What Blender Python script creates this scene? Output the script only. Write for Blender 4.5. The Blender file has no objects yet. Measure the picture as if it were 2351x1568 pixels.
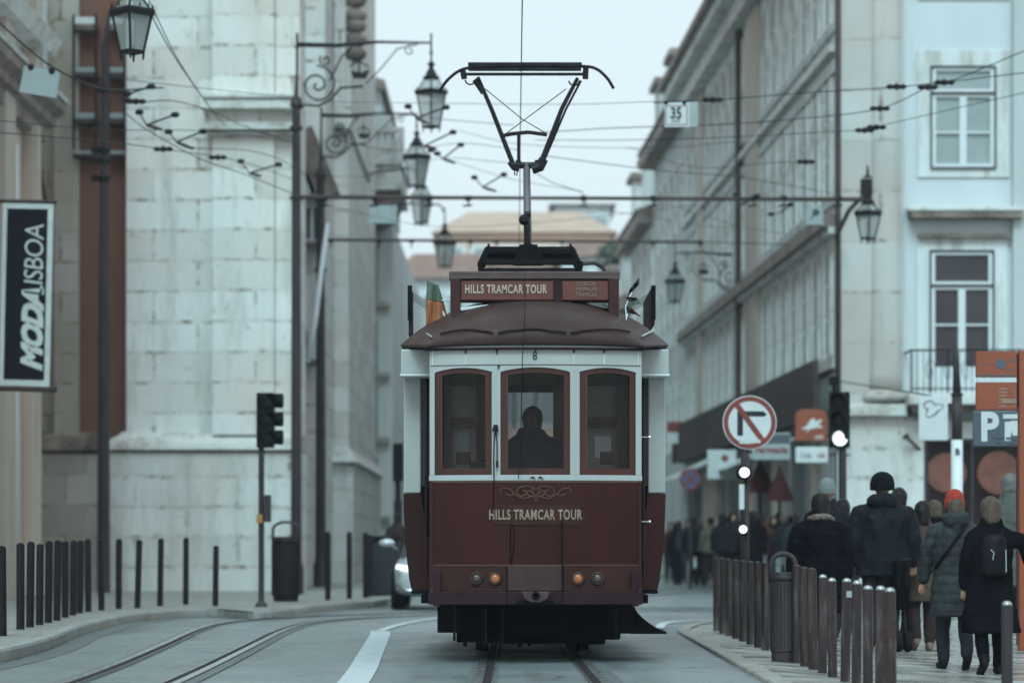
import bpy, bmesh, math, random
from mathutils import Vector, Matrix, noise
random.seed(7)
S = bpy.context.scene
COL = S.collection
# ------------------------------------------------------------------ camera, world, sun, exposure
F, CX, HY, CH = 6300.0, 1175.5, 1262.0, 1.0        # focal length and horizon measured on the photograph, camera height 1 m
cam_d = bpy.data.cameras.new('camera'); cam = bpy.data.objects.new('camera', cam_d); COL.objects.link(cam)
cam.location = (0, 0, CH); cam.rotation_euler = (math.radians(90), 0, 0)
cam_d.sensor_width = 36; cam_d.lens = F/2351*36; cam_d.shift_y = (HY-784)/2351
cam_d.clip_start = .5; cam_d.clip_end = 3000
cam_d.dof.use_dof = True; cam_d.dof.focus_distance = 24.6; cam_d.dof.aperture_fstop = 1.5
S.camera = cam
SUN_EL, SUN_AZ = math.radians(46), math.radians(188)
world = bpy.data.worlds.new('World'); S.world = world; world.use_nodes = True
wn = world.node_tree; wn.nodes.clear()
sky = wn.nodes.new('ShaderNodeTexSky'); sky.sky_type = 'NISHITA'; sky.sun_disc = False
sky.sun_elevation = SUN_EL; sky.sun_rotation = SUN_AZ; sky.air_density = 1.0; sky.dust_density = 3.0
cloudmix = wn.nodes.new('ShaderNodeMixRGB'); cloudmix.inputs[0].default_value = .86      # overcast: the blue sky mostly behind an even cloud layer
cloudmix.inputs[2].default_value = (6.1, 7.2, 7.6, 1)
wbg = wn.nodes.new('ShaderNodeBackground'); wbg.inputs[1].default_value = .1
wo = wn.nodes.new('ShaderNodeOutputWorld')
wn.links.new(sky.outputs[0], cloudmix.inputs[1]); wn.links.new(cloudmix.outputs[0], wbg.inputs[0]); wn.links.new(wbg.outputs[0], wo.inputs[0])
sun_d = bpy.data.lights.new('sun', 'SUN'); sun = bpy.data.objects.new('sun', sun_d); COL.objects.link(sun)
sun_d.energy = 1.5; sun_d.angle = math.radians(25); sun_d.color = (.56, .93, 1)
# light comes from behind the camera, a little from the left, high up
sdir = Vector((math.sin(SUN_AZ)*math.cos(SUN_EL), math.cos(SUN_AZ)*math.cos(SUN_EL), math.sin(SUN_EL)))
sun.rotation_euler = sdir.to_track_quat('Z', 'Y').to_euler(); sun.location = (-10, -10, 40)
S.view_settings.view_transform = 'Standard'; S.view_settings.look = 'None'
S.view_settings.exposure = 0.52; S.view_settings.gamma = 1
S.render.engine = 'CYCLES'
S.cycles.max_bounces = 6; S.cycles.diffuse_bounces = 3; S.cycles.glossy_bounces = 3; S.cycles.transparent_max_bounces = 12
S.cycles.use_denoising = True; S.cycles.caustics_reflective = False; S.cycles.caustics_refractive = False

def PX(px, Y): return (px-CX)*Y/F
def PZ(py, Y): return CH-(py-HY)*Y/F
def P(px, py, Y): return Vector((PX(px, Y), Y, PZ(py, Y)))
def G(x, y):                                       # the street falls away gently towards the right-hand pavement
    f = 1.0 if y < 44 else max(0.0, (56-y)/12)
    return -.05*min(max(x-1.5, 0), 3.2)*f

# ------------------------------------------------------------------ objects
def tag(o, label=None, cat=None, group=None, kind=None):
    if label: o['label'] = label
    if cat: o['category'] = cat
    if group: o['group'] = group
    if kind: o['kind'] = kind
    return o
def thing(name, label, cat, loc=(0, 0, 0), group=None):
    o = bpy.data.objects.new(name, None); COL.objects.link(o); o.location = loc; o.empty_display_size = .2
    return tag(o, label, cat, group)
def origin(o):
    v = Vector((0, 0, 0))
    while o is not None:
        v += o.location; o = o.parent
    return v
def link_mesh(name, me, mat, parent=None, smooth=False, bevel=0):
    o = bpy.data.objects.new(name, me); COL.objects.link(o)
    if mat is not None:
        for m in (mat if isinstance(mat, (list, tuple)) else [mat]): me.materials.append(m)
    if parent is not None:
        me.transform(Matrix.Translation(-origin(parent))); o.parent = parent
    if smooth:
        me.polygons.foreach_set('use_smooth', [True]*len(me.polygons))
    if bevel:
        b = o.modifiers.new('bevel', 'BEVEL'); b.width = bevel; b.segments = 2; b.limit_method = 'ANGLE'; b.angle_limit = .7
    return o
def copy_tree(o, parent=None):
    c = o.copy(); COL.objects.link(c); c.parent = parent
    for ch in list(o.children): copy_tree(ch, c)
    return c

class MB:
    def __init__(s): s.v = []; s.f = []; s.m = []; s.mi = 0
    def add(s, vs, fs):
        n = len(s.v); s.v += [tuple(v) for v in vs]; s.f += [tuple(i+n for i in f) for f in fs]; s.m += [s.mi]*len(fs); return s
    def box(s, x0, x1, y0, y1, z0, z1, rz=0, c=None):
        x0, x1 = sorted((x0, x1)); y0, y1 = sorted((y0, y1)); z0, z1 = sorted((z0, z1))
        vs = [(x, y, z) for z in (z0, z1) for y in (y0, y1) for x in (x0, x1)]
        if rz:
            c = c or ((x0+x1)/2, (y0+y1)/2); ca, sa = math.cos(rz), math.sin(rz)
            vs = [(c[0]+(x-c[0])*ca-(y-c[1])*sa, c[1]+(x-c[0])*sa+(y-c[1])*ca, z) for x, y, z in vs]
        return s.add(vs, [(0, 2, 3, 1), (4, 5, 7, 6), (0, 1, 5, 4), (2, 6, 7, 3), (0, 4, 6, 2), (1, 3, 7, 5)])
    def prism(s, poly, axis, a, b):                # polygon in the two other axes, extruded from a to b along axis
        n = len(poly)
        def mk(p, t): return {'x': (t, p[0], p[1]), 'y': (p[0], t, p[1]), 'z': (p[0], p[1], t)}[axis]
        vs = [mk(p, a) for p in poly]+[mk(p, b) for p in poly]
        fs = [tuple(range(n-1, -1, -1)), tuple(range(n, 2*n))]+[(i, (i+1) % n, n+(i+1) % n, n+i) for i in range(n)]
        return s.add(vs, fs)
    def rings(s, rs, close=True, cap=True):        # loft of equal rings
        n = len(rs[0]); base = len(s.v); vs = [p for r in rs for p in r]; fs = []
        for k in range(len(rs)-1):
            for i in range(n if close else n-1):
                j = (i+1) % n; fs.append((k*n+i, k*n+j, (k+1)*n+j, (k+1)*n+i))
        if cap: fs.append(tuple(range(n-1, -1, -1))); fs.append(tuple((len(rs)-1)*n+i for i in range(n)))
        return s.add(vs, fs)
    def tube(s, pts, r, n=8, closed=False):
        pts = [Vector(p) for p in pts]; rs = []; up = None
        R = r if isinstance(r, (list, tuple)) else [r]*len(pts)
        for i, p in enumerate(pts):
            a = pts[i-1] if i or closed else p; b = pts[(i+1) % len(pts)] if (i < len(pts)-1 or closed) else p
            t = (b-a)
            if t.length < 1e-9: t = Vector((0, 0, 1))
            t.normalize()
            if up is None:
                up = Vector((0, 0, 1)) if abs(t.z) < .9 else Vector((1, 0, 0))
            u = (up-t*up.dot(t)); u.normalize(); up = u; w = t.cross(u)
            rs.append([p+(u*math.cos(k*2*math.pi/n)+w*math.sin(k*2*math.pi/n))*R[i] for k in range(n)])
        if closed: rs.append(rs[0]); return s.rings(rs, cap=False)
        return s.rings(rs)
    def cyl(s, p0, p1, r0, r1=None, n=12): return s.tube([p0, p1], [r0, r0 if r1 is None else r1], n)
    def lathe(s, prof, c, n=16, axis='z', sx=1, sy=1, rot=0):
        rs = []
        for r, h in prof:
            ring = []
            for k in range(n):
                a = k*2*math.pi/n+rot; x, y = math.cos(a)*r*sx, math.sin(a)*r*sy
                ring.append({'z': (c[0]+x, c[1]+y, c[2]+h), 'y': (c[0]+x, c[1]+h, c[2]+y), 'x': (c[0]+h, c[1]+x, c[2]+y)}[axis])
            rs.append(ring)
        return s.rings(rs)
    def ball(s, c, r, n=10, sx=1, sy=1, sz=1):
        m = max(4, n//2+1)
        return s.lathe([(max(1e-4, r*math.sin(math.pi*i/m)), -r*sz*math.cos(math.pi*i/m)) for i in range(m+1)], c, n, sx=sx, sy=sy)
    def grid(s, rows):
        n = len(rows[0]); s.add([p for r in rows for p in r], [(k*n+i, k*n+i+1, (k+1)*n+i+1, (k+1)*n+i) for k in range(len(rows)-1) for i in range(n-1)]); return s
    def build(s, name, mat, parent=None, smooth=False, bevel=0, fix=True):
        me = bpy.data.meshes.new(name); me.from_pydata(s.v, [], s.f); me.update()
        if fix:
            bm = bmesh.new(); bm.from_mesh(me); bmesh.ops.recalc_face_normals(bm, faces=bm.faces); bm.to_mesh(me); bm.free()
        o = link_mesh(name, me, mat, parent, smooth, bevel)
        if any(s.m): me.polygons.foreach_set('material_index', s.m)
        return o
def smooth_by_angle(o, ang=.7):
    me = o.data; bm = bmesh.new(); bm.from_mesh(me)
    for f in bm.faces: f.smooth = True
    for e in bm.edges:
        if len(e.link_faces) == 2 and e.calc_face_angle(0) > ang: e.smooth = False
    bm.to_mesh(me); bm.free(); return o

def text_mesh(name, body, mat, parent, loc, size, wscale=1, hscale=1, offset=0, shear=0, spacing=1, rot=(math.pi/2, 0, 0), align='CENTER', extrude=.004, line=1.0, roll=0):
    cu = bpy.data.curves.new(name, 'FONT'); cu.body = body; cu.size = size; cu.offset = offset; cu.shear = shear
    cu.space_character = spacing; cu.space_line = line; cu.align_x = align; cu.align_y = 'CENTER'; cu.extrude = extrude; cu.resolution_u = 3
    t = bpy.data.objects.new(name+'_tmp', cu); COL.objects.link(t)
    dg = bpy.context.evaluated_depsgraph_get(); me = bpy.data.meshes.new_from_object(t.evaluated_get(dg))
    bpy.data.objects.remove(t); bpy.data.curves.remove(cu)
    M = Matrix.Translation(Vector(loc)) @ Matrix.Rotation(rot[2], 4, 'Z') @ Matrix.Rotation(rot[1], 4, 'Y') @ Matrix.Rotation(rot[0], 4, 'X') @ Matrix.Rotation(roll, 4, 'Z') @ Matrix.Diagonal((wscale, hscale, 1, 1))
    me.transform(M); me.materials.clear(); me.name = name
    return link_mesh(name, me, mat, parent)

# ------------------------------------------------------------------ materials
MATS = {}
def new_mat(name):
    m = bpy.data.materials.new(name); m.use_nodes = True; nt = m.node_tree; b = nt.nodes['Principled BSDF']; MATS[name] = m
    return m, nt, b
def N(nt, t, **kw):
    n = nt.nodes.new(t)
    for k, v in kw.items(): setattr(n, k, v)
    return n
def mixc(nt, fac, a, b, mode='MIX'):
    n = N(nt, 'ShaderNodeMixRGB', blend_type=mode)
    for i, v in ((0, fac), (1, a), (2, b)):
        if isinstance(v, (int, float)): n.inputs[i].default_value = v
        elif isinstance(v, (tuple, list)): n.inputs[i].default_value = (*v[:3], 1)
        else: nt.links.new(v, n.inputs[i])
    return n.outputs[0]
def ramp(nt, src, a, b, c0=(0, 0, 0), c1=(1, 1, 1)):
    r = N(nt, 'ShaderNodeValToRGB'); r.color_ramp.elements[0].position = a; r.color_ramp.elements[1].position = b
    r.color_ramp.elements[0].color = (*c0, 1); r.color_ramp.elements[1].color = (*c1, 1); nt.links.new(src, r.inputs[0]); return r.outputs[0]
def nz(nt, vec, scale, detail=4, rough=.55, dist=0):
    n = N(nt, 'ShaderNodeTexNoise'); n.inputs['Scale'].default_value = scale; n.inputs['Detail'].default_value = detail
    n.inputs['Roughness'].default_value = rough; n.inputs['Distortion'].default_value = dist; nt.links.new(vec, n.inputs['Vector']); return n.outputs['Fac']
def coords(nt, scale=(1, 1, 1)):
    t = N(nt, 'ShaderNodeTexCoord'); mp = N(nt, 'ShaderNodeMapping'); mp.inputs['Scale'].default_value = scale
    nt.links.new(t.outputs['Object'], mp.inputs['Vector']); return mp.outputs[0]
def M(name, col, rough=.6, metal=0, var=.12, scale=5, bump=0, bscale=None, dirt=None, dirt_amt=.5, dscale=1.3, streak=False, spec=.5, emit=None, estr=0, coat=0):
    if max(col) < .1 and metal < .5: spec *= .25 if max(col) < .03 else .4
    m, nt, b = new_mat(name)
    v = coords(nt, (1, 1, .18) if streak else (1, 1, 1)); f = nz(nt, v, scale)
    lo = tuple(c*(1-var) for c in col); hi = tuple(min(1, c*(1+var)) for c in col)
    c = mixc(nt, ramp(nt, f, .3, .7), lo, hi)
    if dirt:
        g = nz(nt, v, dscale, 7, .7); c = mixc(nt, ramp(nt, g, .62-.25*dirt_amt, .80-.2*dirt_amt), c, dirt)
    nt.links.new(c, b.inputs['Base Color'])
    rr = mixc(nt, ramp(nt, nz(nt, v, scale*1.7), .3, .7), (max(0, rough-.08),)*3, (min(1, rough+.08),)*3); nt.links.new(rr, b.inputs['Roughness'])
    b.inputs['Metallic'].default_value = metal; b.inputs['Specular IOR Level'].default_value = spec
    if coat: b.inputs['Coat Weight'].default_value = coat; b.inputs['Coat Roughness'].default_value = .15
    if bump:
        bp = N(nt, 'ShaderNodeBump'); bp.inputs['Strength'].default_value = bump; bp.inputs['Distance'].default_value = .02
        nt.links.new(nz(nt, v, bscale or scale*4, 6), bp.inputs['Height']); nt.links.new(bp.outputs[0], b.inputs['Normal'])
    if emit: b.inputs['Emission Color'].default_value = (*emit, 1); b.inputs['Emission Strength'].default_value = estr
    return m
def ashlar(name, c1, c2, row=.65, width=1.5, mortar=.012, mcol=(.30, .27, .24), dirt=(.20, .14, .09), dirt_amt=.35, rough=.85, smooth_=.3, vstreak=True):
    m, nt, b = new_mat(name)
    t = N(nt, 'ShaderNodeNewGeometry'); sp = N(nt, 'ShaderNodeSeparateXYZ'); nt.links.new(t.outputs['Position'], sp.inputs[0])
    ad = N(nt, 'ShaderNodeMath', operation='ADD'); nt.links.new(sp.outputs[0], ad.inputs[0]); nt.links.new(sp.outputs[1], ad.inputs[1])
    cb = N(nt, 'ShaderNodeCombineXYZ'); nt.links.new(ad.outputs[0], cb.inputs[0]); nt.links.new(sp.outputs[2], cb.inputs[1])
    br = N(nt, 'ShaderNodeTexBrick'); nt.links.new(cb.outputs[0], br.inputs['Vector'])
    br.inputs['Scale'].default_value = 1; br.inputs['Brick Width'].default_value = width; br.inputs['Row Height'].default_value = row
    br.inputs['Mortar Size'].default_value = mortar; br.inputs['Mortar Smooth'].default_value = smooth_; br.inputs['Bias'].default_value = -.1
    br.inputs['Color1'].default_value = (*c1, 1); br.inputs['Color2'].default_value = (*c2, 1); br.inputs['Mortar'].default_value = (*mcol, 1)
    pos = t.outputs['Position']
    # joints fade in and out along the wall
    jn = ramp(nt, nz(nt, pos, 1.6, 6, .65), .44, .66)
    plain = mixc(nt, .5, c1, c2)
    inv = N(nt, 'ShaderNodeMath', operation='SUBTRACT'); inv.inputs[0].default_value = 1; nt.links.new(br.outputs['Fac'], inv.inputs[1])
    mortarless = mixc(nt, br.outputs['Fac'], br.outputs['Color'], plain)
    c = mixc(nt, jn, mortarless, br.outputs['Color'])
    c = mixc(nt, .55, c, ramp(nt, nz(nt, pos, 1.1, 8, .65), .25, .75, (.80, .77, .73), (1.0, 1.0, 1.0)), 'MULTIPLY')
    mp = N(nt, 'ShaderNodeMapping'); mp.inputs['Scale'].default_value = (1.6, 1.6, .22); nt.links.new(pos, mp.inputs[0])
    wp = ramp(nt, nz(nt, pos, .45, 3, .5), .48, .60); c = mixc(nt, wp, c, mixc(nt, .5, c, (1.0, .90, .82), 'MULTIPLY'))
    jd = N(nt, 'ShaderNodeMath', operation='MULTIPLY'); nt.links.new(ramp(nt, nz(nt, pos, 2.2, 8, .75), .50, .62), jd.inputs[0])
    b2 = N(nt, 'ShaderNodeTexBrick'); nt.links.new(cb.outputs[0], b2.inputs['Vector']); b2.inputs['Scale'].default_value = 1; b2.inputs['Brick Width'].default_value = width; b2.inputs['Row Height'].default_value = row; b2.inputs['Mortar Size'].default_value = mortar*6; b2.inputs['Mortar Smooth'].default_value = 1
    nt.links.new(b2.outputs['Fac'], jd.inputs[1]); c = mixc(nt, jd.outputs[0], c, dirt)
    st = ramp(nt, nz(nt, mp.outputs[0], 1.3, 8, .7), .60-.1*dirt_amt, .82-.1*dirt_amt)
    if vstreak: c = mixc(nt, st, c, tuple(.5*a+.5*d for a, d in zip(c1, dirt)))
    sp2 = ramp(nt, nz(nt, pos, 3.4, 9, .75), .66-.06*dirt_amt, .74)
    c = mixc(nt, sp2, c, dirt)
    nt.links.new(c, b.inputs['Base Color']); b.inputs['Roughness'].default_value = rough
    hh = mixc(nt, .35, inv.outputs[0], nz(nt, pos, 9, 8, .7)); bp = N(nt, 'ShaderNodeBump'); bp.inputs['Strength'].default_value = .5; bp.inputs['Distance'].default_value = .02
    nt.links.new(hh, bp.inputs['Height']); nt.links.new(bp.outputs[0], b.inputs['Normal'])
    return m
def ground_mat(name, kind):
    m, nt, b = new_mat(name); t = N(nt, 'ShaderNodeNewGeometry'); pos = t.outputs['Position']
    if kind == 'asphalt':
        c = mixc(nt, ramp(nt, nz(nt, pos, .7, 8, .65), .3, .7), (.12, .15, .155), (.185, .225, .23))
        c = mixc(nt, ramp(nt, nz(nt, pos, 120, 3, .7), .35, .75), c, (.28, .29, .29)); c = mixc(nt, ramp(nt, nz(nt, pos, 2.3, 6, .7), .62, .72), c, (.09, .095, .10))
        mp = N(nt, 'ShaderNodeMapping'); mp.inputs['Scale'].default_value = (1.6, .12, 1); nt.links.new(pos, mp.inputs[0])
        c = mixc(nt, ramp(nt, nz(nt, mp.outputs[0], 1.1, 5, .6), .52, .75), c, (.11, .12, .125))
        ro = ramp(nt, nz(nt, pos, .9, 6), .35, .7, (.27,)*3, (.52,)*3); h = nz(nt, pos, 140, 4, .8); bs, bd = .35, .01
        vo = N(nt, 'ShaderNodeTexVoronoi'); vo.feature = 'DISTANCE_TO_EDGE'; vo.inputs['Scale'].default_value = .55; wv = N(nt, 'ShaderNodeVectorMath', operation='ADD'); nt.links.new(pos, wv.inputs[0]); nn = N(nt, 'ShaderNodeTexNoise'); nn.inputs['Scale'].default_value = 1.4; nn.inputs['Detail'].default_value = 6; nt.links.new(pos, nn.inputs['Vector']); nt.links.new(nn.outputs['Color'], wv.inputs[1]); nt.links.new(wv.outputs[0], vo.inputs['Vector'])
        ck = N(nt, 'ShaderNodeMath', operation='MULTIPLY'); nt.links.new(ramp(nt, vo.outputs[0], .006, .02, (1, 1, 1), (0, 0, 0)), ck.inputs[0]); nt.links.new(ramp(nt, nz(nt, pos, .5, 3), .45, .6), ck.inputs[1]); c = mixc(nt, ck.outputs[0], c, (.055, .06, .06))
        vp = N(nt, 'ShaderNodeTexVoronoi'); vp.distance = 'CHEBYCHEV'; vp.inputs['Scale'].default_value = .28; nt.links.new(pos, vp.inputs['Vector']); c = mixc(nt, .35, c, ramp(nt, vp.outputs['Color'], .2, .8, (.55, .58, .6), (1, 1, 1)), 'MULTIPLY')
    elif kind == 'cobble':
        vo = N(nt, 'ShaderNodeTexVoronoi'); vo.feature = 'DISTANCE_TO_EDGE'; vo.inputs['Scale'].default_value = 9; nt.links.new(pos, vo.inputs['Vector'])
        vc = N(nt, 'ShaderNodeTexVoronoi'); vc.inputs['Scale'].default_value = 9; nt.links.new(pos, vc.inputs['Vector'])
        c = mixc(nt, .25, (.33, .33, .31), vc.outputs['Color'], 'SOFT_LIGHT'); c = mixc(nt, ramp(nt, vo.outputs[0], 0, .09), (.14, .13, .12), c)
        c = mixc(nt, ramp(nt, nz(nt, pos, .8, 7), .4, .75), c, (.22, .21, .19)); ro = ramp(nt, nz(nt, pos, 1, 5), .3, .7, (.4,)*3, (.7,)*3); h = ramp(nt, vo.outputs[0], 0, .12); bs, bd = .5, .012
    else:
        vo = N(nt, 'ShaderNodeTexVoronoi'); vo.feature = 'DISTANCE_TO_EDGE'; vo.inputs['Scale'].default_value = 7; nt.links.new(pos, vo.inputs['Vector'])
        c = mixc(nt, ramp(nt, nz(nt, pos, 1.2, 8, .7), .38, .62), (.42, .42, .40), (.25, .22, .20)); c = mixc(nt, ramp(nt, vo.outputs[0], 0, .06), (.17, .16, .15), c)
        c = mixc(nt, ramp(nt, nz(nt, pos, .55, 6, .6), .55, .68), c, (.16, .125, .11))
        ro = ramp(nt, nz(nt, pos, 1.3, 5), .40, .60, (.14,)*3, (.5,)*3); h = ramp(nt, vo.outputs[0], 0, .1); bs, bd = .25, .01
    nt.links.new(c, b.inputs['Base Color']); nt.links.new(ro, b.inputs['Roughness'])
    bp = N(nt, 'ShaderNodeBump'); bp.inputs['Strength'].default_value = bs; bp.inputs['Distance'].default_value = bd; nt.links.new(h, bp.inputs['Height']); nt.links.new(bp.outputs[0], b.inputs['Normal'])
    return m
def glass_mat(name, tint=(.75, .8, .82), gloss=.12, rough=.03, milk=0):
    m, nt, b = new_mat(name); nt.nodes.remove(b); o = nt.nodes['Material Output']
    tr = N(nt, 'ShaderNodeBsdfTransparent'); tr.inputs[0].default_value = (*tint, 1); gl = N(nt, 'ShaderNodeBsdfGlossy'); gl.inputs['Roughness'].default_value = rough
    if milk:
        df = N(nt, 'ShaderNodeBsdfDiffuse'); df.inputs[0].default_value = (.55, .60, .58, 1); m0 = N(nt, 'ShaderNodeMixShader'); m0.inputs[0].default_value = milk; nt.links.new(tr.outputs[0], m0.inputs[1]); nt.links.new(df.outputs[0], m0.inputs[2]); tr = m0
    lw = N(nt, 'ShaderNodeLayerWeight'); lw.inputs[0].default_value = .25; ad = N(nt, 'ShaderNodeMath', operation='ADD'); ad.inputs[1].default_value = gloss*.5; nt.links.new(lw.outputs['Fresnel'], ad.inputs[0])
    mu = N(nt, 'ShaderNodeMath', operation='MULTIPLY'); mu.inputs[1].default_value = .9; nt.links.new(ad.outputs[0], mu.inputs[0])
    mx = N(nt, 'ShaderNodeMixShader'); nt.links.new(mu.outputs[0], mx.inputs[0]); nt.links.new(tr.outputs[0], mx.inputs[1]); nt.links.new(gl.outputs[0], mx.inputs[2]); nt.links.new(mx.outputs[0], o.inputs[0])
    return m

m_asphalt = ground_mat('asphalt', 'asphalt'); m_cobble = ground_mat('cobble', 'cobble'); m_wetstone = ground_mat('wet_paving', 'wet')
m_kerb = ashlar('kerb_stone', (.34, .35, .34), (.27, .27, .26), row=3, width=.9, mortar=.02, dirt_amt=.6)
m_stone = ashlar('church_stone', (.84, .86, .86), (.68, .66, .63), row=.655, width=1.9, dirt_amt=.95)
m_stone2 = ashlar('plinth_stone', (.76, .78, .78), (.67, .68, .67), row=.64, width=2.2, mortar=.016, dirt_amt=1.25)
m_stonedark = ashlar('weathered_stone', (.50, .47, .43), (.38, .35, .31), row=.655, width=.9, dirt_amt=1.0)
m_moulding = M('moulding_stone', (.66, .66, .64), .8, var=.1, scale=2, dirt=(.30, .24, .18), dirt_amt=.5, dscale=1.5, bump=.2)
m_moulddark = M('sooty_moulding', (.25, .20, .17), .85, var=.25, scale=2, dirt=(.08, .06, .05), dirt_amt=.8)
m_brownwall = M('brown_render', (.21, .095, .070), .9, var=.12, scale=.8, dirt=(.07, .04, .035), dirt_amt=.3, streak=True)
m_beige = M('beige_render', (.56, .47, .39), .85, var=.1, scale=1.2, dirt=(.30, .24, .19), dirt_amt=.4, streak=True, bump=.1)
m_white = M('white_render', (.61, .66, .68), .85, var=.05, scale=1.0, dirt=(.42, .40, .37), dirt_amt=.05, streak=True)
m_facade = M('pale_facade', (.70, .735, .73), .85, var=.10, scale=.6, dirt=(.34, .31, .27), dirt_amt=.4, streak=True)
m_facade2 = M('grey_facade', (.50, .53, .53), .85, var=.12, scale=.5, dirt=(.28, .26, .23), dirt_amt=.4, streak=True)
m_facadewarm = M('warm_facade', (.48, .41, .36), .85, var=.10, scale=.6, dirt=(.34, .27, .22), dirt_amt=.4, streak=True)
m_cornerstone = ashlar('corner_stone', (.58, .58, .57), (.50, .48, .46), row=1.1, width=2.6, mortar=.01, dirt_amt=.5)
m_tile = M('roof_tile', (.27, .16, .125), .9, var=.25, scale=4, dirt=(.10, .07, .06), dirt_amt=.5)
m_eave = M('stained_eave', (.27, .215, .19), .9, var=.25, scale=1.5, dirt=(.12, .09, .07), dirt_amt=.5)
m_iron = M('dark_iron', (.022, .018, .022), .5, .3, var=.25, scale=8)
m_pole = M('painted_pole', (.050, .040, .045), .55, .2, var=.25, scale=4, streak=True, dirt=(.09, .07, .06), dirt_amt=.3)
m_rust = M('rusty_steel', (.075, .052, .05), .7, .2, var=.3, scale=9)
m_wire = M('wire_dark', (.03, .026, .028), .6, .2)
m_bollardL = M('bollard_paint', (.020, .014, .017), .5, .2, var=.25, scale=9)
m_bollardR = M('worn_bollard_paint', (.052, .037, .037), .38, .35, var=.35, scale=7, dirt=(.20, .16, .15), dirt_amt=.45, dscale=9, streak=True)
m_chrome = M('bare_metal', (.5, .5, .5), .3, .9)
m_rail = M('rail_steel', (.6, .62, .63), .3, .95, var=.2, scale=6)
m_groove = M('rail_groove', (.028, .024, .026), .8)
m_railbed = M('rail_bed', (.11, .125, .13), .6, var=.2, scale=3)
m_paint = M('road_paint', (.50, .54, .56), .6, var=.1, scale=6, dirt=(.30, .33, .34), dirt_amt=.35, dscale=5)
m_glassdark = M('dark_window_glass', (.06, .05, .055), .12, var=.3, scale=.8, spec=.6)
m_glasspale = M('curtained_glass', (.30, .35, .35), .25, var=.08, scale=1.5, spec=.6)
m_winwhite = M('white_window_frame', (.68, .72, .74), .5, var=.04)
m_winbrown = M('brown_window_frame', (.05, .035, .04), .5)
m_glass = glass_mat('clear_glass', (.74, .72, .72), .0); m_lampglass = glass_mat('lamp_glass', (.9, .92, .91), .02, .25, .35)
m_tramred = M('tram_red_paint', (.036, .0036, .0034), .33, var=.42, scale=1.5, streak=True, spec=.6, bump=.35, bscale=2.5)  # strong colour streaks imitate soft vertical reflections on the red
m_trambelt = M('tram_lower_panel', (.040, .012, .010), .55, var=.2, scale=3, streak=False)
m_tramplate = M('tram_grey_plate', (.060, .034, .029), .6, var=.2, scale=3)
m_tramdark = M('tram_underframe', (.005, .004, .006), .8, var=.3, scale=6)
m_trambumper = M('tram_bumper', (.028, .012, .017), .55, var=.25, scale=4)
m_cream = M('tram_cream_paint', (.40, .42, .41), .42, var=.06, scale=3, dirt=(.36, .36, .34), dirt_amt=.15, streak=True)
m_wood = M('varnished_wood', (.062, .020, .014), .4, var=.25, scale=6, streak=True, coat=.2)
m_wooddark = M('interior_wood', (.085, .042, .036), .5, var=.25, scale=5, streak=True)
m_roof = M('tram_roof_brown', (.052, .028, .025), .5, var=.25, scale=3, dirt=(.07, .045, .045), dirt_amt=.3)
m_signboard = M('sign_board_brown', (.050, .015, .015), .55, var=.15, scale=4)
m_signface = M('sign_face_red', (.12, .028, .020), .6, var=.1, scale=5)
m_letter = M('sign_letter_cream', (.40, .33, .27), .5, var=.12, scale=14)
m_letterdim = M('sign_letter_faded', (.27, .19, .14), .55, var=.2, scale=20)
m_gold = M('painted_scroll', (.12, .05, .032), .5, var=.2, scale=12)
m_black = M('matte_black', (.006, .005, .007), .6)
m_signwhite = M('sign_white', (.60, .64, .65), .5, var=.05); m_signgrey = M('sign_back_grey', (.33, .38, .39), .5, var=.06)
m_signred = M('sign_red', (.21, .035, .028), .45, var=.1); m_orange = M('sign_orange', (.27, .062, .026), .5, var=.08)
m_signblue = M('sign_slate', (.075, .095, .12), .5, var=.08); m_bluecirc = M('sign_blue', (.09, .09, .20), .5)
m_signletter = M('sign_dark_letter', (.03, .03, .035), .5); m_paper = M('paper', (.55, .58, .56), .7)
m_banner = M('banner_black', (.010, .008, .016), .6); m_bannertext = M('banner_white', (.62, .68, .68), .6)
m_lens_on = M('lit_lens', (1, 1, 1), .4, emit=(.82, .95, 1), estr=1.05); m_lens_off = M('unlit_lens', (.015, .013, .016), .2)
m_amber = M('amber_lens', (.34, .11, .04), .25, var=.3, scale=40, emit=(.8, .26, .10), estr=.10); m_lensgrey = M('grey_lens', (.10, .06, .055), .25, var=.3, scale=30)
m_rubber = M('rubber', (.010, .009, .011), .8); m_car = M('car_silver_paint', (.52, .57, .60), .25, .2, var=.03, coat=.6); m_carglass = M('car_glass', (.02, .024, .03), .06, spec=.8)
m_wooddoor = M('dark_shop_interior', (.022, .012, .012), .5, var=.4, scale=2); m_terracotta = M('terracotta_disc', (.19, .065, .045), .7, var=.3, scale=3)
m_peach = M('peach_render', (.66, .48, .39), .9, var=.08, scale=.3); m_awning = M('awning_cloth', (.48, .50, .49), .8, var=.1); m_parasol = M('parasol_cloth', (.055, .012, .015), .8)
m_shop = M('shopfront_timber', (.12, .085, .07), .6, var=.35, scale=1.1); m_shoplit = M('lit_shop_window', (.35, .33, .28), .5, var=.5, scale=1.4, emit=(.9, .8, .62), estr=.25)
m_leaf = M('leaf', (.075, .10, .075), .7, var=.4, scale=.8); m_bark = M('bark', (.08, .06, .05), .9, var=.2)
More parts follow.
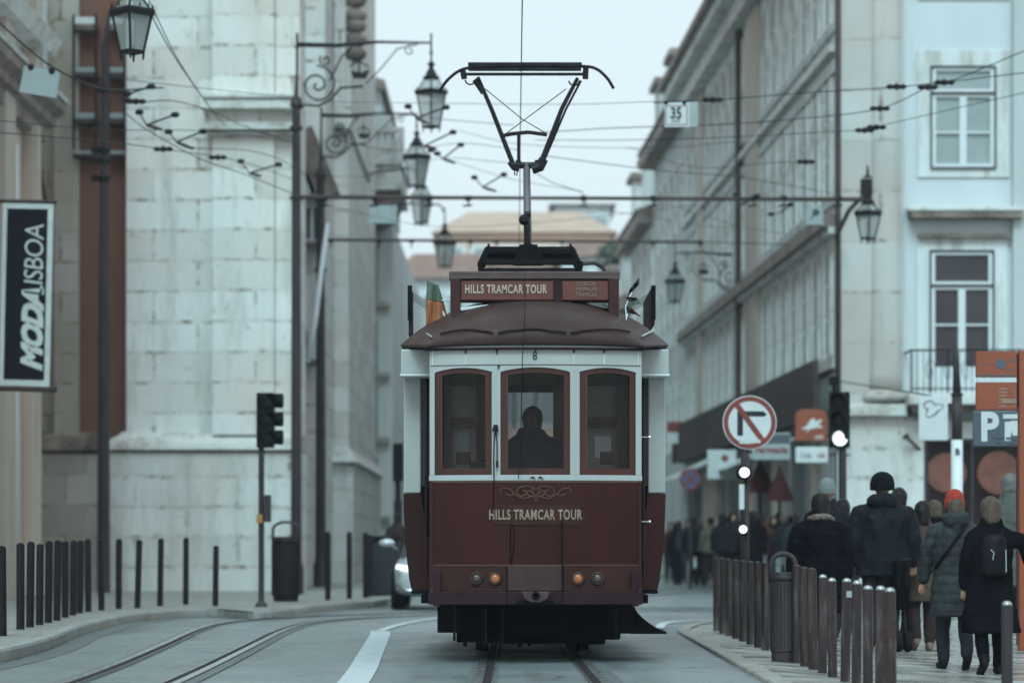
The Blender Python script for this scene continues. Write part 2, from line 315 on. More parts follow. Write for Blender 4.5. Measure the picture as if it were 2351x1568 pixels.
# ================================================================== SETTING
def build_ground():
    xs = [-190, -120, -60, -30, -15]+[-10+i*1.0 for i in range(11)]+[1.5, 2, 2.5, 3, 3.5, 4, 4.5, 4.7, 5.5, 8, 14, 30, 60, 120, 190]
    ys = [-20, 0, 10, 15]+[18+i*2.0 for i in range(22)]+[70, 90, 120, 200, 330]
    b = MB(); b.grid([[(x, y, G(x, y)) for x in xs] for y in ys]); o = b.build('road', m_asphalt, fix=False); tag(o, kind='structure')
build_ground()
def dense(pts, step=.5):
    out = []
    for a, c in zip(pts, pts[1:]):
        n = max(1, int(math.dist(a, c)/step))
        for i in range(n): out.append((a[0]+(c[0]-a[0])*i/n, a[1]+(c[1]-a[1])*i/n))
    out.append(pts[-1]); return out
def smooth_pts(pts, k=3):
    pts = [tuple(p) for p in pts]
    for _ in range(k):
        q = [pts[0]]
        for a, c in zip(pts, pts[1:]): q += [(.75*a[0]+.25*c[0], .75*a[1]+.25*c[1]), (.25*a[0]+.75*c[0], .25*a[1]+.75*c[1])]
        q.append(pts[-1]); pts = q
    return pts
def offs(pts, d):
    out = []
    for i, p in enumerate(pts):
        a = pts[max(0, i-1)]; c = pts[min(len(pts)-1, i+1)]; t = Vector((c[0]-a[0], c[1]-a[1])); t.normalize(); out.append((p[0]+t.y*d, p[1]-t.x*d))
    return out
def ribbon(b, pts, d0, d1, z):                     # d positive = to the right of travel
    A = offs(pts, d0); B = offs(pts, d1)
    b.grid([[(p[0], p[1], G(*p)+z), (q[0], q[1], G(*q)+z)] for p, q in zip(A, B)])
# ---- left pavement with kerb
KL = [(-4.5, 5), (-4.5, 24.1), (-4.52, 25.7), (-4.65, 28.1), (-4.95, 31), (-5.15, 34.5), (-5.25, 37.5), (-5.0, 40.2), (-4.45, 41.3), (-4.0, 40.2), (-3.65, 39.0), (-3.35, 40.5), (-3.15, 44), (-2.7, 46.4), (-2.2, 48), (-2.3, 56), (-2.6, 75), (-3.4, 100), (-4.0, 118)]
KL = smooth_pts(KL, 2)
b = MB(); kin = offs(KL, -.14)
b.add([(x, y, .12) for x, y in kin]+[(-30, 118, .12), (-30, 5, .12)], [tuple(range(len(kin)+2))])
o = b.build('left_pavement', m_cobble); bm = bmesh.new(); bm.from_mesh(o.data); bmesh.ops.triangulate(bm, faces=bm.faces); bm.to_mesh(o.data); bm.free(); tag(o, kind='structure')
b = MB(); rows = []
for p, q in zip(KL, kin): rows.append([(p[0], p[1], -.02), (p[0]-.006, p[1], .10), (p[0]-.02, p[1], .124), (q[0], q[1], .124), (q[0], q[1], .05)])
b.grid(rows); tag(b.build('left_kerb', m_kerb, smooth=False), kind='structure')
b = MB(); ribbon(b, KL, .03, .26, .004); tag(b.build('left_gutter', m_railbed, fix=False), kind='structure')
# ---- right pavement: a nose at the crossing, then back along the side street
def redge(y):
    if y <= 33.4: return 1.92+(y-20)*.008
    t = (y-33.4)
    return 2.03+(1.0*(t/7.0)**1.6 if t < 7 else 1.0+(t-7)*1.1)
b = MB(); kb = MB(); rows = []; krows = []
ys = [4+i*1.0 for i in range(30)]+[33.4+i*.4 for i in range(32)]
for y in ys:
    x0 = redge(y)
    if y > 33: x0 = x0-0.0
    rows.append([(x0+.16+t, y, G(x0+.16+t, y)+.035) for t in (0, .3, .7, 1.2, 1.8, 2.4, 3, 4, 8, 20, 40)])
    krows.append([(x0, y, G(x0, y)-.05), (x0+.004, y, G(x0, y)+.03), (x0+.015, y, G(x0, y)+.040), (x0+.16, y, G(x0, y)+.040)])
b.grid(rows); tag(b.build('right_pavement', m_wetstone, fix=False), kind='structure')
kb.grid(krows); tag(kb.build('right_kerb', m_kerb, fix=False), kind='structure')
# ---- far pavement along the shops
b = MB(); b.box(5.35, 30, 62, 140, -.1, .12); tag(b.build('shop_pavement', m_cobble), kind='structure')
# ---- tram tracks
TR = [(.197, 2), (.197, 23), (.197, 60), (.1, 90), (-.3, 150)]
TL_l = smooth_pts([(-3.2, 8), (-3.3, 20.6), (-3.62, 28), (-4.0, 35.0), (-3.95, 38.4), (-3.1, 41.2), (-1.6, 43.4), (.4, 45.6), (3.0, 49), (6.4, 53)], 3)
TL_r = smooth_pts([(-2.35, 8), (-2.48, 20.6), (-2.68, 28.6), (-2.84, 34.5), (-2.72, 38.2), (-1.9, 41.0), (-.3, 43.2), (1.5, 45.4), (4.0, 48.6), (7.3, 52)], 3)
TC_l = smooth_pts([(-.26, 34), (-.2, 44), (.7, 56), (3.0, 66), (5.2, 72)], 3); TC_r = smooth_pts([(.65, 34), (.75, 43), (1.65, 54), (3.8, 63.5), (6, 69)], 3)
RZ = [0.0]
def rail_line(pts, side):
    pts = dense(pts, .7); RZ[0] += .0009; dz = RZ[0]
    for nm, m, d0, d1, z in (('rail_bed', m_railbed, -.09, .14, .004), ('rail', m_rail, -.036*side, .034*side, .014), ('rail_groove', m_groove, .036*side, .10*side, .012), ('rail_edge', m_rail, .102*side, .115*side, .012)):
        b = MB(); ribbon(b, pts, min(d0, d1), max(d0, d1), z+dz); tag(b.build(nm, m, fix=False), kind='structure')
rail_line([(-.255, 2), (-.255, 23), (-.255, 60), (-.35, 90), (-.75, 150)], 1)
rail_line([(.70, 2), (.72, 18), (.66, 24), (.645, 28), (.645, 60), (.55, 90), (.15, 150)], -1)
rail_line(TL_l, 1); rail_line(TL_r, -1); rail_line(TC_l, 1); rail_line(TC_r, -1)
# ---- white road line, bending away behind the tram
b = MB(); wl = smooth_pts([(-1.02, 8), (-1.17, 20.6), (-1.38, 27), (-1.55, 32.4), (-1.62, 33.6)], 2); ribbon(b, dense(wl), -.12, .12, .008)
tag(b.build('white_lane_line', m_paint, fix=False), kind='structure')
b = MB(); wl = smooth_pts([(-1.66, 33.45), (-1.55, 36.5), (-1.15, 39.8), (-.4, 42.5), (.8, 44.5), (2.4, 46.3)], 3); ribbon(b, dense(wl), -.02, .1, .012)
tag(b.build('thin_lane_line', m_paint, fix=False), kind='structure')
b = MB(); wl = smooth_pts([(1.9, 35.5), (2.2, 39.5), (3.6, 43.2), (6.5, 46.2)], 3); ribbon(b, dense(wl), -.06, .06, .012)
tag(b.build('crossing_line', m_paint, fix=False), kind='structure')

# ================================================================== CHURCH (left)
YW = 59.0
ch = thing('stone_church', 'pale limestone church wall with tall pilasters, heavy plinth and a brown painted strip', 'church', (-8, YW, 0))
def pxbox(b, x0, x1, y0, y1, Y, d, Yr=None):       # box whose FRONT face at depth Y covers the measured pixels; d = depth behind
    Yr = Yr or Y
    return b.box(PX(x0, Yr), PX(x1, Yr), Y, Y+d, PZ(y1, Yr), PZ(y0, Yr))
TOP = -700
b = MB(); b.box(PX(290, YW), PX(668, YW), YW, YW+1.6, 0, 19); b.build('wall', m_stone, ch)
b = MB(); b.box(PX(490, YW), PX(632, YW), YW-.32, YW, PZ(1000, YW), 19); b.build('pilaster', m_stone, ch, bevel=.02)
b = MB(); b.box(PX(632, YW), PX(690, YW), YW-.14, YW+1.5, PZ(1000, YW), 19); b.build('pilaster', m_stone, ch, bevel=.02)
b = MB(); b.box(-19, PX(177, YW), YW+.55, YW+9, 0, 19); b.build('recessed_wall', m_stonedark, ch)
b = MB(); b.box(PX(120, YW), PX(177, YW), YW+.25, YW+.55, PZ(1000, YW), 19); b.build('recessed_pilaster', m_stonedark, ch)
b = MB(); b.box(PX(177, YW), PX(290, YW), YW+.40, YW+9, 0, 19)
b.build('painted_strip', m_brownwall, ch)
b = MB(); b.prism([(PX(290, YW), YW), (PX(290, YW)-.02, YW), (PX(290, YW)-.02, YW+.40), (PX(290, YW), YW+.40)], 'z', PZ(1000, YW), 19); b.build('strip_return', m_brownwall, ch)
# plinth with moulded ledge
def ledge(name, x0, x1, mat, Yf, zb, zt, out=.38, capl=True):
    prof = [(0, zb-.0), (out, zb), (out, zb+.10*(zt-zb)), (out*.92, zb+.35*(zt-zb)), (out*.72, zb+.62*(zt-zb)), (out*.35, zb+.82*(zt-zb)), (out*.22, zt), (0, zt)]
    b = MB(); xl, xr = x0, x1
    b.rings([[(xl+(out-o)*(.8 if capl else 0), Yf-o, z) for o, z in prof], [(xr, Yf-o, z) for o, z in prof]]); return b.build(name, mat, ch)
b = MB(); b.box(PX(252, YW), PX(692, YW-.3), YW-.34, YW+1.4, 0, PZ(1040, YW)); b.build('plinth', m_stone2, ch, bevel=.03)
ledge('ledge', PX(250, YW), PX(692, YW), m_moulding, YW, PZ(1034, YW), PZ(992, YW), .46)
b = MB(); b.box(-19, PX(252, YW)-.003, YW+.12, YW+9, 0, PZ(1040, YW)); b.build('plinth', m_stonedark, ch, bevel=.03)
ledge('ledge', -19, PX(222, YW), m_moulddark, YW+.4, PZ(1034, YW), PZ(990, YW), .40, False)
ledge('ledge', PX(182, YW), PX(262, YW), m_moulddark, YW+.42, PZ(1034, YW), PZ(1002, YW), .3, False)
# cornice band round the pilaster
for (y0, y1, o) in ((226, 236, .34), (238, 252, .27), (254, 262, .40), (290, 297, .20), (299, 307, .28), (310, 316, .16)):
    b = MB(); b.box(PX(490, YW)-o*.5, PX(668, YW)+.1, YW-.32-o, YW+1, PZ(y1, YW), PZ(y0, YW)); b.build('cornice_band', m_moulding, ch, bevel=.02)
b = MB(); b.box(PX(490, YW)-.05, PX(660, YW), YW-.40, YW, PZ(290, YW), PZ(262, YW)); b.build('frieze', m_stone, ch)
# gridded balcony-like window frames in front of the brown strip
for (x0, x1) in ((167, 223), (247, 289)):
    for k, (ya, yb) in enumerate(((38, 70), (153, 178), (258, 284), (345, 360))):
        b = MB(); Y = YW+.02
        b.box(PX(x0, Y), PX(x1, Y), Y, Y+.34, PZ(yb, Y), PZ(ya+ (yb-ya)*.55, Y)); b.build('window_sill', m_rust if k else m_moulddark, ch)
        b = MB(); b.box(PX(x0+3, Y), PX(x1-3, Y), Y+.1, Y+.15, PZ(ya+(yb-ya)*.5, Y), PZ(ya, Y)); b.build('window_blind', m_winwhite if k == 0 else m_signgrey, ch)
    b = MB()
    for x in (x0, x1-5): b.box(PX(x, YW), PX(x+5, YW), YW-.06, YW-.01, PZ(345, YW), PZ(35, YW))
    b.build('window_frame', m_iron, ch)
# farther piers of the nave, stepping back
Y2 = 71.5
b = MB(); b.box(PX(740, Y2), PX(800, Y2), Y2, Y2+14, 0, 26); b.build('nave_pier', m_stone, ch)
b = MB(); b.box(PX(735, Y2-.3), PX(812, Y2-.3), Y2-.45, Y2+14.5, 0, PZ(1062, Y2)); b.build('pier_plinth', m_stone2, ch, bevel=.04)
b = MB(); b.rings([[(PX(732, Y2)-.1, Y2-.75, PZ(1062, Y2)), (PX(824, Y2), Y2-.75, PZ(1062, Y2)), (PX(824, Y2), Y2+15, PZ(1062, Y2)), (PX(732, Y2)-.1, Y2+15, PZ(1062, Y2))],
                   [(PX(738, Y2), Y2-.1, PZ(1026, Y2)), (PX(800, Y2), Y2-.1, PZ(1026, Y2)), (PX(800, Y2), Y2+15, PZ(1026, Y2)), (PX(738, Y2), Y2+15, PZ(1026, Y2))]]); b.build('ledge', m_moulding, ch)
b = MB(); b.box(-19, PX(746, 68), 68, 84, 0, 26); b.build('nave_wall', m_stone, ch)
b = MB(); b.box(PX(690, Y2), PX(808, Y2), Y2-.35, Y2+10, PZ(300, Y2), 26); b.build('upper_wall', m_stone, ch)
b = MB(); b.box(PX(692, Y2), PX(722, Y2), Y2-.5, Y2, PZ(298, Y2), 26); b.build('upper_pilaster', m_stone, ch)
b = MB(); b.box(PX(770, Y2), PX(796, Y2), Y2-.55, Y2, PZ(298, Y2), 26); b.build('upper_pilaster', m_stone, ch)
for y in (6, 42, 64, 96, 128):                     # corbels seen in profile on the tower edge
    b = MB(); b.lathe([(.02, -.22), (.26, -.14), (.34, .0), (.26, .12), (.10, .22)], (PX(814, Y2), Y2-.2, PZ(y, Y2)), 10); b.build('corbel', m_moulddark, ch, smooth=True)
# raking cornice between the piers
b = MB(); a0, a1 = P(690, 305, 67.4), P(752, 455, 67.4)
for k, (wd, m) in enumerate(((.32, m_moulddark), (.16, m_moulding))):
    b = MB(); off = Vector((-.0+k*-.42, 0, k*.05)); n = Vector((a1-a0)).cross(Vector((0, 1, 0))).normalized()
    b.rings([[p+off+n*s*wd+Vector((0, t, 0)) for s, t in ((-1, -.3), (1, -.3), (1, .3), (-1, .3))] for p in (a0, a1)]); b.build('raking_cornice', m, ch)
# louvred windows between the poles
for (x0, x1, y0, y1) in ((692, 740, 472, 556), (694, 722, 752, 826)):
    Y = 67.6; r = thing('louvred_window', None, None, P((x0+x1)/2, y1, Y)); r.parent = ch; r.location -= ch.location
    b = MB(); b.box(PX(x0, Y), PX(x1, Y), Y-.05, Y+.4, PZ(y1, Y), PZ(y0, Y)); bm_ = b.build('window', m_winwhite, None)
    bpy.data.objects.remove(bm_); bpy.data.objects.remove(r)
    w = MB(); t = 5
    w.box(PX(x0, Y), PX(x1, Y), Y-.08, Y+.4, PZ(y0+t, Y), PZ(y0, Y)); w.box(PX(x0, Y), PX(x1, Y), Y-.08, Y+.4, PZ(y1, Y), PZ(y1-t, Y))
    for xx in (x0, (x0+x1)/2-2, x1-t): w.box(PX(xx, Y), PX(xx+t, Y), Y-.08, Y+.4, PZ(y1-t, Y), PZ(y0+t, Y))
    wo_ = w.build('window', m_winwhite, ch)
    l = MB(); n = 9
    l.box(PX(x0+t, Y), PX(x1-t, Y), Y+.1, Y+.12, PZ(y1-t, Y), PZ(y0+t, Y))
    l.build('louvre', m_glassdark, wo_)
    l = MB()
    for i in range(n):
        yy = y0+t+(y1-y0-2*t)*(i+.5)/n; l.box(PX(x0+t, Y), PX(x1-t, Y), Y-.01, Y+.09, PZ(yy+2.2, Y), PZ(yy, Y))
    l.build('slats', m_signgrey, wo_)
    s = MB(); s.box(PX(x0-3, Y), PX(x1+3, Y), Y-.25, Y+.4, PZ(y1+9, Y), PZ(y1, Y)-.003); s.build('window_sill', m_moulddark, ch)

# ================================================================== BALCONY HOUSE farther left
Y3 = 88.0
bh = thing('balcony_house', 'blue grey old house with a stone balustrade balcony jutting out beyond the church', 'house', (-6, Y3, 0))
b = MB(); b.box(-16, PX(902, Y3+1), Y3+1, 118, 0, PZ(500, Y3)); b.build('wall', m_facade, bh)
b = MB(); b.box(PX(803, Y3), PX(825, Y3), Y3, Y3+1.2, 0, PZ(560, Y3)); b.build('pilaster', m_facadewarm, bh)
for i, (y0, y1) in enumerate(((560, 690), (735, 850), (885, 1000), (1050, 1180))):
    b = MB(); b.box(PX(838, Y3+1), PX(868, Y3+1), Y3+.93, Y3+.99, PZ(y1, Y3+1), PZ(y0, Y3+1)); b.build('window', m_glasspale, bh)
    b = MB(); b.box(PX(830, Y3+1), PX(896, Y3+1), Y3+.7, Y3+1, PZ(y1+16, Y3+1), PZ(y1+4, Y3+1)); b.build('string_course', m_stonedark, bh)
b = MB(); b.box(PX(792, Y3), PX(925, Y3), Y3-1.6, Y3+4, PZ(440, Y3), PZ(398, Y3)); b.box(PX(796, Y3), PX(930, Y3), Y3-1.7, Y3+4, PZ(396, Y3), PZ(386, Y3)); b.box(PX(794, Y3), PX(927, Y3), Y3-1.65, Y3+4, PZ(452, Y3), PZ(440, Y3)-.01); bal = b.build('balcony', m_moulding, bh, bevel=.04)
b = MB(); b.box(PX(790, Y3), PX(932, Y3), Y3-1.75, Y3-1.3, PZ(322, Y3), PZ(311, Y3)); b.box(PX(918, Y3), PX(932, Y3), Y3-1.74, Y3-1.34, PZ(386, Y3), PZ(322, Y3)); b.box(PX(790, Y3), PX(803, Y3), Y3-1.74, Y3-1.34, PZ(386, Y3), PZ(322, Y3)); b.build('balustrade_rail', m_moulding, bal)
for i in range(7):
    x = PX(812+i*15.5, Y3); z0 = PZ(386, Y3); b = MB(); h = PZ(322, Y3)-z0
    b.lathe([(.06, 0), (.09, .05*h), (.05, .12*h), (.11, .32*h), (.10, .45*h), (.045, .8*h), (.08, .92*h), (.08, h)], (x, Y3-1.5, z0), 10); b.build('baluster', m_moulding, bal, smooth=True)
b = MB(); pr = [(PX(792, Y3), PZ(456, Y3))]+[(PX(790+104*math.cos(t), Y3), PZ(620-112*math.sin(t), Y3)) for t in [math.radians(a) for a in range(10, 91, 10)]][::-1]
pr = [(PX(800, Y3), PZ(640, Y3)), (PX(800, Y3), PZ(452, Y3)), (PX(925, Y3), PZ(452, Y3)), (PX(895, Y3), PZ(512, Y3)), (PX(850, Y3), PZ(528, Y3)), (PX(822, Y3), PZ(560, Y3)), (PX(812, Y3), PZ(610, Y3))]
b.prism(pr, 'y', Y3-1.4, Y3+2); b.build('corbel', m_moulddark, bh)
b = MB(); b.box(PX(822, Y3+8), PX(880, Y3+8), Y3+6, Y3+14, PZ(500, Y3+8), PZ(215, Y3+8)); b.build('attic', m_white, bh)
b = MB(); z = PZ(215, Y3+8); b.rings([[(PX(815, Y3+8), Y3+5.5, z), (PX(893, Y3+8), Y3+5.5, z-.3), (PX(893, Y3+8), Y3+15, z-.3), (PX(815, Y3+8), Y3+15, z)], [(PX(818, Y3+8), Y3+5.8, z+.45), (PX(890, Y3+8), Y3+5.8, z+.1), (PX(890, Y3+8), Y3+14.5, z+.1), (PX(818, Y3+8), Y3+14.5, z+.45)]]); b.build('roof', m_moulddark, bh)
b = MB(); b.box(PX(830, Y3+7), PX(905, Y3+7), Y3+4.5, Y3+12, PZ(500, Y3+7), PZ(292, Y3+7)); b.build('attic', m_facade2, bh)

# ================================================================== BEIGE HOUSE at the left edge
lb = thing('beige_house', 'beige rendered house corner with a projecting stained cornice at the left edge', 'house', (-9.5, 50, 0))
b = MB(); b.box(-24, -9.5, 30, 54, 0, 18); b.build('wall', m_beige, lb)
b = MB(); b.box(-9.5, -9.28, 53.2, 54.12, 0, 18); b.build('corner_pilaster', m_beige, lb, bevel=.02)
b = MB(); b.box(-9.5, -9.2, 53.1, 54.2, 0, 1.05); b.build('corner_plinth', m_white, lb, bevel=.03)
b = MB(); b.box(-9.5, -9.25, 50.2, 51.2, 0, 18); b.build('pilaster', m_facadewarm, lb, bevel=.02)
b = MB(); prof = [(-9.5, 9.1), (-9.3, 9.15), (-9.27, 9.4), (-9.12, 9.45), (-9.1, 9.6), (-8.92, 9.7), (-8.88, 9.85), (-9.5, 10.1)]; b.prism(prof, 'y', 30, 54.9); b.build('cornice', m_eave, lb)
b = MB(); prof = [(-9.5, 10.12), (-8.86, 9.88), (-8.83, 9.95), (-9.5, 10.3)]; b.prism(prof, 'y', 30, 54.95); b.build('cornice_flashing', m_moulding, lb)
b = MB(); prof = [(-9.5, 10.7), (-9.1, 10.8), (-8.95, 11.1), (-9.5, 11.3)]; b.prism(prof, 'y', 30, 54.6); b.build('upper_cornice', m_moulding, lb)
b = MB(); b.cyl((-9.08, 53.2, 9.9), (-9.08, 53.2, 18), .07, n=10); b.build('drainpipe', m_winwhite, lb, smooth=True)
b = MB(); b.cyl((-9.35, 51.6, 0), (-9.35, 51.6, 8.6), .07, n=10); b.build('drainpipe', m_winwhite, lb, smooth=True)
b = MB(); pts = [P(22+i*4, [300, 330, 365, 385, 372, 340, 300][i] if i < 7 else 300, 52) for i in range(7)]; b.tube([(p.x+0, 54.3, p.z-.2) for p in pts], .03, 6); b.tube([P(84, 300, 54.3), P(92, 380, 54.3), P(104, 460, 54.3)], .04, 6); b.build('hanging_cable', m_rust, lb)

# ================================================================== CORNER BUILDING (right) and its long street facade
YC = 60.0; XC = PX(1925, YC)
cb = thing('corner_building', 'tall pale stone corner building with many narrow windows down the right side of the street', 'building', (XC, YC, 0))
DIR = Vector((-.0357, 1, 0)).normalized(); NRM = Vector((-DIR.y, DIR.x, 0))      # along the street; outwards (towards -x)
def fpt(t, out, z): p = Vector((XC, YC, 0))+DIR*t+NRM*out; return (p.x, p.y, z)
def fbox(b, t0, t1, o0, o1, z0, z1):
    v = [fpt(t, o, z) for z in (z0, z1) for t in (t0, t1) for o in (o0, o1)]
    b.add(v, [(0, 1, 3, 2), (4, 6, 7, 5), (0, 4, 5, 1), (2, 3, 7, 6), (0, 2, 6, 4), (1, 5, 7, 3)]); return b
L1 = 34.0; EAVE = 16.6
b = MB(); fbox(b, 0, L1, -14, 0, 3.9, EAVE); wl_ = b.build('street_wall', m_facade, cb)
b = MB(); b.box(XC+.004, PX(2068, YC), YC-.28, YC-.004, 3.9, 19); b.build('corner_pilaster', m_cornerstone, cb, bevel=.02)
b = MB(); b.box(XC+.01, 22, YC-.002, YC+14, 0, 19); b.build('front_wall', m_white, cb)
b = MB(); b.lathe([(.36, PZ(905, YC)), (.34, PZ(860, YC)), (.30, PZ(700, YC)), (.30, PZ(200, YC)), (.30, 19)], (PX(2030, YC), YC-.28, 0), 20, sy=.5); b.lathe([(.30, PZ(925, YC)), (.52, PZ(918, YC)), (.46, PZ(905, YC)), (.36, PZ(898, YC))], (PX(2030, YC), YC-.28, 0), 20, sy=.6); b.build('corner_column', m_cornerstone, cb, smooth=True)
b = MB(); b.box(XC-.02, PX(2075, YC), YC-.5, YC, PZ(958, YC), PZ(930, YC)); b.build('ledge', m_moulding, cb, bevel=.03)
b = MB(); b.box(XC-.01, PX(2118, YC), YC-.24, YC, 0, PZ(958, YC)-.003); b.build('ground_pier', m_stone2, cb, bevel=.02)
b = MB(); b.box(PX(2322, YC), PX(2500, YC), YC-.2, YC, 3.9, 19); b.build('side_pilaster', m_facade2, cb, bevel=.02)
b = MB(); b.cyl((XC-.05, YC-.32, 0), (XC-.05, YC-.32, 19), .065, n=10); b.build('drainpipe', m_rust, cb, smooth=True)
def tall_window(name, x0, x1, y0, y1, tr, bar, glass, pmat):
    Y = YC-.06; w = MB(); t = 3.5
    for (a, c, d, e) in ((x0, x1, y0, y0+t), (x0, x1, y1-t, y1), (x0, x0+t, y0+t, y1-t), (x1-t, x1, y0+t, y1-t), (x0+t, x1-t, tr-2.5, tr+2.5)): w.box(PX(a, Y), PX(c, Y), Y-.06, Y+.05, PZ(e, Y), PZ(d, Y))
    W = w.build('window', m_winbrown, cb)
    f = MB(); t2 = 9; a0, a1 = x0+t, x1-t; mid = (x0+x1)/2
    def bx(a, c, d, e): f.box(PX(a, Y), PX(c, Y), Y-.02, Y+.045, PZ(e, Y), PZ(d, Y))
    bx(a0, a1, y0+t, y0+t+7); bx(a0, a1, tr-9.5, tr-2.5); bx(a0, a0+t2, y0+t+7, tr-9.5); bx(a1-t2, a1, y0+t+7, tr-9.5)
    bx(a0, a1, tr+2.5, tr+9); bx(a0, a1, y1-t-8, y1-t); bx(a0, a0+t2, tr+9, y1-t-8); bx(a1-t2, a1, tr+9, y1-t-8); bx(mid-8, mid+8, tr+9, y1-t-8)
    bx(a0+t2, mid-8, bar-2, bar+2); bx(mid+8, a1-t2, bar-2, bar+2); f.build('window_sash', m_winwhite, W)
    g = MB(); g.box(PX(a0, Y), PX(a1, Y), Y+.05, Y+.055, PZ(y1-t, Y), PZ(y0+t, Y)); g.build('pane', glass, W)
    s = MB(); bw = 30
    s.box(PX(x0-bw, YC), PX(x0, YC), YC-.06, YC, PZ(y1+20, YC), PZ(y0-36, YC)); s.box(PX(x1, YC), PX(x1+bw, YC), YC-.06, YC, PZ(y1+20, YC), PZ(y0-36, YC)); s.box(PX(x0, YC), PX(x1, YC), YC-.058, YC, PZ(y0, YC), PZ(y0-36, YC)); s.box(PX(x0, YC), PX(x1, YC), YC-.058, YC, PZ(y1+20, YC), PZ(y1, YC)); s.build('window_surround', pmat, cb, bevel=.01)
    return W
tall_window('w', 2136, 2286, 153, 388, 215, 305, m_glasspale, m_facade)
tall_window('w', 2134, 2282, 575, 934, 656, 746, m_glassdark, m_facade)
b = MB(); Y = YC-.08; b.box(PX(2140, Y), PX(2276, Y), Y+.01, Y+.03, PZ(930, Y), PZ(842, Y)); b.build('door_panel', m_winwhite, cb)
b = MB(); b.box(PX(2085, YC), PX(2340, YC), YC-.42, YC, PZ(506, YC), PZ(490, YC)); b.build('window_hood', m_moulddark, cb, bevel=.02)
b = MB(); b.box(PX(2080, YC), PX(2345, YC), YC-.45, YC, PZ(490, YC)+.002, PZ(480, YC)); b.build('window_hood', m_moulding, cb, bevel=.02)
b = MB(); b.box(PX(2105, YC), PX(2318, YC), YC-.22, YC-.1, PZ(548, YC), PZ(538, YC)); b.build('lintel_moulding', m_moulddark, cb)
for (y0, y1, x0, x1) in ((-260, -20, 2136, 2286),): tall_window('w', x0, x1, y0, y1, y0+60, y0+150, m_glasspale, m_facade)
# balcony with iron railing
b = MB(); b.box(PX(2072, YC), PX(2420, YC), YC-1.0, YC, PZ(934, YC), PZ(908, YC)); bl = b.build('balcony_slab', m_moulding, cb, bevel=.03)
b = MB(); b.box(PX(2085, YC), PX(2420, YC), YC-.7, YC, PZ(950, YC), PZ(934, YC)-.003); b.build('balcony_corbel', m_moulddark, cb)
b = MB(); zt, zb = PZ(802, YC-.95), PZ(908, YC)
b.box(PX(2076, YC), 13, YC-.97, YC-.93, zt-.04, zt); b.box(PX(2076, YC), 13, YC-.965, YC-.935, zb+.08, zb+.11); b.box(PX(2076, YC), PX(2080, YC), YC-.97, YC, zt-.04, zt)
x = PX(2078, YC); i = 0
while x < 12.6:
    b.cyl((x, YC-.95, zb), (x, YC-.95, zt-.02), .022 if i % 6 == 0 else .009, n=5); x += .13; i += 1
for k in range(13):
    cx = PX(2078, YC)+.4+k*.39; b.tube([(cx+.13*math.cos(a)*(1-a/9), YC-.95, zb+.5+.2*math.sin(a)) for a in [j*.5 for j in range(14)]], .008, 4)
b.build('balcony_railing', m_iron, cb)
# ground-floor shop with round pictures in its window
sh = MB(); sh.box(PX(2122, YC), PX(2480, YC), YC-.03, YC+.02, .1, PZ(1012, YC)); sw = sh.build('shop_window', m_wooddoor, cb)
for (cx, r) in ((2172, 46), (2292, 50)):
    b = MB(); Rr = r*YC/F; b.lathe([(.001, 0), (Rr, 0), (Rr, -.05), (Rr*.94, -.06), (.001, -.06)], (PX(cx, YC), YC-.04, PZ(1086, YC)), 32, axis='y'); b.build('round_picture', m_terracotta, sw)
b = MB()
for xx in (2122, 2226, 2350): b.box(PX(xx, YC), PX(xx+8, YC), YC-.12, YC-.03, .1, PZ(1012, YC))
b.box(PX(2122, YC), PX(2480, YC), YC-.119, YC-.03, PZ(1016, YC), PZ(1008, YC)); b.build('shop_frame', m_winbrown, sw)
b = MB(); b.box(PX(2122, YC), PX(2480, YC), YC-.16, YC-.02, PZ(1008, YC)+.003, PZ(962, YC)); b.build('shop_lintel', m_stone2, cb)
b = MB(); b.cyl(P(2078, 1000, YC-.6), P(2122, 1042, YC-.1), .035, n=8); b.cyl(P(2086, 998, YC-.6), P(2074, 1006, YC-.6), .05, n=8); b.build('awning_arm', m_rust, cb)
# street side: rows of windows, cornice lines, dark balcony strip, eave
m_slateglass = M('slate_glass', (.085, .10, .10), .4, var=.3, scale=.7)
GL = [m_slateglass, M('blind_glass', (.22, .235, .23), .5, var=.2), m_slateglass, M('deep_glass', (.05, .055, .06), .3, var=.3), m_slateglass]
def street_row(z0, z1, mat_fr, n0=0, n1=18, pitch=1.82, deep=.02):
    # one window mesh and one surround mesh, then shared copies along the wall
    first = None
    for k in range(n0, n1):
        t = .9+k*pitch
        if first is None:
            w = MB(); fbox(w, t, t+.92, .002, .006, z0, z1); W = w.build('window', m_slateglass, cb)
            f = MB(); fbox(f, t-.16, t, .0, deep+.05, z0-.1, z1+.15); fbox(f, t+.92, t+1.08, 0, deep+.05, z0-.1, z1+.15); fbox(f, t, t+.92, 0, deep, z1, z1+.15); fbox(f, t, t+.92, 0, deep+.02, z0-.1, z0)
            f.build('window_surround', m_moulding, W)
            q = MB(); fbox(q, t+.42, t+.50, .006, .02, z0, z1); fbox(q, t, t+.06, .006, .02, z0, z1); fbox(q, t+.86, t+.92, .006, .02, z0, z1)
            for zz in (z0+(z1-z0)*.33, z0+(z1-z0)*.66): fbox(q, t+.06, t+.86, .006, .018, zz, zz+.05)
            q.build('window_sash', m_winwhite, W); first = W; tt = t
        else:
            c = first.copy(); COL.objects.link(c); c.parent = cb; c.location = first.location+DIR*(t-tt); c.material_slots[0].link = 'OBJECT'; c.material_slots[0].material = GL[(k*7+int(z0*3)) % 5]
            for chd in first.children:
                d = chd.copy(); COL.objects.link(d); d.parent = c
street_row(5.35, 7.65, m_moulding); street_row(8.9, 11.3, m_moulding); street_row(12.7, 15.2, m_moulding)
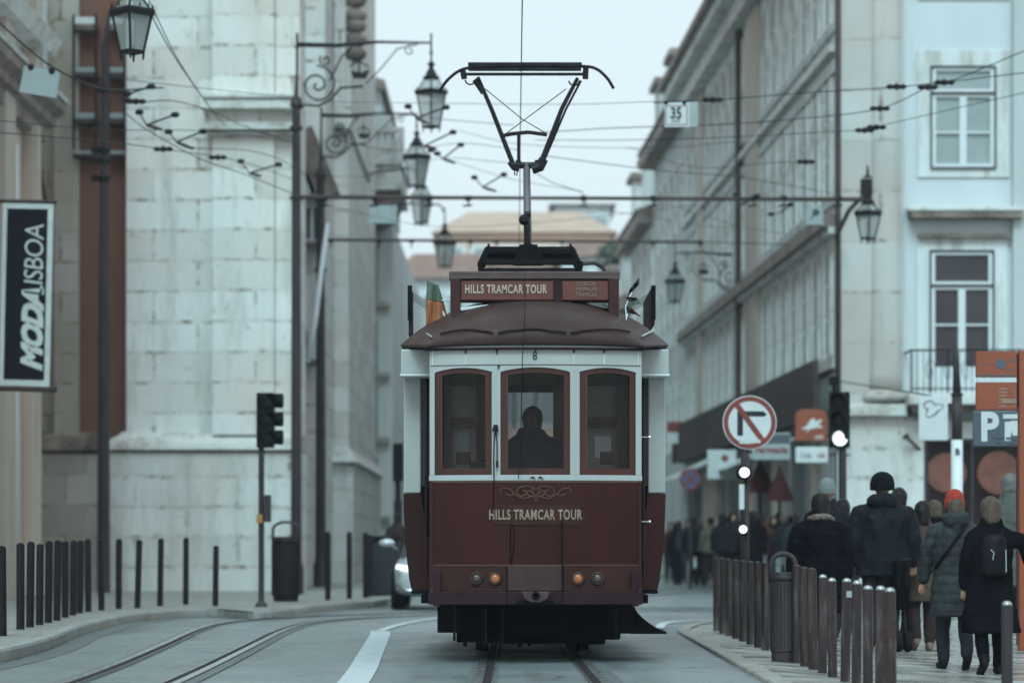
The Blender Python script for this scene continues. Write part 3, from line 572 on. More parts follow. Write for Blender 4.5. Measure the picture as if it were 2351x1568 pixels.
for (z0, z1, o, m) in ((7.95, 8.1, .25, m_moulding), (8.1, 8.38, .45, m_eave), (11.95, 12.1, .22, m_moulding), (5.0, 5.28, .12, m_moulding), (8.6, 8.8, .10, m_facade2), (12.4, 12.6, .10, m_facade2), (11.5, 11.75, .10, m_facade2)):
    b = MB(); fbox(b, 0.3, L1, 0, o*.7, z0, z1); b.build('string_course', m, cb)
b = MB(); fbox(b, .6, L1-.3, .35, .42, 3.95, 5.2); fbox(b, .6, L1-.3, 0, .34, 3.95, 4.05)
for k in range(75): fbox(b, .6+k*.45, .64+k*.45, .42, .46, 3.95, 5.2)
b.build('balcony_screen', m_rust, cb)
b = MB(); fbox(b, -.1, L1, 0, .75, EAVE-.35, EAVE); fbox(b, -.1, L1, 0, .4, EAVE-.9, EAVE-.36); b.build('eave', m_moulding, cb)
b = MB(); fbox(b, -.1, L1, .5, .95, EAVE+.003, EAVE+.22); b.build('gutter', m_eave, cb)
b = MB(); v = [fpt(-.1, .8, EAVE+.23), fpt(L1, .8, EAVE+.23), fpt(L1, -7, EAVE+4.2), fpt(-.1, -7, EAVE+4.2), fpt(L1, -14, EAVE+.23), fpt(-.1, -14, EAVE+.23)]; b.add(v, [(0, 1, 2, 3), (3, 2, 4, 5), (0, 3, 5), (1, 4, 2), (0, 5, 4, 1)]); b.build('roof', m_tile, cb)
for k in range(4):
    b = MB(); t = 4+k*8; fbox(b, t, t+1.8, -2.6, -.4, EAVE+.6, EAVE+2.5); dm = b.build('dormer', m_white, cb); b = MB(); fbox(b, t-.2, t+2, -2.8, -.2, EAVE+2.5, EAVE+2.7); b.build('dormer_roof', m_eave, dm)
for t, m, w in ((13.4, m_facadewarm, 2.6), (17.4, m_rust, .12), (27.5, m_facadewarm, 1.6)):
    b = MB(); fbox(b, t, t+w, 0, .12 if w > 1 else .22, 5.3 if w > 1 else 3.9, EAVE-.95); b.build('party_pier' if w > 1 else 'drainpipe', m, cb)
# arcade of shops below
b = MB(); fbox(b, .25, L1, -14, -.5, .12, 3.9); b.build('shop_wall', m_shop, cb)
for k in range(10):
    b = MB(); t = .3+k*3.4; fbox(b, t, t+.6, -.5, .05, .12, 3.895); b.build('shop_pier', m_facadewarm if k % 2 else m_facade2, cb)
    if k < 9:
        b = MB(); fbox(b, t+.7, t+3.2, -.5, -.45, .7, 3.1); b.build('shop_window', m_shoplit if k in (1, 2, 4, 7) else m_glassdark, cb)
for k, (t0, t1, z, m) in enumerate(((3.8, 6.6, 3.2, m_signgrey), (10.5, 13.5, 3.1, m_awning), (17.5, 22.5, 3.35, m_awning), (24.5, 31, 3.2, m_awning))):
    b = MB(); v = [fpt(t0, .02, z+.6), fpt(t1, .02, z+.6), fpt(t1, 1.3, z), fpt(t0, 1.3, z)]; v += [(x_, y_, z_-.05) for x_, y_, z_ in v]
    b.add(v, [(0, 1, 2, 3), (7, 6, 5, 4), (0, 4, 5, 1), (1, 5, 6, 2), (2, 6, 7, 3), (3, 7, 4, 0)]); b.build('awning', m, cb)

# next houses down the right side
def terrace(name, label, t0, t1, eave, wall, nwin, rows, roofm, dz=3.6, warm=None):
    th = thing(name, label, 'house', fpt(t0, 0, 0))
    b = MB(); fbox(b, t0, t1, -13, 0, 0, eave); b.build('wall', wall, th)
    b = MB(); fbox(b, t0, t1, 0, .6, eave-.35, eave+.15); b.build('eave', m_eave, th)
    b = MB(); v = [fpt(t0, .7, eave+.16), fpt(t1, .7, eave+.16), fpt(t1, -6, eave+dz), fpt(t0, -6, eave+dz), fpt(t1, -13, eave+.16), fpt(t0, -13, eave+.16)]; b.add(v, [(0, 1, 2, 3), (3, 2, 4, 5), (0, 3, 5), (1, 4, 2), (0, 5, 4, 1)]); b.build('roof', roofm, th)
    p = (t1-t0)/nwin; proto = None
    for k in range(nwin):
        for z in rows:
            t = t0+p*(k+.5)-.55
            if proto is None:
                w = MB(); fbox(w, t, t+1.1, .004, .03, z, z+2.1); proto = w.build('window', m_glassdark, th)
                f = MB(); fbox(f, t-.2, t, 0, .07, z-.15, z+2.3); fbox(f, t+1.1, t+1.3, 0, .07, z-.15, z+2.3); fbox(f, t, t+1.1, 0, .06, z+2.1, z+2.3); f.build('window_surround', m_moulding, proto); base = Vector(fpt(t, 0, z))
            else:
                c = proto.copy(); COL.objects.link(c); c.parent = th; c.location = proto.location+Vector(fpt(t, 0, z))-base
                for chd in proto.children: d = chd.copy(); COL.objects.link(d); d.parent = c
    for k in range(2):
        b = MB(); t = t0+(t1-t0)*(.22+.5*k); fbox(b, t, t+2, -3, .1, eave+.2, eave+2.4); dm = b.build('dormer', wall, th); b = MB(); fbox(b, t-.3, t+2.3, -3.1, .3, eave+2.4, eave+2.62); b.build('dormer_roof', m_eave, dm)
    b = MB(); t = t1-1.6; fbox(b, t, t+1, -4.5, -3.3, eave+1, eave+dz+1.3); b.build('chimney', m_facadewarm, th)
    return th
terrace('terraced_house', 'pale terraced house with dormers just past the long stone building', L1+.05, L1+12, 16.0, m_facade2, 5, (4.6, 8.4, 12.2), m_tile, 2.4)
terrace('terraced_house', 'narrow white terraced house with stepped roof farther down the street', L1+12.05, L1+23, 14.0, m_facade, 4, (4.6, 8.4, 11.2), m_tile, 2.2)
terrace('terraced_house', 'farthest grey terraced house before the trees', L1+23.05, L1+38, 11.6, m_facade2, 5, (4.6, 8.4), m_tile, 2.0)

# ================================================================== BACKGROUND HOUSES on the rise at the end of the street
hl = MB(); hl.add([(-60, 135, -.1), (80, 135, -.1), (90, 260, 9), (-70, 260, 9), (-70, 320, 9), (90, 320, 9)], [(0, 1, 2, 3), (3, 2, 5, 4)]); tag(hl.build('hill', m_cobble), kind='structure')
def far_house(label, x0, x1, ytop, Y, wall, roofh=1.6, rows=3, nwin=4, hip=True):
    X0, X1 = PX(x0, Y), PX(x1, Y); zt = PZ(ytop, Y); th = thing('hill_house', label, 'house', ((X0+X1)/2, Y, 0), 'houses on the rise at the end of the street')
    b = MB(); b.box(X0, X1, Y, Y+14, -.1, zt); b.build('wall', wall, th)
    b = MB(); ov = .5; a = .16*(X1-X0) if hip else 0; b.add([(X0-ov, Y-ov, zt+.003), (X1+ov, Y-ov, zt+.003), (X1+ov, Y+14.5, zt+.003), (X0-ov, Y+14.5, zt+.003), (X0+a, Y+7, zt+roofh), (X1-a, Y+7, zt+roofh)], [(0, 3, 2, 1), (0, 1, 5, 4), (2, 3, 4, 5), (1, 2, 5), (3, 0, 4)]); b.build('roof', m_tile if wall is not m_peach else m_peachroof, th)
    w = (X1-X0)/nwin
    for k in range(nwin):
        for r in range(rows):
            z = zt-2.9-r*3.4; xx = X0+w*(k+.5)
            b = MB(); b.box(xx-.75, xx+.75, Y-.06, Y, z-.2, z+2.1); f = b.build('window', m_winwhite, th); b = MB(); b.box(xx-.5, xx+.5, Y-.09, Y-.06, z, z+1.9); b.build('pane', m_glasspale, f)
    return th
m_peachroof = M('pale_roof_tile', (.52, .37, .29), .9, var=.12, scale=.8)
far_house('long peach house with pale hipped roof, highest on the rise', 1010, 1400, 535, 175, m_peach, 2.2, 2, 6)
far_house('white fronted house with peach side bays below the roofs', 905, 1130, 640, 160, m_white, 2.2, 3, 4)
far_house('peach house partly hidden behind the pole base of the tram roof', 1130, 1330, 600, 164, m_peach, 1.4, 3, 4)
far_house('tall pale grey house at the head of the rise', 1275, 1400, 470, 215, m_facade2, .5, 3, 3)
far_house('broad white house behind the tram roof sign', 1290, 1480, 590, 158, m_facade, 1.8, 3, 4)

def tree(label, x, y, h, r, seed, n=5200):
    rnd = random.Random(seed); th = thing('street_tree', label, 'tree', (x, y, 0))
    b = MB(); b.tube([(x, y, -.1), (x+.1, y, h*.3), (x-.1, y, h*.55), (x, y, h*.8)], [.32, .25, .17, .06], 8)
    for k in range(9):
        a = rnd.random()*6.28; z = h*(.38+.05*k); b.tube([(x, y, z), (x+math.cos(a)*r*.4, y+math.sin(a)*r*.4, z+h*.10), (x+math.cos(a)*r*.75, y+math.sin(a)*r*.75, z+h*.2)], [.12, .07, .03], 5)
    b.build('trunk', m_bark, th)
    cl = []
    for k in range(26):
        a = rnd.random()*6.28; zz = rnd.uniform(.45, .95); rr = r*math.sqrt(rnd.random())*(1.1-.7*abs(zz-.65)*2); cl.append((x+math.cos(a)*rr, y+math.sin(a)*rr, h*zz, r*rnd.uniform(.22, .42)))
    b = MB()
    for k in range(n):
        c = rnd.choice(cl); d = Vector((rnd.gauss(0, 1), rnd.gauss(0, 1), rnd.gauss(0, .8))); d = d.normalized()*c[3]*rnd.random()**.35
        p = Vector(c[:3])+d; s = rnd.uniform(.10, .2); u = Vector((rnd.gauss(0, 1), rnd.gauss(0, 1), rnd.gauss(0, 1))).normalized()*s; w = u.cross(Vector((rnd.gauss(0, 1), rnd.gauss(0, 1), rnd.gauss(0, 1)))).normalized()*s*.7
        b.add([p-u, p+w, p+u, p-w], [(0, 1, 2, 3)])
    b.build('crown', m_leaf, th, fix=False)
tree('dark leafed tree rising between the far terrace and the rooftops', PX(1425, 136), 136, 16.5, 2.6, 3)
tree('smaller grey green tree on the rise in front of the white house', PX(1395, 146), 146, 13.5, 2.0, 8, 3600)
# ================================================================== STREET FURNITURE
ORD = ['first', 'second', 'third', 'fourth', 'fifth', 'sixth', 'seventh', 'eighth', 'ninth', 'tenth', 'eleventh', 'twelfth', 'thirteenth', 'fourteenth', 'fifteenth', 'sixteenth', 'seventeenth', 'eighteenth', 'nineteenth', 'twentieth']
def bollard(x, y, z0, h, r, mat, label, group, lean=(0, 0), cap=None):
    th = thing('bollard', label, 'bollard', (x, y, z0), group)
    b = MB(); b.lathe([(r*1.0, 0), (r, h-.03), (r*.97, h-.012)], (x, y, z0), 14); o = b.build('post', mat, th); smooth_by_angle(o)
    b = MB(); b.lathe([(r*.97, h-.012), (r*.8, h+.006), (r*.4, h+.016), (.002, h+.019)], (x, y, z0), 14); b.build('cap', cap or mat, th, smooth=True)
    th.rotation_euler = (lean[0]*1.5, lean[1]*1.5, random.random()*6); return th
LB = [(15, 1245, 640), (140, 1200, 620), (205, 1185, 610), (270, 1170, 625), (330, 1155, 605), (388, 1140, 600), (445, 1120, 605), (497, 1105, 600), (545, 1090, 600), (603, 1080, 590), (693, 1070, 590), (810, 1060, 590), (938, 1055, 595), (1092, 1040, 585), (1268, 1030, 580), (1470, 1040, 635)]
rb = random.Random(3)
for i, (cx, cb_, ct) in enumerate(LB):
    px, yb, yt = cx*.3363, 1040.8+cb_*.3363, 1040.8+ct*.3363; s = (yb-HY)/.88; Y = F/s
    bollard((px-CX)/s, Y, .12, (yb-yt)/s, .047, m_bollardL, f'{ORD[i]} dark metal bollard counted from the left picture edge, on the left kerb', 'bollards on the left pavement', (rb.uniform(-.01, .01), rb.uniform(-.012, .012) if i != 12 else -.03))
for i, (cx, cb_, ct) in enumerate([(490, 1000, 540), (637, 990, 540), (748, 985, 545), (778, 975, 560)]):
    px, yb, yt = 587.7+cx*.3363, 1040.8+cb_*.3363, 1040.8+ct*.3363; s = (yb-HY)/.88; Y = F/s
    bollard((px-CX)/s, Y, .12, (yb-yt)/s, .05, m_bollardL, f'{ORD[i]} dark bollard to the right of the left litter bin, before the silver car', 'bollards beside the litter bin')
# right-hand row, nearest last
RB = [(1645, 1281), (1659, 1283), (1673, 1285), (1689, 1287), (1705, 1289), (1722, 1291), (1740, 1292), (1757, 1294), (1829, 1300), (1848, 1305), (1867, 1308), (1888, 1323), (1912, 1331), (1940, 1332), (1966, 1337), (1993, 1349), (2021, 1350), (2047, 1354)]
for i, (px, yt) in enumerate(RB):
    Xb = 2.57+max(0, (px-1880))*.0001; Y = Xb*F/(px-CX); zt = PZ(yt, Y); h = max(.9, zt-G(Xb, Y)-.03)
    nm = f'{ORD[i]} worn brown bollard of the dense right hand row, counted from the tram'
    bd = bollard(Xb, Y, zt-h, h, .041 if i < 11 else .038, m_bollardR, nm, 'bollards in the dense right row', (rb.uniform(-.006, .006), rb.uniform(-.01, .01)), m_chrome if i > 10 else None)
    if i == 17:
        s_ = MB(); s_.lathe([(.0392, 0), (.0392, .13)], (Xb, Y, zt-.33), 14); s_.box(Xb-.001, Xb+.001, Y-.0392, Y-.039, zt-.3, zt-.25); st = s_.build('sticker', m_tramplate, bd)
    if i == 13:
        s_ = MB(); s_.box(Xb-.022, Xb+.022, Y-.044, Y-.040, zt-.13, zt-.08); s_.build('sticker', m_signgrey, bd)
Xb = 3.42; Y = Xb*F/(2312-CX); zt = PZ(1385, Y); bollard(Xb, Y, zt-.95, .95, .040, m_pole, 'lone smooth grey bollard at the far right in front of the woman with the backpack', 'bollards in the dense right row', cap=m_chrome)
bpy.data.objects[-1] if False else None

def bin_(x, y, z0, r, h, hoop, mat, label):
    th = thing('litter_bin', label, 'litter bin', (x, y, z0))
    b = MB(); b.lathe([(r*.86, 0), (r*.9, .02), (r*.9, .08), (r, .10), (r, h*.93), (r*.96, h*.97), (r*.90, h)], (x, y, z0), 24); smooth_by_angle(b.build('barrel', mat, th), .4)
    b = MB(); b.lathe([(r*1.03, 0), (r*1.03, .04), (r*.98, .05)], (x, y, z0+h*.90), 24); b.build('rim', mat, th, smooth=True)
    b = MB(); b.tube([(x-r*.92, y, z0+h-.1), (x-r*.92, y, z0+h+hoop*.45)]+[(x-r*.92*math.cos(a), y, z0+h+hoop*.45+hoop*.55*math.sin(a)) for a in [math.pi*k/10 for k in range(1, 10)]]+[(x+r*.92, y, z0+h+hoop*.45), (x+r*.92, y, z0+h-.1)], .024, 8); b.build('hoop', m_pole, th, smooth=True)
    b = MB()
    for k in range(24):
        a = k*math.pi/12; b.cyl((x+math.cos(a)*r*1.003, y+math.sin(a)*r*1.003, z0+.12), (x+math.cos(a)*r*1.003, y+math.sin(a)*r*1.003, z0+h*.88), .006, n=4)
    b.build('ribs', mat, th); return th
s = (1380-HY)/.88; bin_(PX(656, F/s), F/s, .12, 32/s, 148/s, 34/s, m_bollardL, 'round dark litter bin with an arched hoop beside the left traffic light')
s = 253; Y = F/s; bin_(PX(1793, Y)+.02, Y, PZ(1518, Y), 30/s, 205/s, 42/s, m_pole, 'tall brown litter bin with a thin round hoop inside the right bollard row')
bpy.context.view_layer.update()

# ---- traffic lights
def signal(name, label, px, yt, yb, Y, w, visor_dir, lit, pole_px, pole_r, base_z, extra=None):
    th = thing(name, label, 'traffic light', (PX(pole_px, Y), Y, base_z)); s = F/Y; x = PX(px, Y); zt, zb = PZ(yt, Y), PZ(yb, Y); h = (zt-zb)
    b = MB(); b.box(x-w/2, x+w/2, Y-.10, Y+.06, zb, zt); b.box(x-w*.42, x+w*.42, Y+.06, Y+.11, zb+.05, zt-.05); hs = b.build('housing', m_black, th, bevel=.02)
    for k in range(3):
        z = zt-h*(k+.5)/3; R = min(w, h/3)*.40
        b = MB(); n = 14; dx, dy = visor_dir; r0 = []; r1 = []
        for i in range(n+1):
            a = math.pi*1.0*i/n-.15+(.3*i/n); r0.append((x+math.cos(a)*R*1.12, Y-.10, z+math.sin(a)*R*1.12)); r1.append((x+math.cos(a)*R*1.05+dx, Y-.10+dy, z+math.sin(a)*R*1.05))
        b.grid([r0, r1]); v = b.build('visor', m_black, th, smooth=True, fix=False); sm = v.modifiers.new('t', 'SOLIDIFY'); sm.thickness = .008
        b = MB(); b.lathe([(.001, -.125), (R*.6, -.12), (R, -.105), (R, -.09)], (x, Y, z), 20, axis='y'); b.build('lens', m_lens_on if k in lit else m_lens_off, th, smooth=True)
    b = MB(); b.cyl((PX(pole_px, Y), Y, base_z), (PX(pole_px, Y), Y, zb+.02 if abs(pole_px-px) < 20 else zt), pole_r, n=12)
    b.lathe([(pole_r*2.1, 0), (pole_r*2.1, .03), (pole_r*1.3, .08), (pole_r, .1)], (PX(pole_px, Y), Y, base_z), 14); smooth_by_angle(b.build('pole', m_pole, th))
    return th
s = (1393-HY)/.88; Y = F/s
t1 = signal('traffic_light', 'dark traffic light facing right on a thin post beside the left litter bin', 610, 902, 1028, Y, .27, (.10, -.06), (), 600, .045, .12)
b = MB(); x = PX(610, Y); 
for k in range(3):
    z = PZ(902, Y)-(PZ(902, Y)-PZ(1028, Y))*(k+.5)/3; b.lathe([(.11, 0), (.115, .14), (.10, .15), (.09, .0)], (x+.12, Y-.0, z+.02), 12, axis='x')
b.build('side_visors', m_black, t1)
b = MB(); b.box(PX(608, Y), PX(622, Y), Y-.09, Y+.06, PZ(1198, Y), PZ(1136, Y)); b.build('control_box', m_pole, t1, bevel=.01)
b = MB(); b.box(PX(590, Y), PX(604, Y), Y-.10, Y-.02, PZ(1201, Y), PZ(1181, Y)); b.build('push_button', M('button_orange', (.38, .17, .05), .5), t1, bevel=.01)
Y = 45.0
t2 = signal('traffic_light', 'traffic light with its bottom lamp glowing white at the corner of the stone building', 1927, 900, 1028, Y, .33, (-.07, -.17), (2,), 1936, .055, G(5, 45)+.03)
b = MB(); b.box(PX(1903, Y), PX(1922, Y), Y-.25, Y+.05, PZ(884, Y), PZ(866, Y)); b.cyl((PX(1914, Y), Y, PZ(900, Y)), (PX(1914, Y), Y, PZ(884, Y)), .025, n=6); b.build('camera', m_black, t2, bevel=.01)
b = MB(); b.cyl((PX(1923, Y), Y, 0), (PX(1923, Y), Y, PZ(1032, Y)), .02, n=6); b.build('conduit', m_signgrey, t2)
Y = 35.25
th = thing('signal_post', 'slim dark post with two round white lamps in front of the crowd', 'traffic light', (PX(1714, Y), Y, G(3.0, Y)))
b = MB(); b.cyl((PX(1714, Y), Y, -.1), (PX(1714, Y), Y, PZ(1045, Y)), .035, n=10); b.build('pole', m_pole, th, smooth=True)
for (xx, yy, r) in ((1707, 1085, 11.5), (1704, 1215, 9)):
    R = r/(F/Y); b = MB(); b.lathe([(R*1.5, .1), (R*1.5, -.06), (R*1.25, -.08)], (PX(xx, Y), Y-.06, PZ(yy, Y)), 18, axis='y'); hd = b.build('lamp_head', m_black, th)
    b = MB(); b.lathe([(.001, -.10), (R, -.095), (R, -.08)], (PX(xx, Y), Y-.06, PZ(yy, Y)), 18, axis='y'); b.build('lens', m_lens_on, hd)
b = MB(); b.box(PX(1696, Y), PX(1708, Y), Y-.08, Y-.02, PZ(1170, Y), PZ(1112, Y)); b.build('glare_panel', m_signwhite, th, bevel=.01)
# dark signal seen behind the tram on the left
Y = 62.0; th = thing('traffic_light', 'dark traffic light on a pole half hidden behind the left side of the tram', 'traffic light', (PX(914, Y), Y, 0))
b = MB(); b.cyl((PX(914, Y), Y, 0), (PX(914, Y), Y, PZ(1060, Y)), .06, n=10); b.build('pole', m_iron, th); b = MB(); b.box(PX(902, Y), PX(926, Y), Y-.15, Y+.1, PZ(1105, Y), PZ(1018, Y)); b.build('housing', m_black, th, bevel=.02)
b = MB(); b.box(PX(905, Y), PX(923, Y), Y-.2, Y+.1, PZ(1200, Y), PZ(1150, Y)); b.build('control_box', m_iron, th)

# ---- signs
def disc(b, c, r, y0, y1, n=36): return b.lathe([(.001, y1), (r, y1), (r, y0), (.001, y0)], c, n, axis='y')
def ringm(b, c, r0, r1, y0, y1, n=36): 
    k = len(b.v); b.lathe([(r0, y0), (r1, y0), (r1, y1), (r0, y1), (r0, y0)], c, n, axis='y'); b.f = b.f[:-2]; b.m = b.m[:-2]; return b
Y = 35.6; s = F/Y; c = P(1721, 970, Y); R = 62/s
th = thing('road_sign', 'round red rimmed sign with a crossed out right turn arrow on a dark post', 'road sign', (PX(1710, Y), Y, G(3, Y)))
b = MB(); b.cyl((PX(1710, Y), Y+.06, -.1), (PX(1710, Y), Y+.06, PZ(960, Y)), .05, n=10); b.build('pole', m_pole, th, smooth=True)
b = MB(); disc(b, c, R, -.012, .012); pl = b.build('plate', m_signwhite, th)
b = MB(); ringm(b, c, R*.80, R*.965, -.018, -.0125); b.build('red_rim', m_signred, pl)
b = MB(); w = 6.5/s; b.box(c.x-22/s-w, c.x-22/s+w, Y-.0155, Y-.0125, c.z-30/s, c.z+14/s); b.box(c.x-22/s-w, c.x+32/s, Y-.0155, Y-.0125, c.z+14/s, c.z+26/s); b.prism([(c.x+30/s, c.z+26/s), (c.x+30/s, c.z+12/s), (c.x+40/s, c.z+19/s)], 'y', Y-.0155, Y-.0125); b.prism([(c.x-22/s-w*1.0, c.z+6/s), (c.x-22/s-w*1.0, c.z+24/s), (c.x-8/s, c.z+26/s)], 'y', Y-.0153, Y-.0123); b.build('arrow', m_signletter, pl)
b = MB(); a = math.radians(-54); u = Vector((math.cos(a), 0, math.sin(a))); n_ = Vector((-u.z, 0, u.x)); ww = 6/s
b.add([tuple(c+u*k*R*.84+n_*j*ww+Vector((0, t, 0))) for t in (-.021, -.016) for k, j in ((-1, -1), (1, -1), (1, 1), (-1, 1))], [(0, 1, 2, 3), (4, 7, 6, 5), (0, 4, 5, 1), (1, 5, 6, 2), (2, 6, 7, 3), (3, 7, 4, 0)]); b.build('slash', m_signred, pl)
b = MB(); b.box(c.x-.02*s/s-.10, c.x+.14, Y-.024, Y-.0215, c.z-R*.76, c.z-R*.64, 0); b.prism([(c.x-.12, c.z-R*.60), (c.x-.05, c.z-R*.74), (c.x+.02, c.z-R*.80), (c.x-.14, c.z-R*.78)], 'y', Y-.026, Y-.0245); b.build('sticker', m_paper, pl)
Y = 70.0; c = P(1585, 1100, Y); R = 25*Y/F
th = thing('road_sign', 'small blue no parking disc with a red cross, far down the right pavement', 'road sign', (c.x, Y, .0))
b = MB(); b.cyl((c.x, Y+.05, 0), (c.x, Y+.05, c.z), .04, n=8); b.build('pole', m_pole, th); b = MB(); disc(b, c, R, -.01, .01); pl = b.build('plate', m_bluecirc, th)
b = MB(); ringm(b, c, R*.8, R, -.016, -.011)
for sg in (1, -1):
    u = Vector((.7071, 0, .7071*sg)); n_ = Vector((-u.z, 0, u.x)); b.add([tuple(c+u*k*R*.85+n_*j*R*.09+Vector((0, t, 0))) for t in (-.018-.002*sg, -.011) for k, j in ((-1, -1), (1, -1), (1, 1), (-1, 1))], [(0, 1, 2, 3), (0, 4, 5, 1), (1, 5, 6, 2), (2, 6, 7, 3), (3, 7, 4, 0)])
b.build('red_cross', m_signred, pl)
# orange shop sign with white galloping rider, hung from the corner building
Y = 58.0; s = F/Y
th = thing('shop_sign', 'orange shop sign with a white horse and rider emblem over a white name panel', 'shop sign', P(1900, 950, Y))
b = MB(); x0, x1 = PX(1826, Y), PX(1898, Y); z0, z1 = PZ(1012, Y), PZ(940, Y); r = .14
pr = [(x0, z0), (x1, z0), (x1, z1-r), (x1-r*.3, z1-r*.3), (x1-r, z1), (x0+r, z1), (x0+r*.3, z1-r*.3), (x0, z1-r)]; b.prism(pr, 'y', Y-.06, Y+.06); pl = b.build('board', m_orange, th, bevel=.01)
def pp(pts, cx, cy, k=1.0): return [(PX(cx+a*k, Y), PZ(cy-b_*k, Y)) for a, b_ in pts]
horse = [(-26, -6), (-20, -3), (-12, 2), (-9, 8), (-5, 14), (0, 17), (4, 15), (5, 10), (11, 12), (17, 15), (20, 10), (15, 7), (12, 3), (18, 0), (21, -6), (15, -4), (8, -4), (2, -6), (-6, -6), (-12, -12), (-18, -14), (-12, -8), (-14, -5), (-20, -8)]
b = MB(); b.prism(pp(horse, 1866, 978, 1.05), 'y', Y-.075, Y-.0605); b.build('emblem', m_signwhite, pl)
text_mesh('lettering', 'ctt', m_signwhite, pl, (PX(1878, Y), Y-.064, PZ(1003, Y)), .16, shear=.3, offset=.002)
b = MB(); b.box(PX(1826, Y), PX(1901, Y), Y-.05, Y+.05, PZ(1063, Y), PZ(1026, Y)); pl = b.build('name_panel', m_signwhite, th, bevel=.03)
text_mesh('lettering', 'Loja', m_signblue, pl, (PX(1850, Y), Y-.053, PZ(1045, Y)), .14); text_mesh('lettering', 'ctt', m_signred, pl, (PX(1885, Y), Y-.053, PZ(1045, Y)), .15, offset=.003)
b = MB(); b.box(PX(1898, Y), XC+.0, Y-.03, Y+.03, PZ(946, Y)-.03, PZ(946, Y)+.03); b.build('bracket', m_iron, th); b = MB(); b.box(PX(1901, Y), XC, Y-.03, Y+.03, PZ(1044, Y)-.02, PZ(1044, Y)+.02); b.build('bracket', m_iron, th)
Y = 60.5
th = thing('shop_sign', 'grey shop sign with blurred red lettering behind the round no turn sign', 'shop sign', P(1770, 1030, Y))
b = MB(); b.box(PX(1726, Y), PX(1814, Y), Y-.06, Y+.06, PZ(1056, Y), PZ(994, Y)); pl = b.build('board', m_signgrey, th, bevel=.02)
b = MB(); b.box(PX(1728, Y), PX(1812, Y), Y-.07, Y-.061, PZ(1018, Y), PZ(997, Y)); b.build('upper_band', m_signblue, pl)
text_mesh('lettering', 'Farmacia', m_signred, pl, (PX(1770, Y), Y-.066, PZ(1033, Y)), .2, offset=.006)
b = MB(); b.box(PX(1814, Y), 7.0, Y-.03, Y+.03, PZ(1000, Y)-.03, PZ(1000, Y)+.03); b.build('bracket', m_iron, th)
Y = 72.0
th = thing('shop_sign', 'square off white hanging sign above the shops left of the round no turn sign', 'shop sign', P(1655, 1065, Y))
b = MB(); b.box(PX(1624, Y), PX(1690, Y), Y-.06, Y+.06, PZ(1100, Y), PZ(1033, Y)); pl = b.build('board', m_signwhite, th, bevel=.02); b = MB(); disc(b, P(1664, 1052, Y), .09, -.07, -.061); b.build('emblem', m_signred, pl)
b = MB(); b.box(PX(1690, Y), 6.7, Y-.03, Y+.03, PZ(1040, Y)-.03, PZ(1040, Y)+.03); b.build('bracket', m_iron, th)
Y = 92; th = thing('shop_sign', 'small red and white stacked shop sign right beside the tram body', 'shop sign', P(1548, 1000, Y))
b = MB(); b.box(PX(1532, Y), PX(1566, Y), Y-.06, Y+.06, PZ(992, Y), PZ(968, Y)); b.build('board', m_signred, th); b = MB(); b.box(PX(1532, Y), PX(1568, Y), Y-.06, Y+.06, PZ(1018, Y), PZ(993, Y)); b.build('name_panel', m_signwhite, th)
b = MB(); b.box(PX(1566, Y), 6.1, Y-.03, Y+.03, PZ(975, Y)-.03, PZ(975, Y)+.03); b.build('bracket', m_iron, th)
# dark red parasols outside the shops
for (px, yt, yb, Y, w, lab) in ((1745, 1062, 1130, 66, 66, 'dark red closed fringe parasol between the hanging signs and the crowd'), (1790, 1080, 1150, 64, 60, 'dark maroon parasol beside the brown shop pier')):
    th = thing('parasol', lab, 'parasol', (PX(px, Y), Y, .1)); r = w*.5*Y/F*1.2
    b = MB(); b.lathe([(r, PZ(yb, Y)), (r*.55, PZ((yt+yb)/2, Y)), (.05, PZ(yt, Y))], (PX(px, Y), Y, 0), 8); b.build('canopy', m_parasol, th); b = MB(); b.cyl((PX(px, Y), Y, .1), (PX(px, Y), Y, PZ(yt, Y)+.1), .035, n=8); b.build('pole', m_iron, th)
# banner on the left house
Y = 45.0; s = F/Y
th = thing('banner', 'tall black banner with white sideways lettering in a pale frame on the beige house', 'banner', P(56, 895, Y))
b = MB(); x0, x1 = PX(-2, Y), PX(113, Y); z0, z1 = PZ(888, Y), PZ(468, Y)
b.box(x0, x1, Y-.02, Y+.02, z0, z1); bd = b.build('border', m_bannertext, th)
b = MB(); b.box(PX(8, Y), PX(101, Y), Y-.026, Y-.0205, PZ(872, Y), PZ(480, Y)); fc = b.build('cloth', m_banner, th)
k = text_mesh('lettering', 'MODA', m_bannertext, fc, (PX(74, Y), Y-.029, PZ(758, Y)), .50, wscale=.92, hscale=.9, offset=.03, shear=.35, rot=(math.pi/2, 0, 0), roll=math.pi/2, extrude=.001, spacing=.9)
k = text_mesh('lettering', 'LISBOA', m_bannertext, fc, (PX(74, Y), Y-.029, PZ(598, Y)), .50, wscale=.78, hscale=.9, offset=-.002, shear=.12, rot=(math.pi/2, 0, 0), roll=math.pi/2, extrude=.001, spacing=.92)
b = MB(); b.cyl((-9.5, Y, z1+.03), (x1+.05, Y, z1+.03), .035, n=8); b.build('bracket', m_rust, th); b = MB(); b.cyl((-9.5, Y, z0-.03), (x1+.12, Y, z0-.03), .05, n=8); b.build('bracket', m_rust, th)
th.rotation_euler = (0, math.radians(1.3), 0)

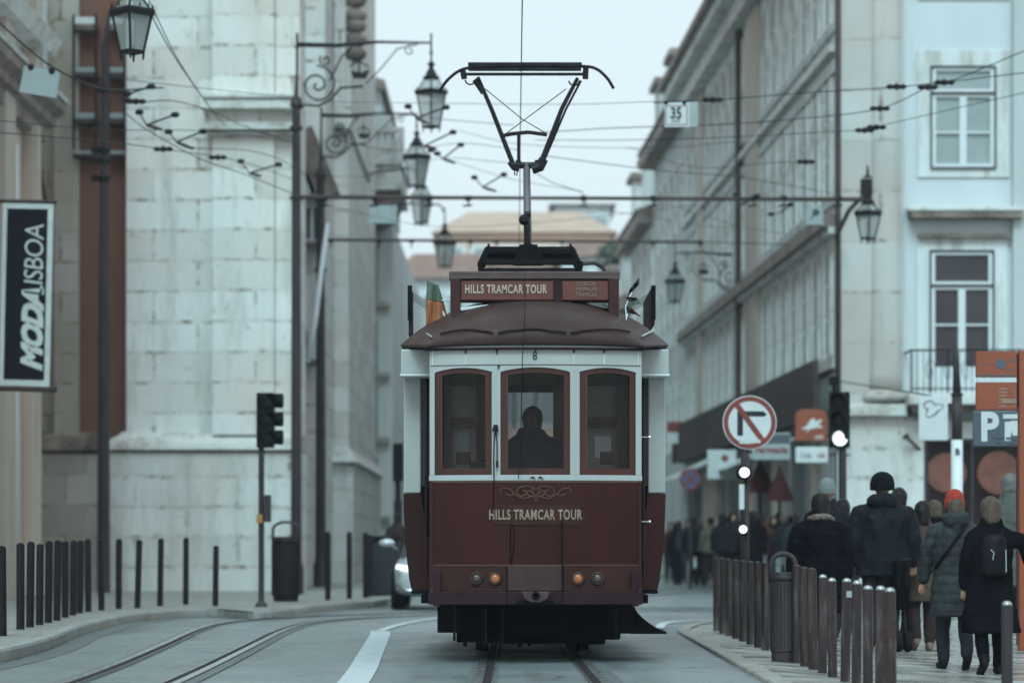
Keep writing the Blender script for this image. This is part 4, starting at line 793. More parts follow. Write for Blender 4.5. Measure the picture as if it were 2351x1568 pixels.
# orange wayfinding post, parking sign, bus-stop pole at the right
Y = 30.0; s = F/Y
th = thing('wayfinding_sign', 'orange information sign with two stacked boards on a tall orange post at the right edge', 'sign', (PX(2346, Y), Y, G(5, Y)))
b = MB(); b.box(PX(2338, Y), PX(2368, Y), Y-.06, Y+.06, -.1, PZ(805, Y)); b.build('post', m_orange, th, bevel=.01)
for (y0, y1) in ((807, 866), (878, 941)):
    b = MB(); b.box(PX(2240, Y), PX(2334, Y), Y-.03, Y+.02, PZ(y1, Y), PZ(y0, Y)); pl = b.build('board', m_orange, th, bevel=.006); b = MB(); rr = random.Random(y0)
    if y0 < 850:
        for (a, c_, d) in ((2252, 2262, 836), (2272, 2282, 838), (2312, 2330, 828), (2308, 2326, 850), (2246, 2330, 862)): b.box(PX(a, Y), PX(c_, Y), Y-.034, Y-.0305, PZ(d+1.6, Y), PZ(d-1.2, Y))
        disc(b, P(2297, 836, Y), .055, -.036, -.0305); mm = m_signblue
    else:
        for r_ in range(6):
            for (a, c_) in ((2292, 2314), (2326, 2332)): b = MB(); b.box(PX(a, Y), PX(c_-rr.random()*4, Y), Y-.034, Y-.0305, PZ(891+r_*8+3.4, Y), PZ(891+r_*8, Y)); b.build('printed_line', m_letterdim, pl)
        b = MB(); b.box(PX(2320, Y)-.1, PX(2332, Y), Y-.037, Y-.0345, PZ(926, Y), PZ(916, Y)); mm = m_letterdim
    b.build('printed_block', mm, pl)
b = MB(); b.box(PX(2242, Y), PX(2332, Y), Y-.02, Y+.02, PZ(877.5, Y), PZ(867, Y)); b.build('white_strip', m_signwhite, th)
b = MB(); b.box(PX(2334, Y)+.002, PX(2338, Y)-.002, Y-.01, Y+.01, PZ(935, Y), PZ(812, Y)); b.build('bracket', m_iron, th)
Y = 31.5
th = thing('parking_sign', 'slate blue sign with a big white P and i, below the orange boards', 'sign', (PX(2344, Y), Y, G(5, Y)))
b = MB(); x0, x1, z0, z1 = PX(2233, Y), PX(2345, Y), PZ(1025, Y), PZ(943, Y); b.box(x0, x1, Y-.02, Y+.02, z0, z1); pl = b.build('board', m_signblue, th, bevel=.015)
text_mesh('lettering', 'P', m_signwhite, pl, (PX(2270, Y), Y-.024, PZ(983, Y)), .45, wscale=.9, offset=.017)
b = MB(); b.box(PX(2302, Y), PX(2342, Y), Y-.0235, Y-.0205, PZ(961, Y), PZ(951, Y)); b.box(PX(2306, Y), PX(2320, Y), Y-.0235, Y-.0205, PZ(1012, Y), PZ(968, Y)); b.box(PX(2320, Y), PX(2342, Y), Y-.023, Y-.0205, PZ(1000, Y), PZ(966, Y)); b.build('panel_marks', m_signwhite, pl)
b = MB()
for (xx, yy) in ((2292, 1003), (2322, 1006)): b.box(PX(xx-13, Y), PX(xx+13, Y), Y-.030, Y-.0245, PZ(yy+3, Y), PZ(yy-2, Y)); b.box(PX(xx-8, Y), PX(xx+8, Y), Y-.030, Y-.0245, PZ(yy+13, Y), PZ(yy+9, Y)); b.box(PX(xx-1, Y), PX(xx+1, Y), Y-.029, Y-.0245, PZ(yy+9, Y), PZ(yy-14, Y))
b.build('pictogram', m_signblue, pl)
b = MB(); b.cyl((PX(2344, Y), Y+.08, -.1), (PX(2344, Y), Y+.08, PZ(940, Y)), .04, n=10); b.build('post', m_pole, th)
Y = 44.0; s = F/Y
th = thing('sign_pole', 'dark tapering pole with a white lower sleeve carrying a white notice', 'pole', (PX(2197, Y), Y, G(5, Y)))
b = MB(); b.cyl((PX(2197, Y), Y, PZ(1010, Y)), (PX(2197, Y), Y, PZ(905, Y)), .085, n=12); b.cyl((PX(2197, Y), Y, PZ(905, Y)), (PX(2193, Y), Y, PZ(757, Y)), .07, .03, n=12); b.cyl((PX(2197, Y), Y, PZ(907, Y)), (PX(2197, Y), Y, PZ(903, Y)), .105, n=12); b.build('shaft', m_pole, th, smooth=True)
b = MB(); b.cyl((PX(2197, Y), Y, -.15), (PX(2197, Y), Y, PZ(1010, Y)), .092, n=14); sl = b.build('sleeve', m_winwhite, th, smooth=True)
text_mesh('lettering', 'B', m_signletter, sl, (PX(2196, Y), Y-.098, PZ(1038, Y)), .14, offset=.004)
Y = 46.0; th = thing('notice_board', 'white hanging notice with a dotted dark outline map, above the shop', 'sign', P(2142, 1010, Y))
b = MB(); b.box(PX(2109, Y), PX(2176, Y), Y-.02, Y+.02, PZ(1011, Y), PZ(909, Y)); pl = b.build('board', m_signwhite, th, bevel=.01)
b = MB(); c = P(2140, 938, Y)
for k in range(26):
    a = k*2*math.pi/26; r = .12*(1+.28*math.sin(3*a+1)+.12*math.sin(5*a)); b.box(c.x+math.cos(a)*r*1.1-.012, c.x+math.cos(a)*r*1.1+.012, Y-.026, Y-.0205, c.z+math.sin(a)*r-.012, c.z+math.sin(a)*r+.012)
b.build('dotted_outline', m_signletter, pl)
b = MB(); b.box(PX(2176, Y), PX(2195, Y), Y-.02, Y+1.0-1.0+.02, PZ(930, Y)-.03, PZ(930, Y)+.03); b.cyl(P(2140, 909, Y), (PX(2140, Y), YC-.5, PZ(930, YC)+.5), .015, n=5); b.build('bracket', m_iron, th)

# ---- tall catenary / lamp poles
def lantern(name, label, c, H_, W_, stem=None, mat=m_iron):
    """c = middle of the lantern's wide top rim; H_ = glass body height; W_ = rim width"""
    th = thing(name, label, 'street lamp', c, 'wrought iron street lanterns'); x, y, z = c; r = W_/2*1.0; rb_ = r*.55; a4 = math.pi/6
    gl = MB(); gl.lathe([(rb_*.97, -H_), (r*.93, 0)], c, 4); gl.build('glass', m_lampglass, th)
    b = MB()
    for k in range(4):
        a = k*math.pi/2; b.cyl((x+math.cos(a)*rb_, y+math.sin(a)*rb_, z-H_), (x+math.cos(a)*r*.96, y+math.sin(a)*r*.96, z), .017, n=5)
        b.cyl((x+math.cos(a)*rb_*.96, y+math.sin(a)*rb_*.96, z-H_-.10), (x+math.cos(a)*rb_, y+math.sin(a)*rb_, z-H_), .012, .02, n=5)
    b.lathe([(rb_*1.05, -H_-.02), (rb_*1.1, -H_+.02), (rb_*.8, -H_+.025), (rb_*.2, -H_-.02)], c, 4)
    b.lathe([(r*.9, -.03), (r*1.06, -.03), (r*1.12, .035), (r*1.02, .06), (r*.88, .05)], c, 4)
    for k in range(12):
        a = k*math.pi/6; b.cyl((x+math.cos(a)*r, y+math.sin(a)*r, z+.05), (x+math.cos(a)*r, y+math.sin(a)*r, z+.11), .014, .003, n=4)
    b.build('frame', mat, th)
    g2 = MB(); g2.lathe([(r*.86, .055), (r*.46, H_*.42)], c, 4); g2.build('upper_glass', m_lampglass, th)
    b = MB(); h2 = H_*.42
    for k in range(4):
        a = k*math.pi/2; b.cyl((x+math.cos(a)*r*.88, y+math.sin(a)*r*.88, z+.05), (x+math.cos(a)*r*.46, y+math.sin(a)*r*.46, z+h2), .013, n=4)
    b.lathe([(r*.52, h2-.01), (r*.56, h2+.03), (r*.38, h2+.07), (r*.30, h2+.14), (r*.16, h2+.20), (r*.16, h2+.26), (r*.30, h2+.29), (r*.12, h2+.33), (.015, h2+.38)], c, 10); b.build('cap', mat, th, smooth=False)
    b = MB(); b.cyl((x, y, z-H_*.8), (x, y, z-H_*.2), .03, n=8); b.build('lamp', m_signwhite, th)
    if stem:
        b = MB(); b.cyl((x, y, z+h2+.36), (x, y, z+h2+.36+stem), .02, n=6); b.lathe([(.03, stem*.25), (.05, stem*.28), (.03, stem*.31)], (x, y, z+h2+.36), 8); b.build('stem', mat, th)
    return th
def spiral(c, r0, turns, a0, y, sgn=1, n=26, r1=.02): return [(c[0]+math.cos(a0+sgn*t/n*turns*2*math.pi)*(r0+(r1-r0)*t/n), y, c[1]+math.sin(a0+sgn*t/n*turns*2*math.pi)*(r0+(r1-r0)*t/n)) for t in range(n+1)]
def bracket(b, x0, z0, L, y, k=1.0, sg=1):
    """scrolled wrought-iron bracket, arm from (x0,z0) running L towards +x"""
    X = lambda d: x0+sg*d
    b.tube([(X(0), y, z0), (X(L*.3), y, z0-.02), (X(L*.6), y, z0+.09*k), (X(L), y, z0+.06*k)], [.05, .045, .03, .022], 6)
    b.cyl((X(.02), y, z0+.4*k), (X(.02), y, z0-2.4*k), .028, n=6)
    b.tube(spiral((X(.75*k), z0-1.45*k), .70*k, 1.9, math.pi*.5, y, -1 if sg > 0 else 1), .022, 5)
    b.tube([(X(.05), y, z0-2.35*k), (X(.3*k), y, z0-2.15*k), (X(.8*k), y, z0-2.2*k), (X(1.25*k), y, z0-1.95*k), (X(1.6*k), y, z0-1.55*k), (X(2.4*k), y, z0-1.5*k)], .026, 5)
    b.tube([(X(1.2*k), y, z0-1.3*k), (X(1.4*k), y, z0-.9*k), (X(1.65*k), y, z0-.4*k), (X(2.0*k), y, z0-.12*k)], .018, 5)
    b.tube(spiral((X(1.05*k), z0-.55*k), .22*k, 1.3, 2.4, y), .02, 5)
    b.tube([(X(2.5*k), y, z0-1.4*k), (X(3.0*k), y, z0-.9*k), (X(L*.75), y, z0-.15*k), (X(L*.9), y, z0)], .014, 5)
    b.tube(spiral((X(L*.84), z0-.22*k), .2*k, 1.2, 1.2, y), .012, 5)
    # little ship-like crown motif
    b.prism([(X(1.95*k), z0-.95*k), (X(2.05*k), z0-1.2*k), (X(2.5*k), z0-1.2*k), (X(2.62*k), z0-.9*k), (X(2.35*k), z0-1.02*k)] if sg > 0 else [(X(1.95*k), z0-.95*k), (X(2.62*k), z0-.9*k), (X(2.5*k), z0-1.2*k), (X(2.05*k), z0-1.2*k)], 'y', y-.06, y+.06)
    b.cyl((X(2.25*k), y, z0-1.0*k), (X(2.25*k), y, z0-.45*k), .02, n=5); b.tube([(X(1.9*k), y, z0-.8*k), (X(2.25*k), y, z0-.6*k), (X(2.6*k), y, z0-.8*k)], .016, 5)
def lamp_post(label, px, Y, rpx, ytop, base_z, arm_y, tip_px, k):
    s = F/Y; x = PX(px, Y); th = thing('catenary_pole', label, 'pole', (x, Y, base_z), 'tall iron poles on the left pavement')
    b = MB(); r = rpx/s; b.cyl((x, Y, base_z), (x, Y, PZ(ytop, Y)), r, r*.72, n=14); b.lathe([(r*1.35, 0), (r*1.35, .5), (r*1.05, .62), (r, .7)], (x, Y, base_z), 14); b.lathe([(r*.8, -.12), (r*1.15, -.06), (r*.9, .05), (r*.4, .14), (.02, .5)], (x, Y, PZ(ytop, Y)), 12); smooth_by_angle(b.build('shaft', m_pole, th))
    for yy in (ytop+60, ytop+220):
        c_ = MB(); c_.lathe([(r*.98, -.04), (r*1.12, -.03), (r*1.12, .03), (r*.98, .04)], (x, Y, PZ(yy, Y)), 14); c_.build('collar', m_pole, th)
    if arm_y is not None:
        b = MB(); bracket(b, x, PZ(arm_y, Y), (tip_px-px)/s, Y, k*.56); b.build('scroll_bracket', m_iron, th)
    return th
lamp_post('tall brown pole with the upper scrolled lamp bracket, behind the left litter bin', 680, 55, 13, 235, .12, 103, 990, 1.0)
Y = 55; s = F/Y; c = (PX(990, Y), Y, PZ(214, Y)); l1 = lantern('street_lantern', 'largest hanging lantern in the sky, at the tip of the upper scrolled bracket', c, 78/s, 70/s, .55)
lamp_post('second tall pole carrying the lower scrolled bracket, right of the first', 736, 66, 12.5, 400, .12, 265, 957, .82)
Y = 66; s = F/Y; lantern('street_lantern', 'second hanging lantern, just below and left of the largest one', (PX(957, Y), Y, PZ(362, Y)), 66/s, 60/s, .4)
Y = 80; s = F/Y; l3 = lantern('street_lantern', 'third lantern down, touching the upper span bar', (PX(967, Y), Y, PZ(455, Y)), 58/s, 52/s, .3)
b = MB(); b.tube([(PX(967, Y), Y, PZ(395, Y)), (PX(940, Y), Y, PZ(388, Y)), (PX(880, Y), Y, PZ(392, Y)), (-4.2, Y, PZ(400, Y))], .03, 6); b.build('arm', m_iron, l3)
Y = 85; s = F/Y; l4 = lantern('street_lantern', 'fourth lantern, hanging directly above the left end of the tram sign', (PX(1021, Y), Y, PZ(560, Y)), 52/s, 50/s, .5)
b = MB(); b.tube([(PX(1021, Y), Y, PZ(490, Y)), (PX(1010, Y), Y, PZ(470, Y)), (PX(940, Y), Y, PZ(468, Y)), (PX(880, Y), Y, PZ(476, Y)), (-4.4, Y, PZ(480, Y))], .03, 6); b.build('arm', m_iron, l4)
Y = 80; s = F/Y; l5 = lantern('street_lantern', 'dark lantern hanging over the right pavement beside the tram roof flags', (PX(1550, Y), Y, PZ(647, Y)), 46/s, 44/s, .6)
b = MB(); bracket(b, PX(1705, Y), PZ(583, Y), 150/s, Y, .5, -1); b.build('scroll_bracket', m_iron, l5)
Y = 54.5; s = F/Y; l6 = lantern('street_lantern', 'lantern on the corner of the tall stone building at the right', (PX(1993, Y), Y, PZ(492, Y)), 56/s, 58/s, None)
b = MB(); b.cyl((PX(1992, Y), Y, PZ(492, Y)+.75), (PX(1992, Y), Y, PZ(408, Y)), .09, n=10); b.cyl((PX(1992, Y), Y, PZ(408, Y)), (PX(1992, Y), Y, PZ(380, Y)), .04, .015, n=8); b.box(PX(1990, Y)-.12, PX(1990, Y)+.10, Y-.08, Y+.08, PZ(450, Y), PZ(412, Y)); b.build('stem', m_iron, l6)
b = MB(); b.tube([(PX(1992, Y), Y, PZ(440, Y)), (PX(1992, Y), Y+3, PZ(440, Y)), (PX(1992, Y), YC-.2, PZ(440, Y)-.3)], .05, 6); b.build('wall_arm', m_iron, l6)
Y = 34; s = F/Y; l7 = lantern('street_lantern', 'large near lantern cut by the top left picture edge', (PX(303, Y), Y, PZ(32, Y)), 88/s, 96/s, .55)
b = MB(); zt = PZ(32, Y)+88/s*.42+.36+.5; b.tube([(PX(303, Y), Y, zt), (PX(290, Y), Y, zt+.15), (PX(200, Y), Y, zt+.2), (-9.5, Y, zt+.1)], .03, 6); b.tube([(-9.5, Y, zt-1.2), (-8.2, Y, zt-.2), (-7.0, Y, zt+.15)], .02, 6); b.build('arm', m_iron, l7)
# plain pole on the left pavement
Y = 56.5; s = F/Y; th = thing('catenary_pole', 'thick dark pole in front of the brown strip of the church wall', 'pole', (PX(238, Y), Y, .12), 'tall iron poles on the left pavement')
b = MB(); x = PX(238, Y); r = 15.5/s; b.cyl((x, Y, .12), (x, Y, PZ(640, Y)), r, r*.80, n=16); b.cyl((x, Y, PZ(640, Y)), (x+.03, Y, PZ(100, Y)), r*.74, r*.55, n=14); b.tube([(x+.03, Y, PZ(100, Y)), (x+.08, Y, PZ(60, Y)), (x+.12, Y, PZ(38, Y)), (x+.35, Y, PZ(30, Y))], .045, 8); smooth_by_angle(b.build('shaft', m_pole, th))
for yy in (205, 345, 370, 410):
    b = MB(); b.lathe([(r*.75, -.05), (r*1.05, -.04), (r*1.05, .04), (r*.75, .05)], (x, Y, PZ(yy, Y)), 12); b.box(x-r*1.8 if yy > 300 else x-r, x, Y-.1, Y+.1, PZ(yy+6, Y), PZ(yy-6, Y)); b.build('clamp', m_iron, th)
# white leaning flag pole by the church piers
th = thing('flag_pole', 'white slanting flag pole leaning out between the two tall poles', 'flag pole', P(700, 832, 63)); b = MB(); b.tube([P(704, 832, 63), P(722, 740, 63), P(752, 512, 63)], [.09, .075, .05], 10); b.build('shaft', m_winwhite, th, smooth=True)
b = MB(); b.cyl(P(704, 832, 63), P(712, 832, 68), .05, n=6); b.build('wall_mount', m_iron, th)

# ---- span bars and overhead wires
th = thing('span_bar', 'upper horizontal iron span bar crossing the whole street', 'span bar', P(735, 455, 54)); b = MB(); Y = 54.2
b.tube([(PX(690, Y), Y, PZ(453, Y)), (PX(1200, Y), Y, PZ(455, Y)), (PX(1985, Y), Y, PZ(458, Y))], [.045, .035, .045], 8); br_ = b.build('bar', m_rust, th)
for px in (745, 860, 985, 1075, 1340, 1500, 1730, 1800, 1925):
    b = MB(); b.cyl((PX(px, Y)-.06, Y, PZ(455.5, Y)), (PX(px, Y)+.06, Y, PZ(455.5, Y)), .055, n=8); b.cyl((PX(px, Y), Y, PZ(455, Y)), (PX(px, Y), Y-.02, PZ(474, Y)), .018, n=5); b.cyl((PX(px-12, Y), Y-.02, PZ(474, Y)), (PX(px+9, Y), Y-.02, PZ(472, Y)), .02, n=5); b.build('clamp', m_iron, th)
th = thing('span_bar', 'lower thinner span bar running behind the tram roof gear', 'span bar', P(750, 551, 66)); b = MB(); Y = 66.2
b.tube([(PX(738, Y), Y, PZ(551, Y)), (PX(1612, Y), Y, PZ(556, Y))], .035, 8); b.build('bar', m_rust, th)
for px in (760, 870, 945, 1080, 1140, 1290, 1500, 1608):
    b = MB(); b.cyl((PX(px, Y)-.06, Y, PZ(552+(px-738)*.0057, Y)), (PX(px, Y)+.06, Y, PZ(552+(px-738)*.0057, Y)), .05, n=8); b.cyl((PX(px, Y), Y, PZ(552, Y)), (PX(px, Y), Y, PZ(570, Y)), .016, n=5); b.build('clamp', m_iron, th)
b = MB(); b.cyl((PX(1612, Y), Y, PZ(556, Y)), (6.95, Y, PZ(562, Y)), .012, n=5); b.build('stay', m_wire, th)
def cpts(pts, n=14, sag=.0):
    # Catmull-Rom through measured points
    P_ = [Vector(p) for p in pts]; P_ = [P_[0]*2-P_[1]]+P_+[P_[-1]*2-P_[-2]]; out = []
    for i in range(1, len(P_)-2):
        for k in range(n):
            t = k/n; a, b_, c, d = P_[i-1:i+3]; out.append(.5*((2*b_)+(c-a)*t+(2*a-5*b_+4*c-d)*t*t+(3*b_-a-3*c+d)*t**3))
    out.append(P_[-2]); return out
def wire(label, pts, r=.008, knots=(), group='overhead tram wires'):
    p3 = [P(*p) for p in pts]; th = thing('overhead_wire', label, 'wire', p3[0], group)
    b = MB(); b.tube(cpts(p3, 8), r, 4); b.build('cable', m_wire, th)
    for kx in knots:
        p = P(*kx); b = MB(); b.lathe([(.012, -.16), (.045, -.11), (.03, -.05), (.055, 0), (.03, .05), (.045, .11), (.012, .16)], p, 7, axis='x'); b.build('insulator', m_iron, th)
    return th
th = thing('contact_wire', 'single contact wire running along the street above the tram pantograph', 'wire', (.1, 28, 6.02)); b = MB(); b.tube([(.075, 5, 6.03), (.09, 20, 6.02), (.10, 33, 6.01), (.14, 60, 6.0), (0, 110, 6.0)], .0065, 6); b.build('cable', m_wire, th)
wire('thick black cable dropping from the left edge past the blank sign', [(-10, 45, 38), (60, 108, 38.5), (130, 160, 39), (240, 205, 41), (375, 202, 44)], .014)
wire('thin wire falling steeply from the near lantern to the church cornice', [(318, -20, 34), (400, 130, 38), (490, 258, 46), (520, 290, 52)], .009)
wire('companion wire beside the one falling from the near lantern', [(332, -20, 34), (410, 140, 38), (492, 262, 46)], .007)
wire('wire across the brown strip toward the pole collar', [(160, 170, 40), (300, 185, 42), (480, 205, 46), (690, 226, 54)], .006)
wire('wire sagging right from the pole above the church cornice', [(245, 230, 41), (300, 238, 42), (395, 232, 44), (490, 258, 47), (560, 290, 50), (680, 330, 55)], .009, ((312, 234, 42),))
wire('wire along the lower church cornice', [(0, 278, 38), (240, 298, 41), (480, 302, 46), (690, 330, 54)], .006)
wire('long wire falling from the pole to the upper span bar', [(290, 262, 41), (340, 300, 42), (460, 365, 46), (560, 400, 50), (690, 452, 54)], .009)
wire('wire with two insulators below the church cornice', [(0, 305, 38), (240, 325, 41), (375, 343, 44), (510, 362, 47), (600, 385, 50), (690, 420, 54)], .007, ((375, 343, 44), (500, 362, 47)))
wire('wire through the V hangers left of the second pole', [(410, 325, 45), (450, 340, 46), (560, 345, 50), (640, 365, 52), (690, 395, 54), (760, 420, 56)], .008)
wire('highest cross wire between largest lantern and speed sign', [(690, 233, 54), (1000, 238, 48), (1300, 240, 45), (1525, 233, 42), (1640, 230, 42)], .005)
wire('right cross wire passing over the speed sign to the top window', [(1500, 237, 42), (1640, 230, 42), (1850, 214, 42), (2050, 201, 42), (2160, 190, 42), (2351, 168, 40), (2400, 162, 40)], .0075, ((1636, 230, 42), (2058, 200, 42)))
wire('second cross wire rising to the top right edge', [(1200, 308, 46), (1400, 295, 44), (1640, 287, 43), (1850, 272, 43), (2020, 250, 43), (2135, 199, 42), (2180, 188, 42), (2351, 118, 40), (2400, 95, 40)], .0075, ((2020, 250, 43), (2130, 201, 42), (2168, 190, 42)))
wire('third cross wire reaching the tall facade at mid height', [(1230, 322, 48), (1450, 322, 46), (1700, 314, 45), (1900, 303, 44), (1995, 298, 44), (2040, 285, 44), (2351, 214, 42), (2400, 205, 42)], .006, ((1985, 300, 44), (2012, 293, 44)))
wire('faint sky wire just above the pantograph hinge', [(1050, 300, 55), (1200, 332, 50), (1500, 340, 50), (1700, 325, 50)], .005)
wire('wire sloping from the pantograph to the right facade', [(1240, 357, 46), (1400, 378, 47), (1540, 395, 48), (1700, 408, 50), (1925, 446, 58)], .007, ((1850, 372, 48),))
wire('lower wire crossing the windows of the stone building', [(1440, 338, 48), (1600, 385, 50), (1760, 375, 50), (1860, 370, 50)], .006)
wire('sky wire from the left brackets past the lanterns', [(740, 266, 56), (900, 262, 54), (1020, 275, 50), (1180, 288, 48)], .006)
wire('sky wire between the lanterns and the pantograph', [(760, 318, 58), (900, 345, 56), (1060, 330, 52), (1190, 345, 50)], .006)
wire('low sky wire left of the pantograph', [(700, 400, 56), (850, 405, 56), (1010, 365, 54), (1140, 372, 50), (1240, 380, 50)], .005)
wire('slack wire left of the pantograph mast', [(1010, 360, 56), (1100, 390, 54), (1190, 415, 52), (1340, 440, 50)], .005)
wire('curling wire between mast and upper span bar', [(1225, 395, 50), (1270, 420, 50), (1330, 440, 50), (1345, 458, 52), (1348, 480, 53)], .007)
wire('lowest wire over the right terraces', [(1370, 480, 56), (1500, 500, 58), (1620, 520, 60), (1700, 522, 62)], .005)
wire('steep wire across the right facade below the bar', [(1500, 460, 56), (1700, 520, 60), (1830, 540, 60)], .005)
wire('long shallow wire under the upper span bar', [(740, 470, 58), (1000, 520, 58), (1300, 505, 58), (1600, 470, 58)], .005)
# V shaped pull-offs with ball ends
def hanger(label, a, v, c, t, Y):
    A, V, Cc, T = P(*a, Y), P(*v, Y), P(*c, Y), P(*t, Y); th = thing('wire_hanger', label, 'wire hanger', V, 'dark V shaped wire hangers')
    b = MB(); b.cyl(A, V, .012, n=5); b.cyl(V, Cc, .016, n=5); b.build('rod', m_iron, th)
    b = MB(); b.tube([V, V.lerp(T, .5), T], [.022, .03, .02], 6); b.build('clip', m_rust, th)
    for p in (A, Cc): b = MB(); b.lathe([(.01, -.07), (.045, -.04), (.045, .04), (.01, .07)], p, 8, axis='x'); b.build('insulator', m_iron, th)
hanger('V hanger on the brown strip, topmost at the left', (292, 216), (278, 222), (347, 199), (315, 236), 42)
hanger('V hanger below it against the white church wall', (320, 258), (336, 288), (402, 264), (372, 298), 43)
hanger('V hanger left of the carved cornice', (387, 303), (405, 327), (466, 302), (445, 343), 45)
hanger('V hanger just left of the first scrolled pole', (553, 371), (572, 398), (640, 378), (600, 405), 50)
hanger('V hanger crossing the largest lantern', (937, 245), (955, 272), (1024, 247), (985, 284), 48)
hanger('V hanger crossing the second lantern', (990, 345), (975, 335), (1040, 304), (1003, 343), 50)
hanger('V hanger right of the second lantern', (1004, 353), (1017, 365), (1058, 333), (1045, 375), 52)
hanger('V hanger low in the sky left of the mast', (1089, 408), (1108, 430), (1157, 401), (1140, 440), 54)
hanger('V hanger under the bar at the right facade', (1690, 446), (1712, 466), (1738, 450), (1695, 473), 54)
hanger('V hanger beside the painted rose sign', (1770, 492), (1795, 488), (1815, 470), (1802, 478), 56)
# hanging signs on the wires
Y = 42.2; th = thing('speed_sign', 'small white hanging sign reading 35 with a thin red border', 'sign', P(1552, 235, Y))
b = MB(); b.box(PX(1526, Y), PX(1582, Y), Y-.01, Y+.01, PZ(292, Y), PZ(236, Y)); pl = b.build('board', m_signwhite, th)
b = MB(); x0, x1, z0, z1 = PX(1528, Y), PX(1578, Y), PZ(288, Y), PZ(243, Y); w = .012
for q in ((x0, x1, z0, z0+w), (x0, x1, z1-w, z1), (x0, x0+w, z0+w, z1-w), (x1-w, x1, z0+w, z1-w)): b.box(q[0], q[1], Y-.014, Y-.0105, q[2], q[3])
b.build('red_border', m_signred, pl)
text_mesh('lettering', '35', m_signletter, pl, (PX(1552, Y), Y-.013, PZ(262, Y)), .23, wscale=.78, hscale=1.05, offset=.006); text_mesh('lettering', 'km/h', m_signletter, pl, (PX(1552, Y), Y-.013, PZ(279, Y)), .07, wscale=.9)
b = MB(); [b.ball(P(px, 237, Y), .035, 8) for px in (1529, 1571)]; b.build('hook', m_iron, th)
Y = 42.8; th = thing('blank_board', 'plain pale board hanging edge to edge behind the 35 sign', 'sign', P(1590, 240, Y)); b = MB(); b.box(PX(1580, Y), PX(1602, Y), Y-.01, Y+.01, PZ(292, Y), PZ(234, Y)); b.build('board', m_signgrey, th)
Y = 39.2; th = thing('blank_board', 'tilted blank sign back hanging from the cable at the top left', 'sign', P(92, 190, Y)); b = MB(); b.prism([(PX(56, Y), PZ(152, Y)), (PX(138, Y), PZ(166, Y)), (PX(130, Y), PZ(226, Y)), (PX(44, Y), PZ(212, Y))], 'y', Y-.01, Y+.01); b.build('board', m_signgrey, th); b = MB(); b.ball(P(71, 155, Y), .05, 8); b.ball(P(119, 164, Y), .05, 8); b.build('hook', m_iron, th)
Y = 62; th = thing('blank_board', 'pale blank board under the stone balcony, left of the lanterns', 'sign', P(880, 470, Y)); b = MB(); b.box(PX(849, Y), PX(911, Y), Y-.02, Y+.02, PZ(513, Y), PZ(472, Y)); b.build('board', m_signgrey, th); b = MB(); b.cyl(P(865, 472, Y), P(865, 455, Y-7), .012, n=5); b.cyl(P(900, 472, Y), P(900, 455, Y-7), .012, n=5); b.build('hook', m_iron, th)
Y = 55.2; th = thing('rose_sign', 'small pale sign with a dark rose motif hanging under the upper bar at the right', 'sign', P(1868, 480, Y)); b = MB(); b.box(PX(1850, Y), PX(1890, Y), Y-.01, Y+.01, PZ(516, Y), PZ(472, Y)); pl = b.build('board', m_signgrey, th)
b = MB(); c = P(1873, 488, Y)
for k in range(5): a = k*1.256; b.ball((c.x+.045*math.cos(a), Y-.02, c.z+.045*math.sin(a)), .03, 6, sy=.3)
b.tube([(c.x-.03, Y-.02, c.z-.04), (PX(1860, Y), Y-.02, PZ(505, Y))], .01, 4); b.build('motif', m_signletter, pl)
b = MB(); [b.cyl(P(px, 472, Y), P(px, 455, Y-.9), .008, n=4) for px in (1852, 1887)]; b.build('hook', m_iron, th)
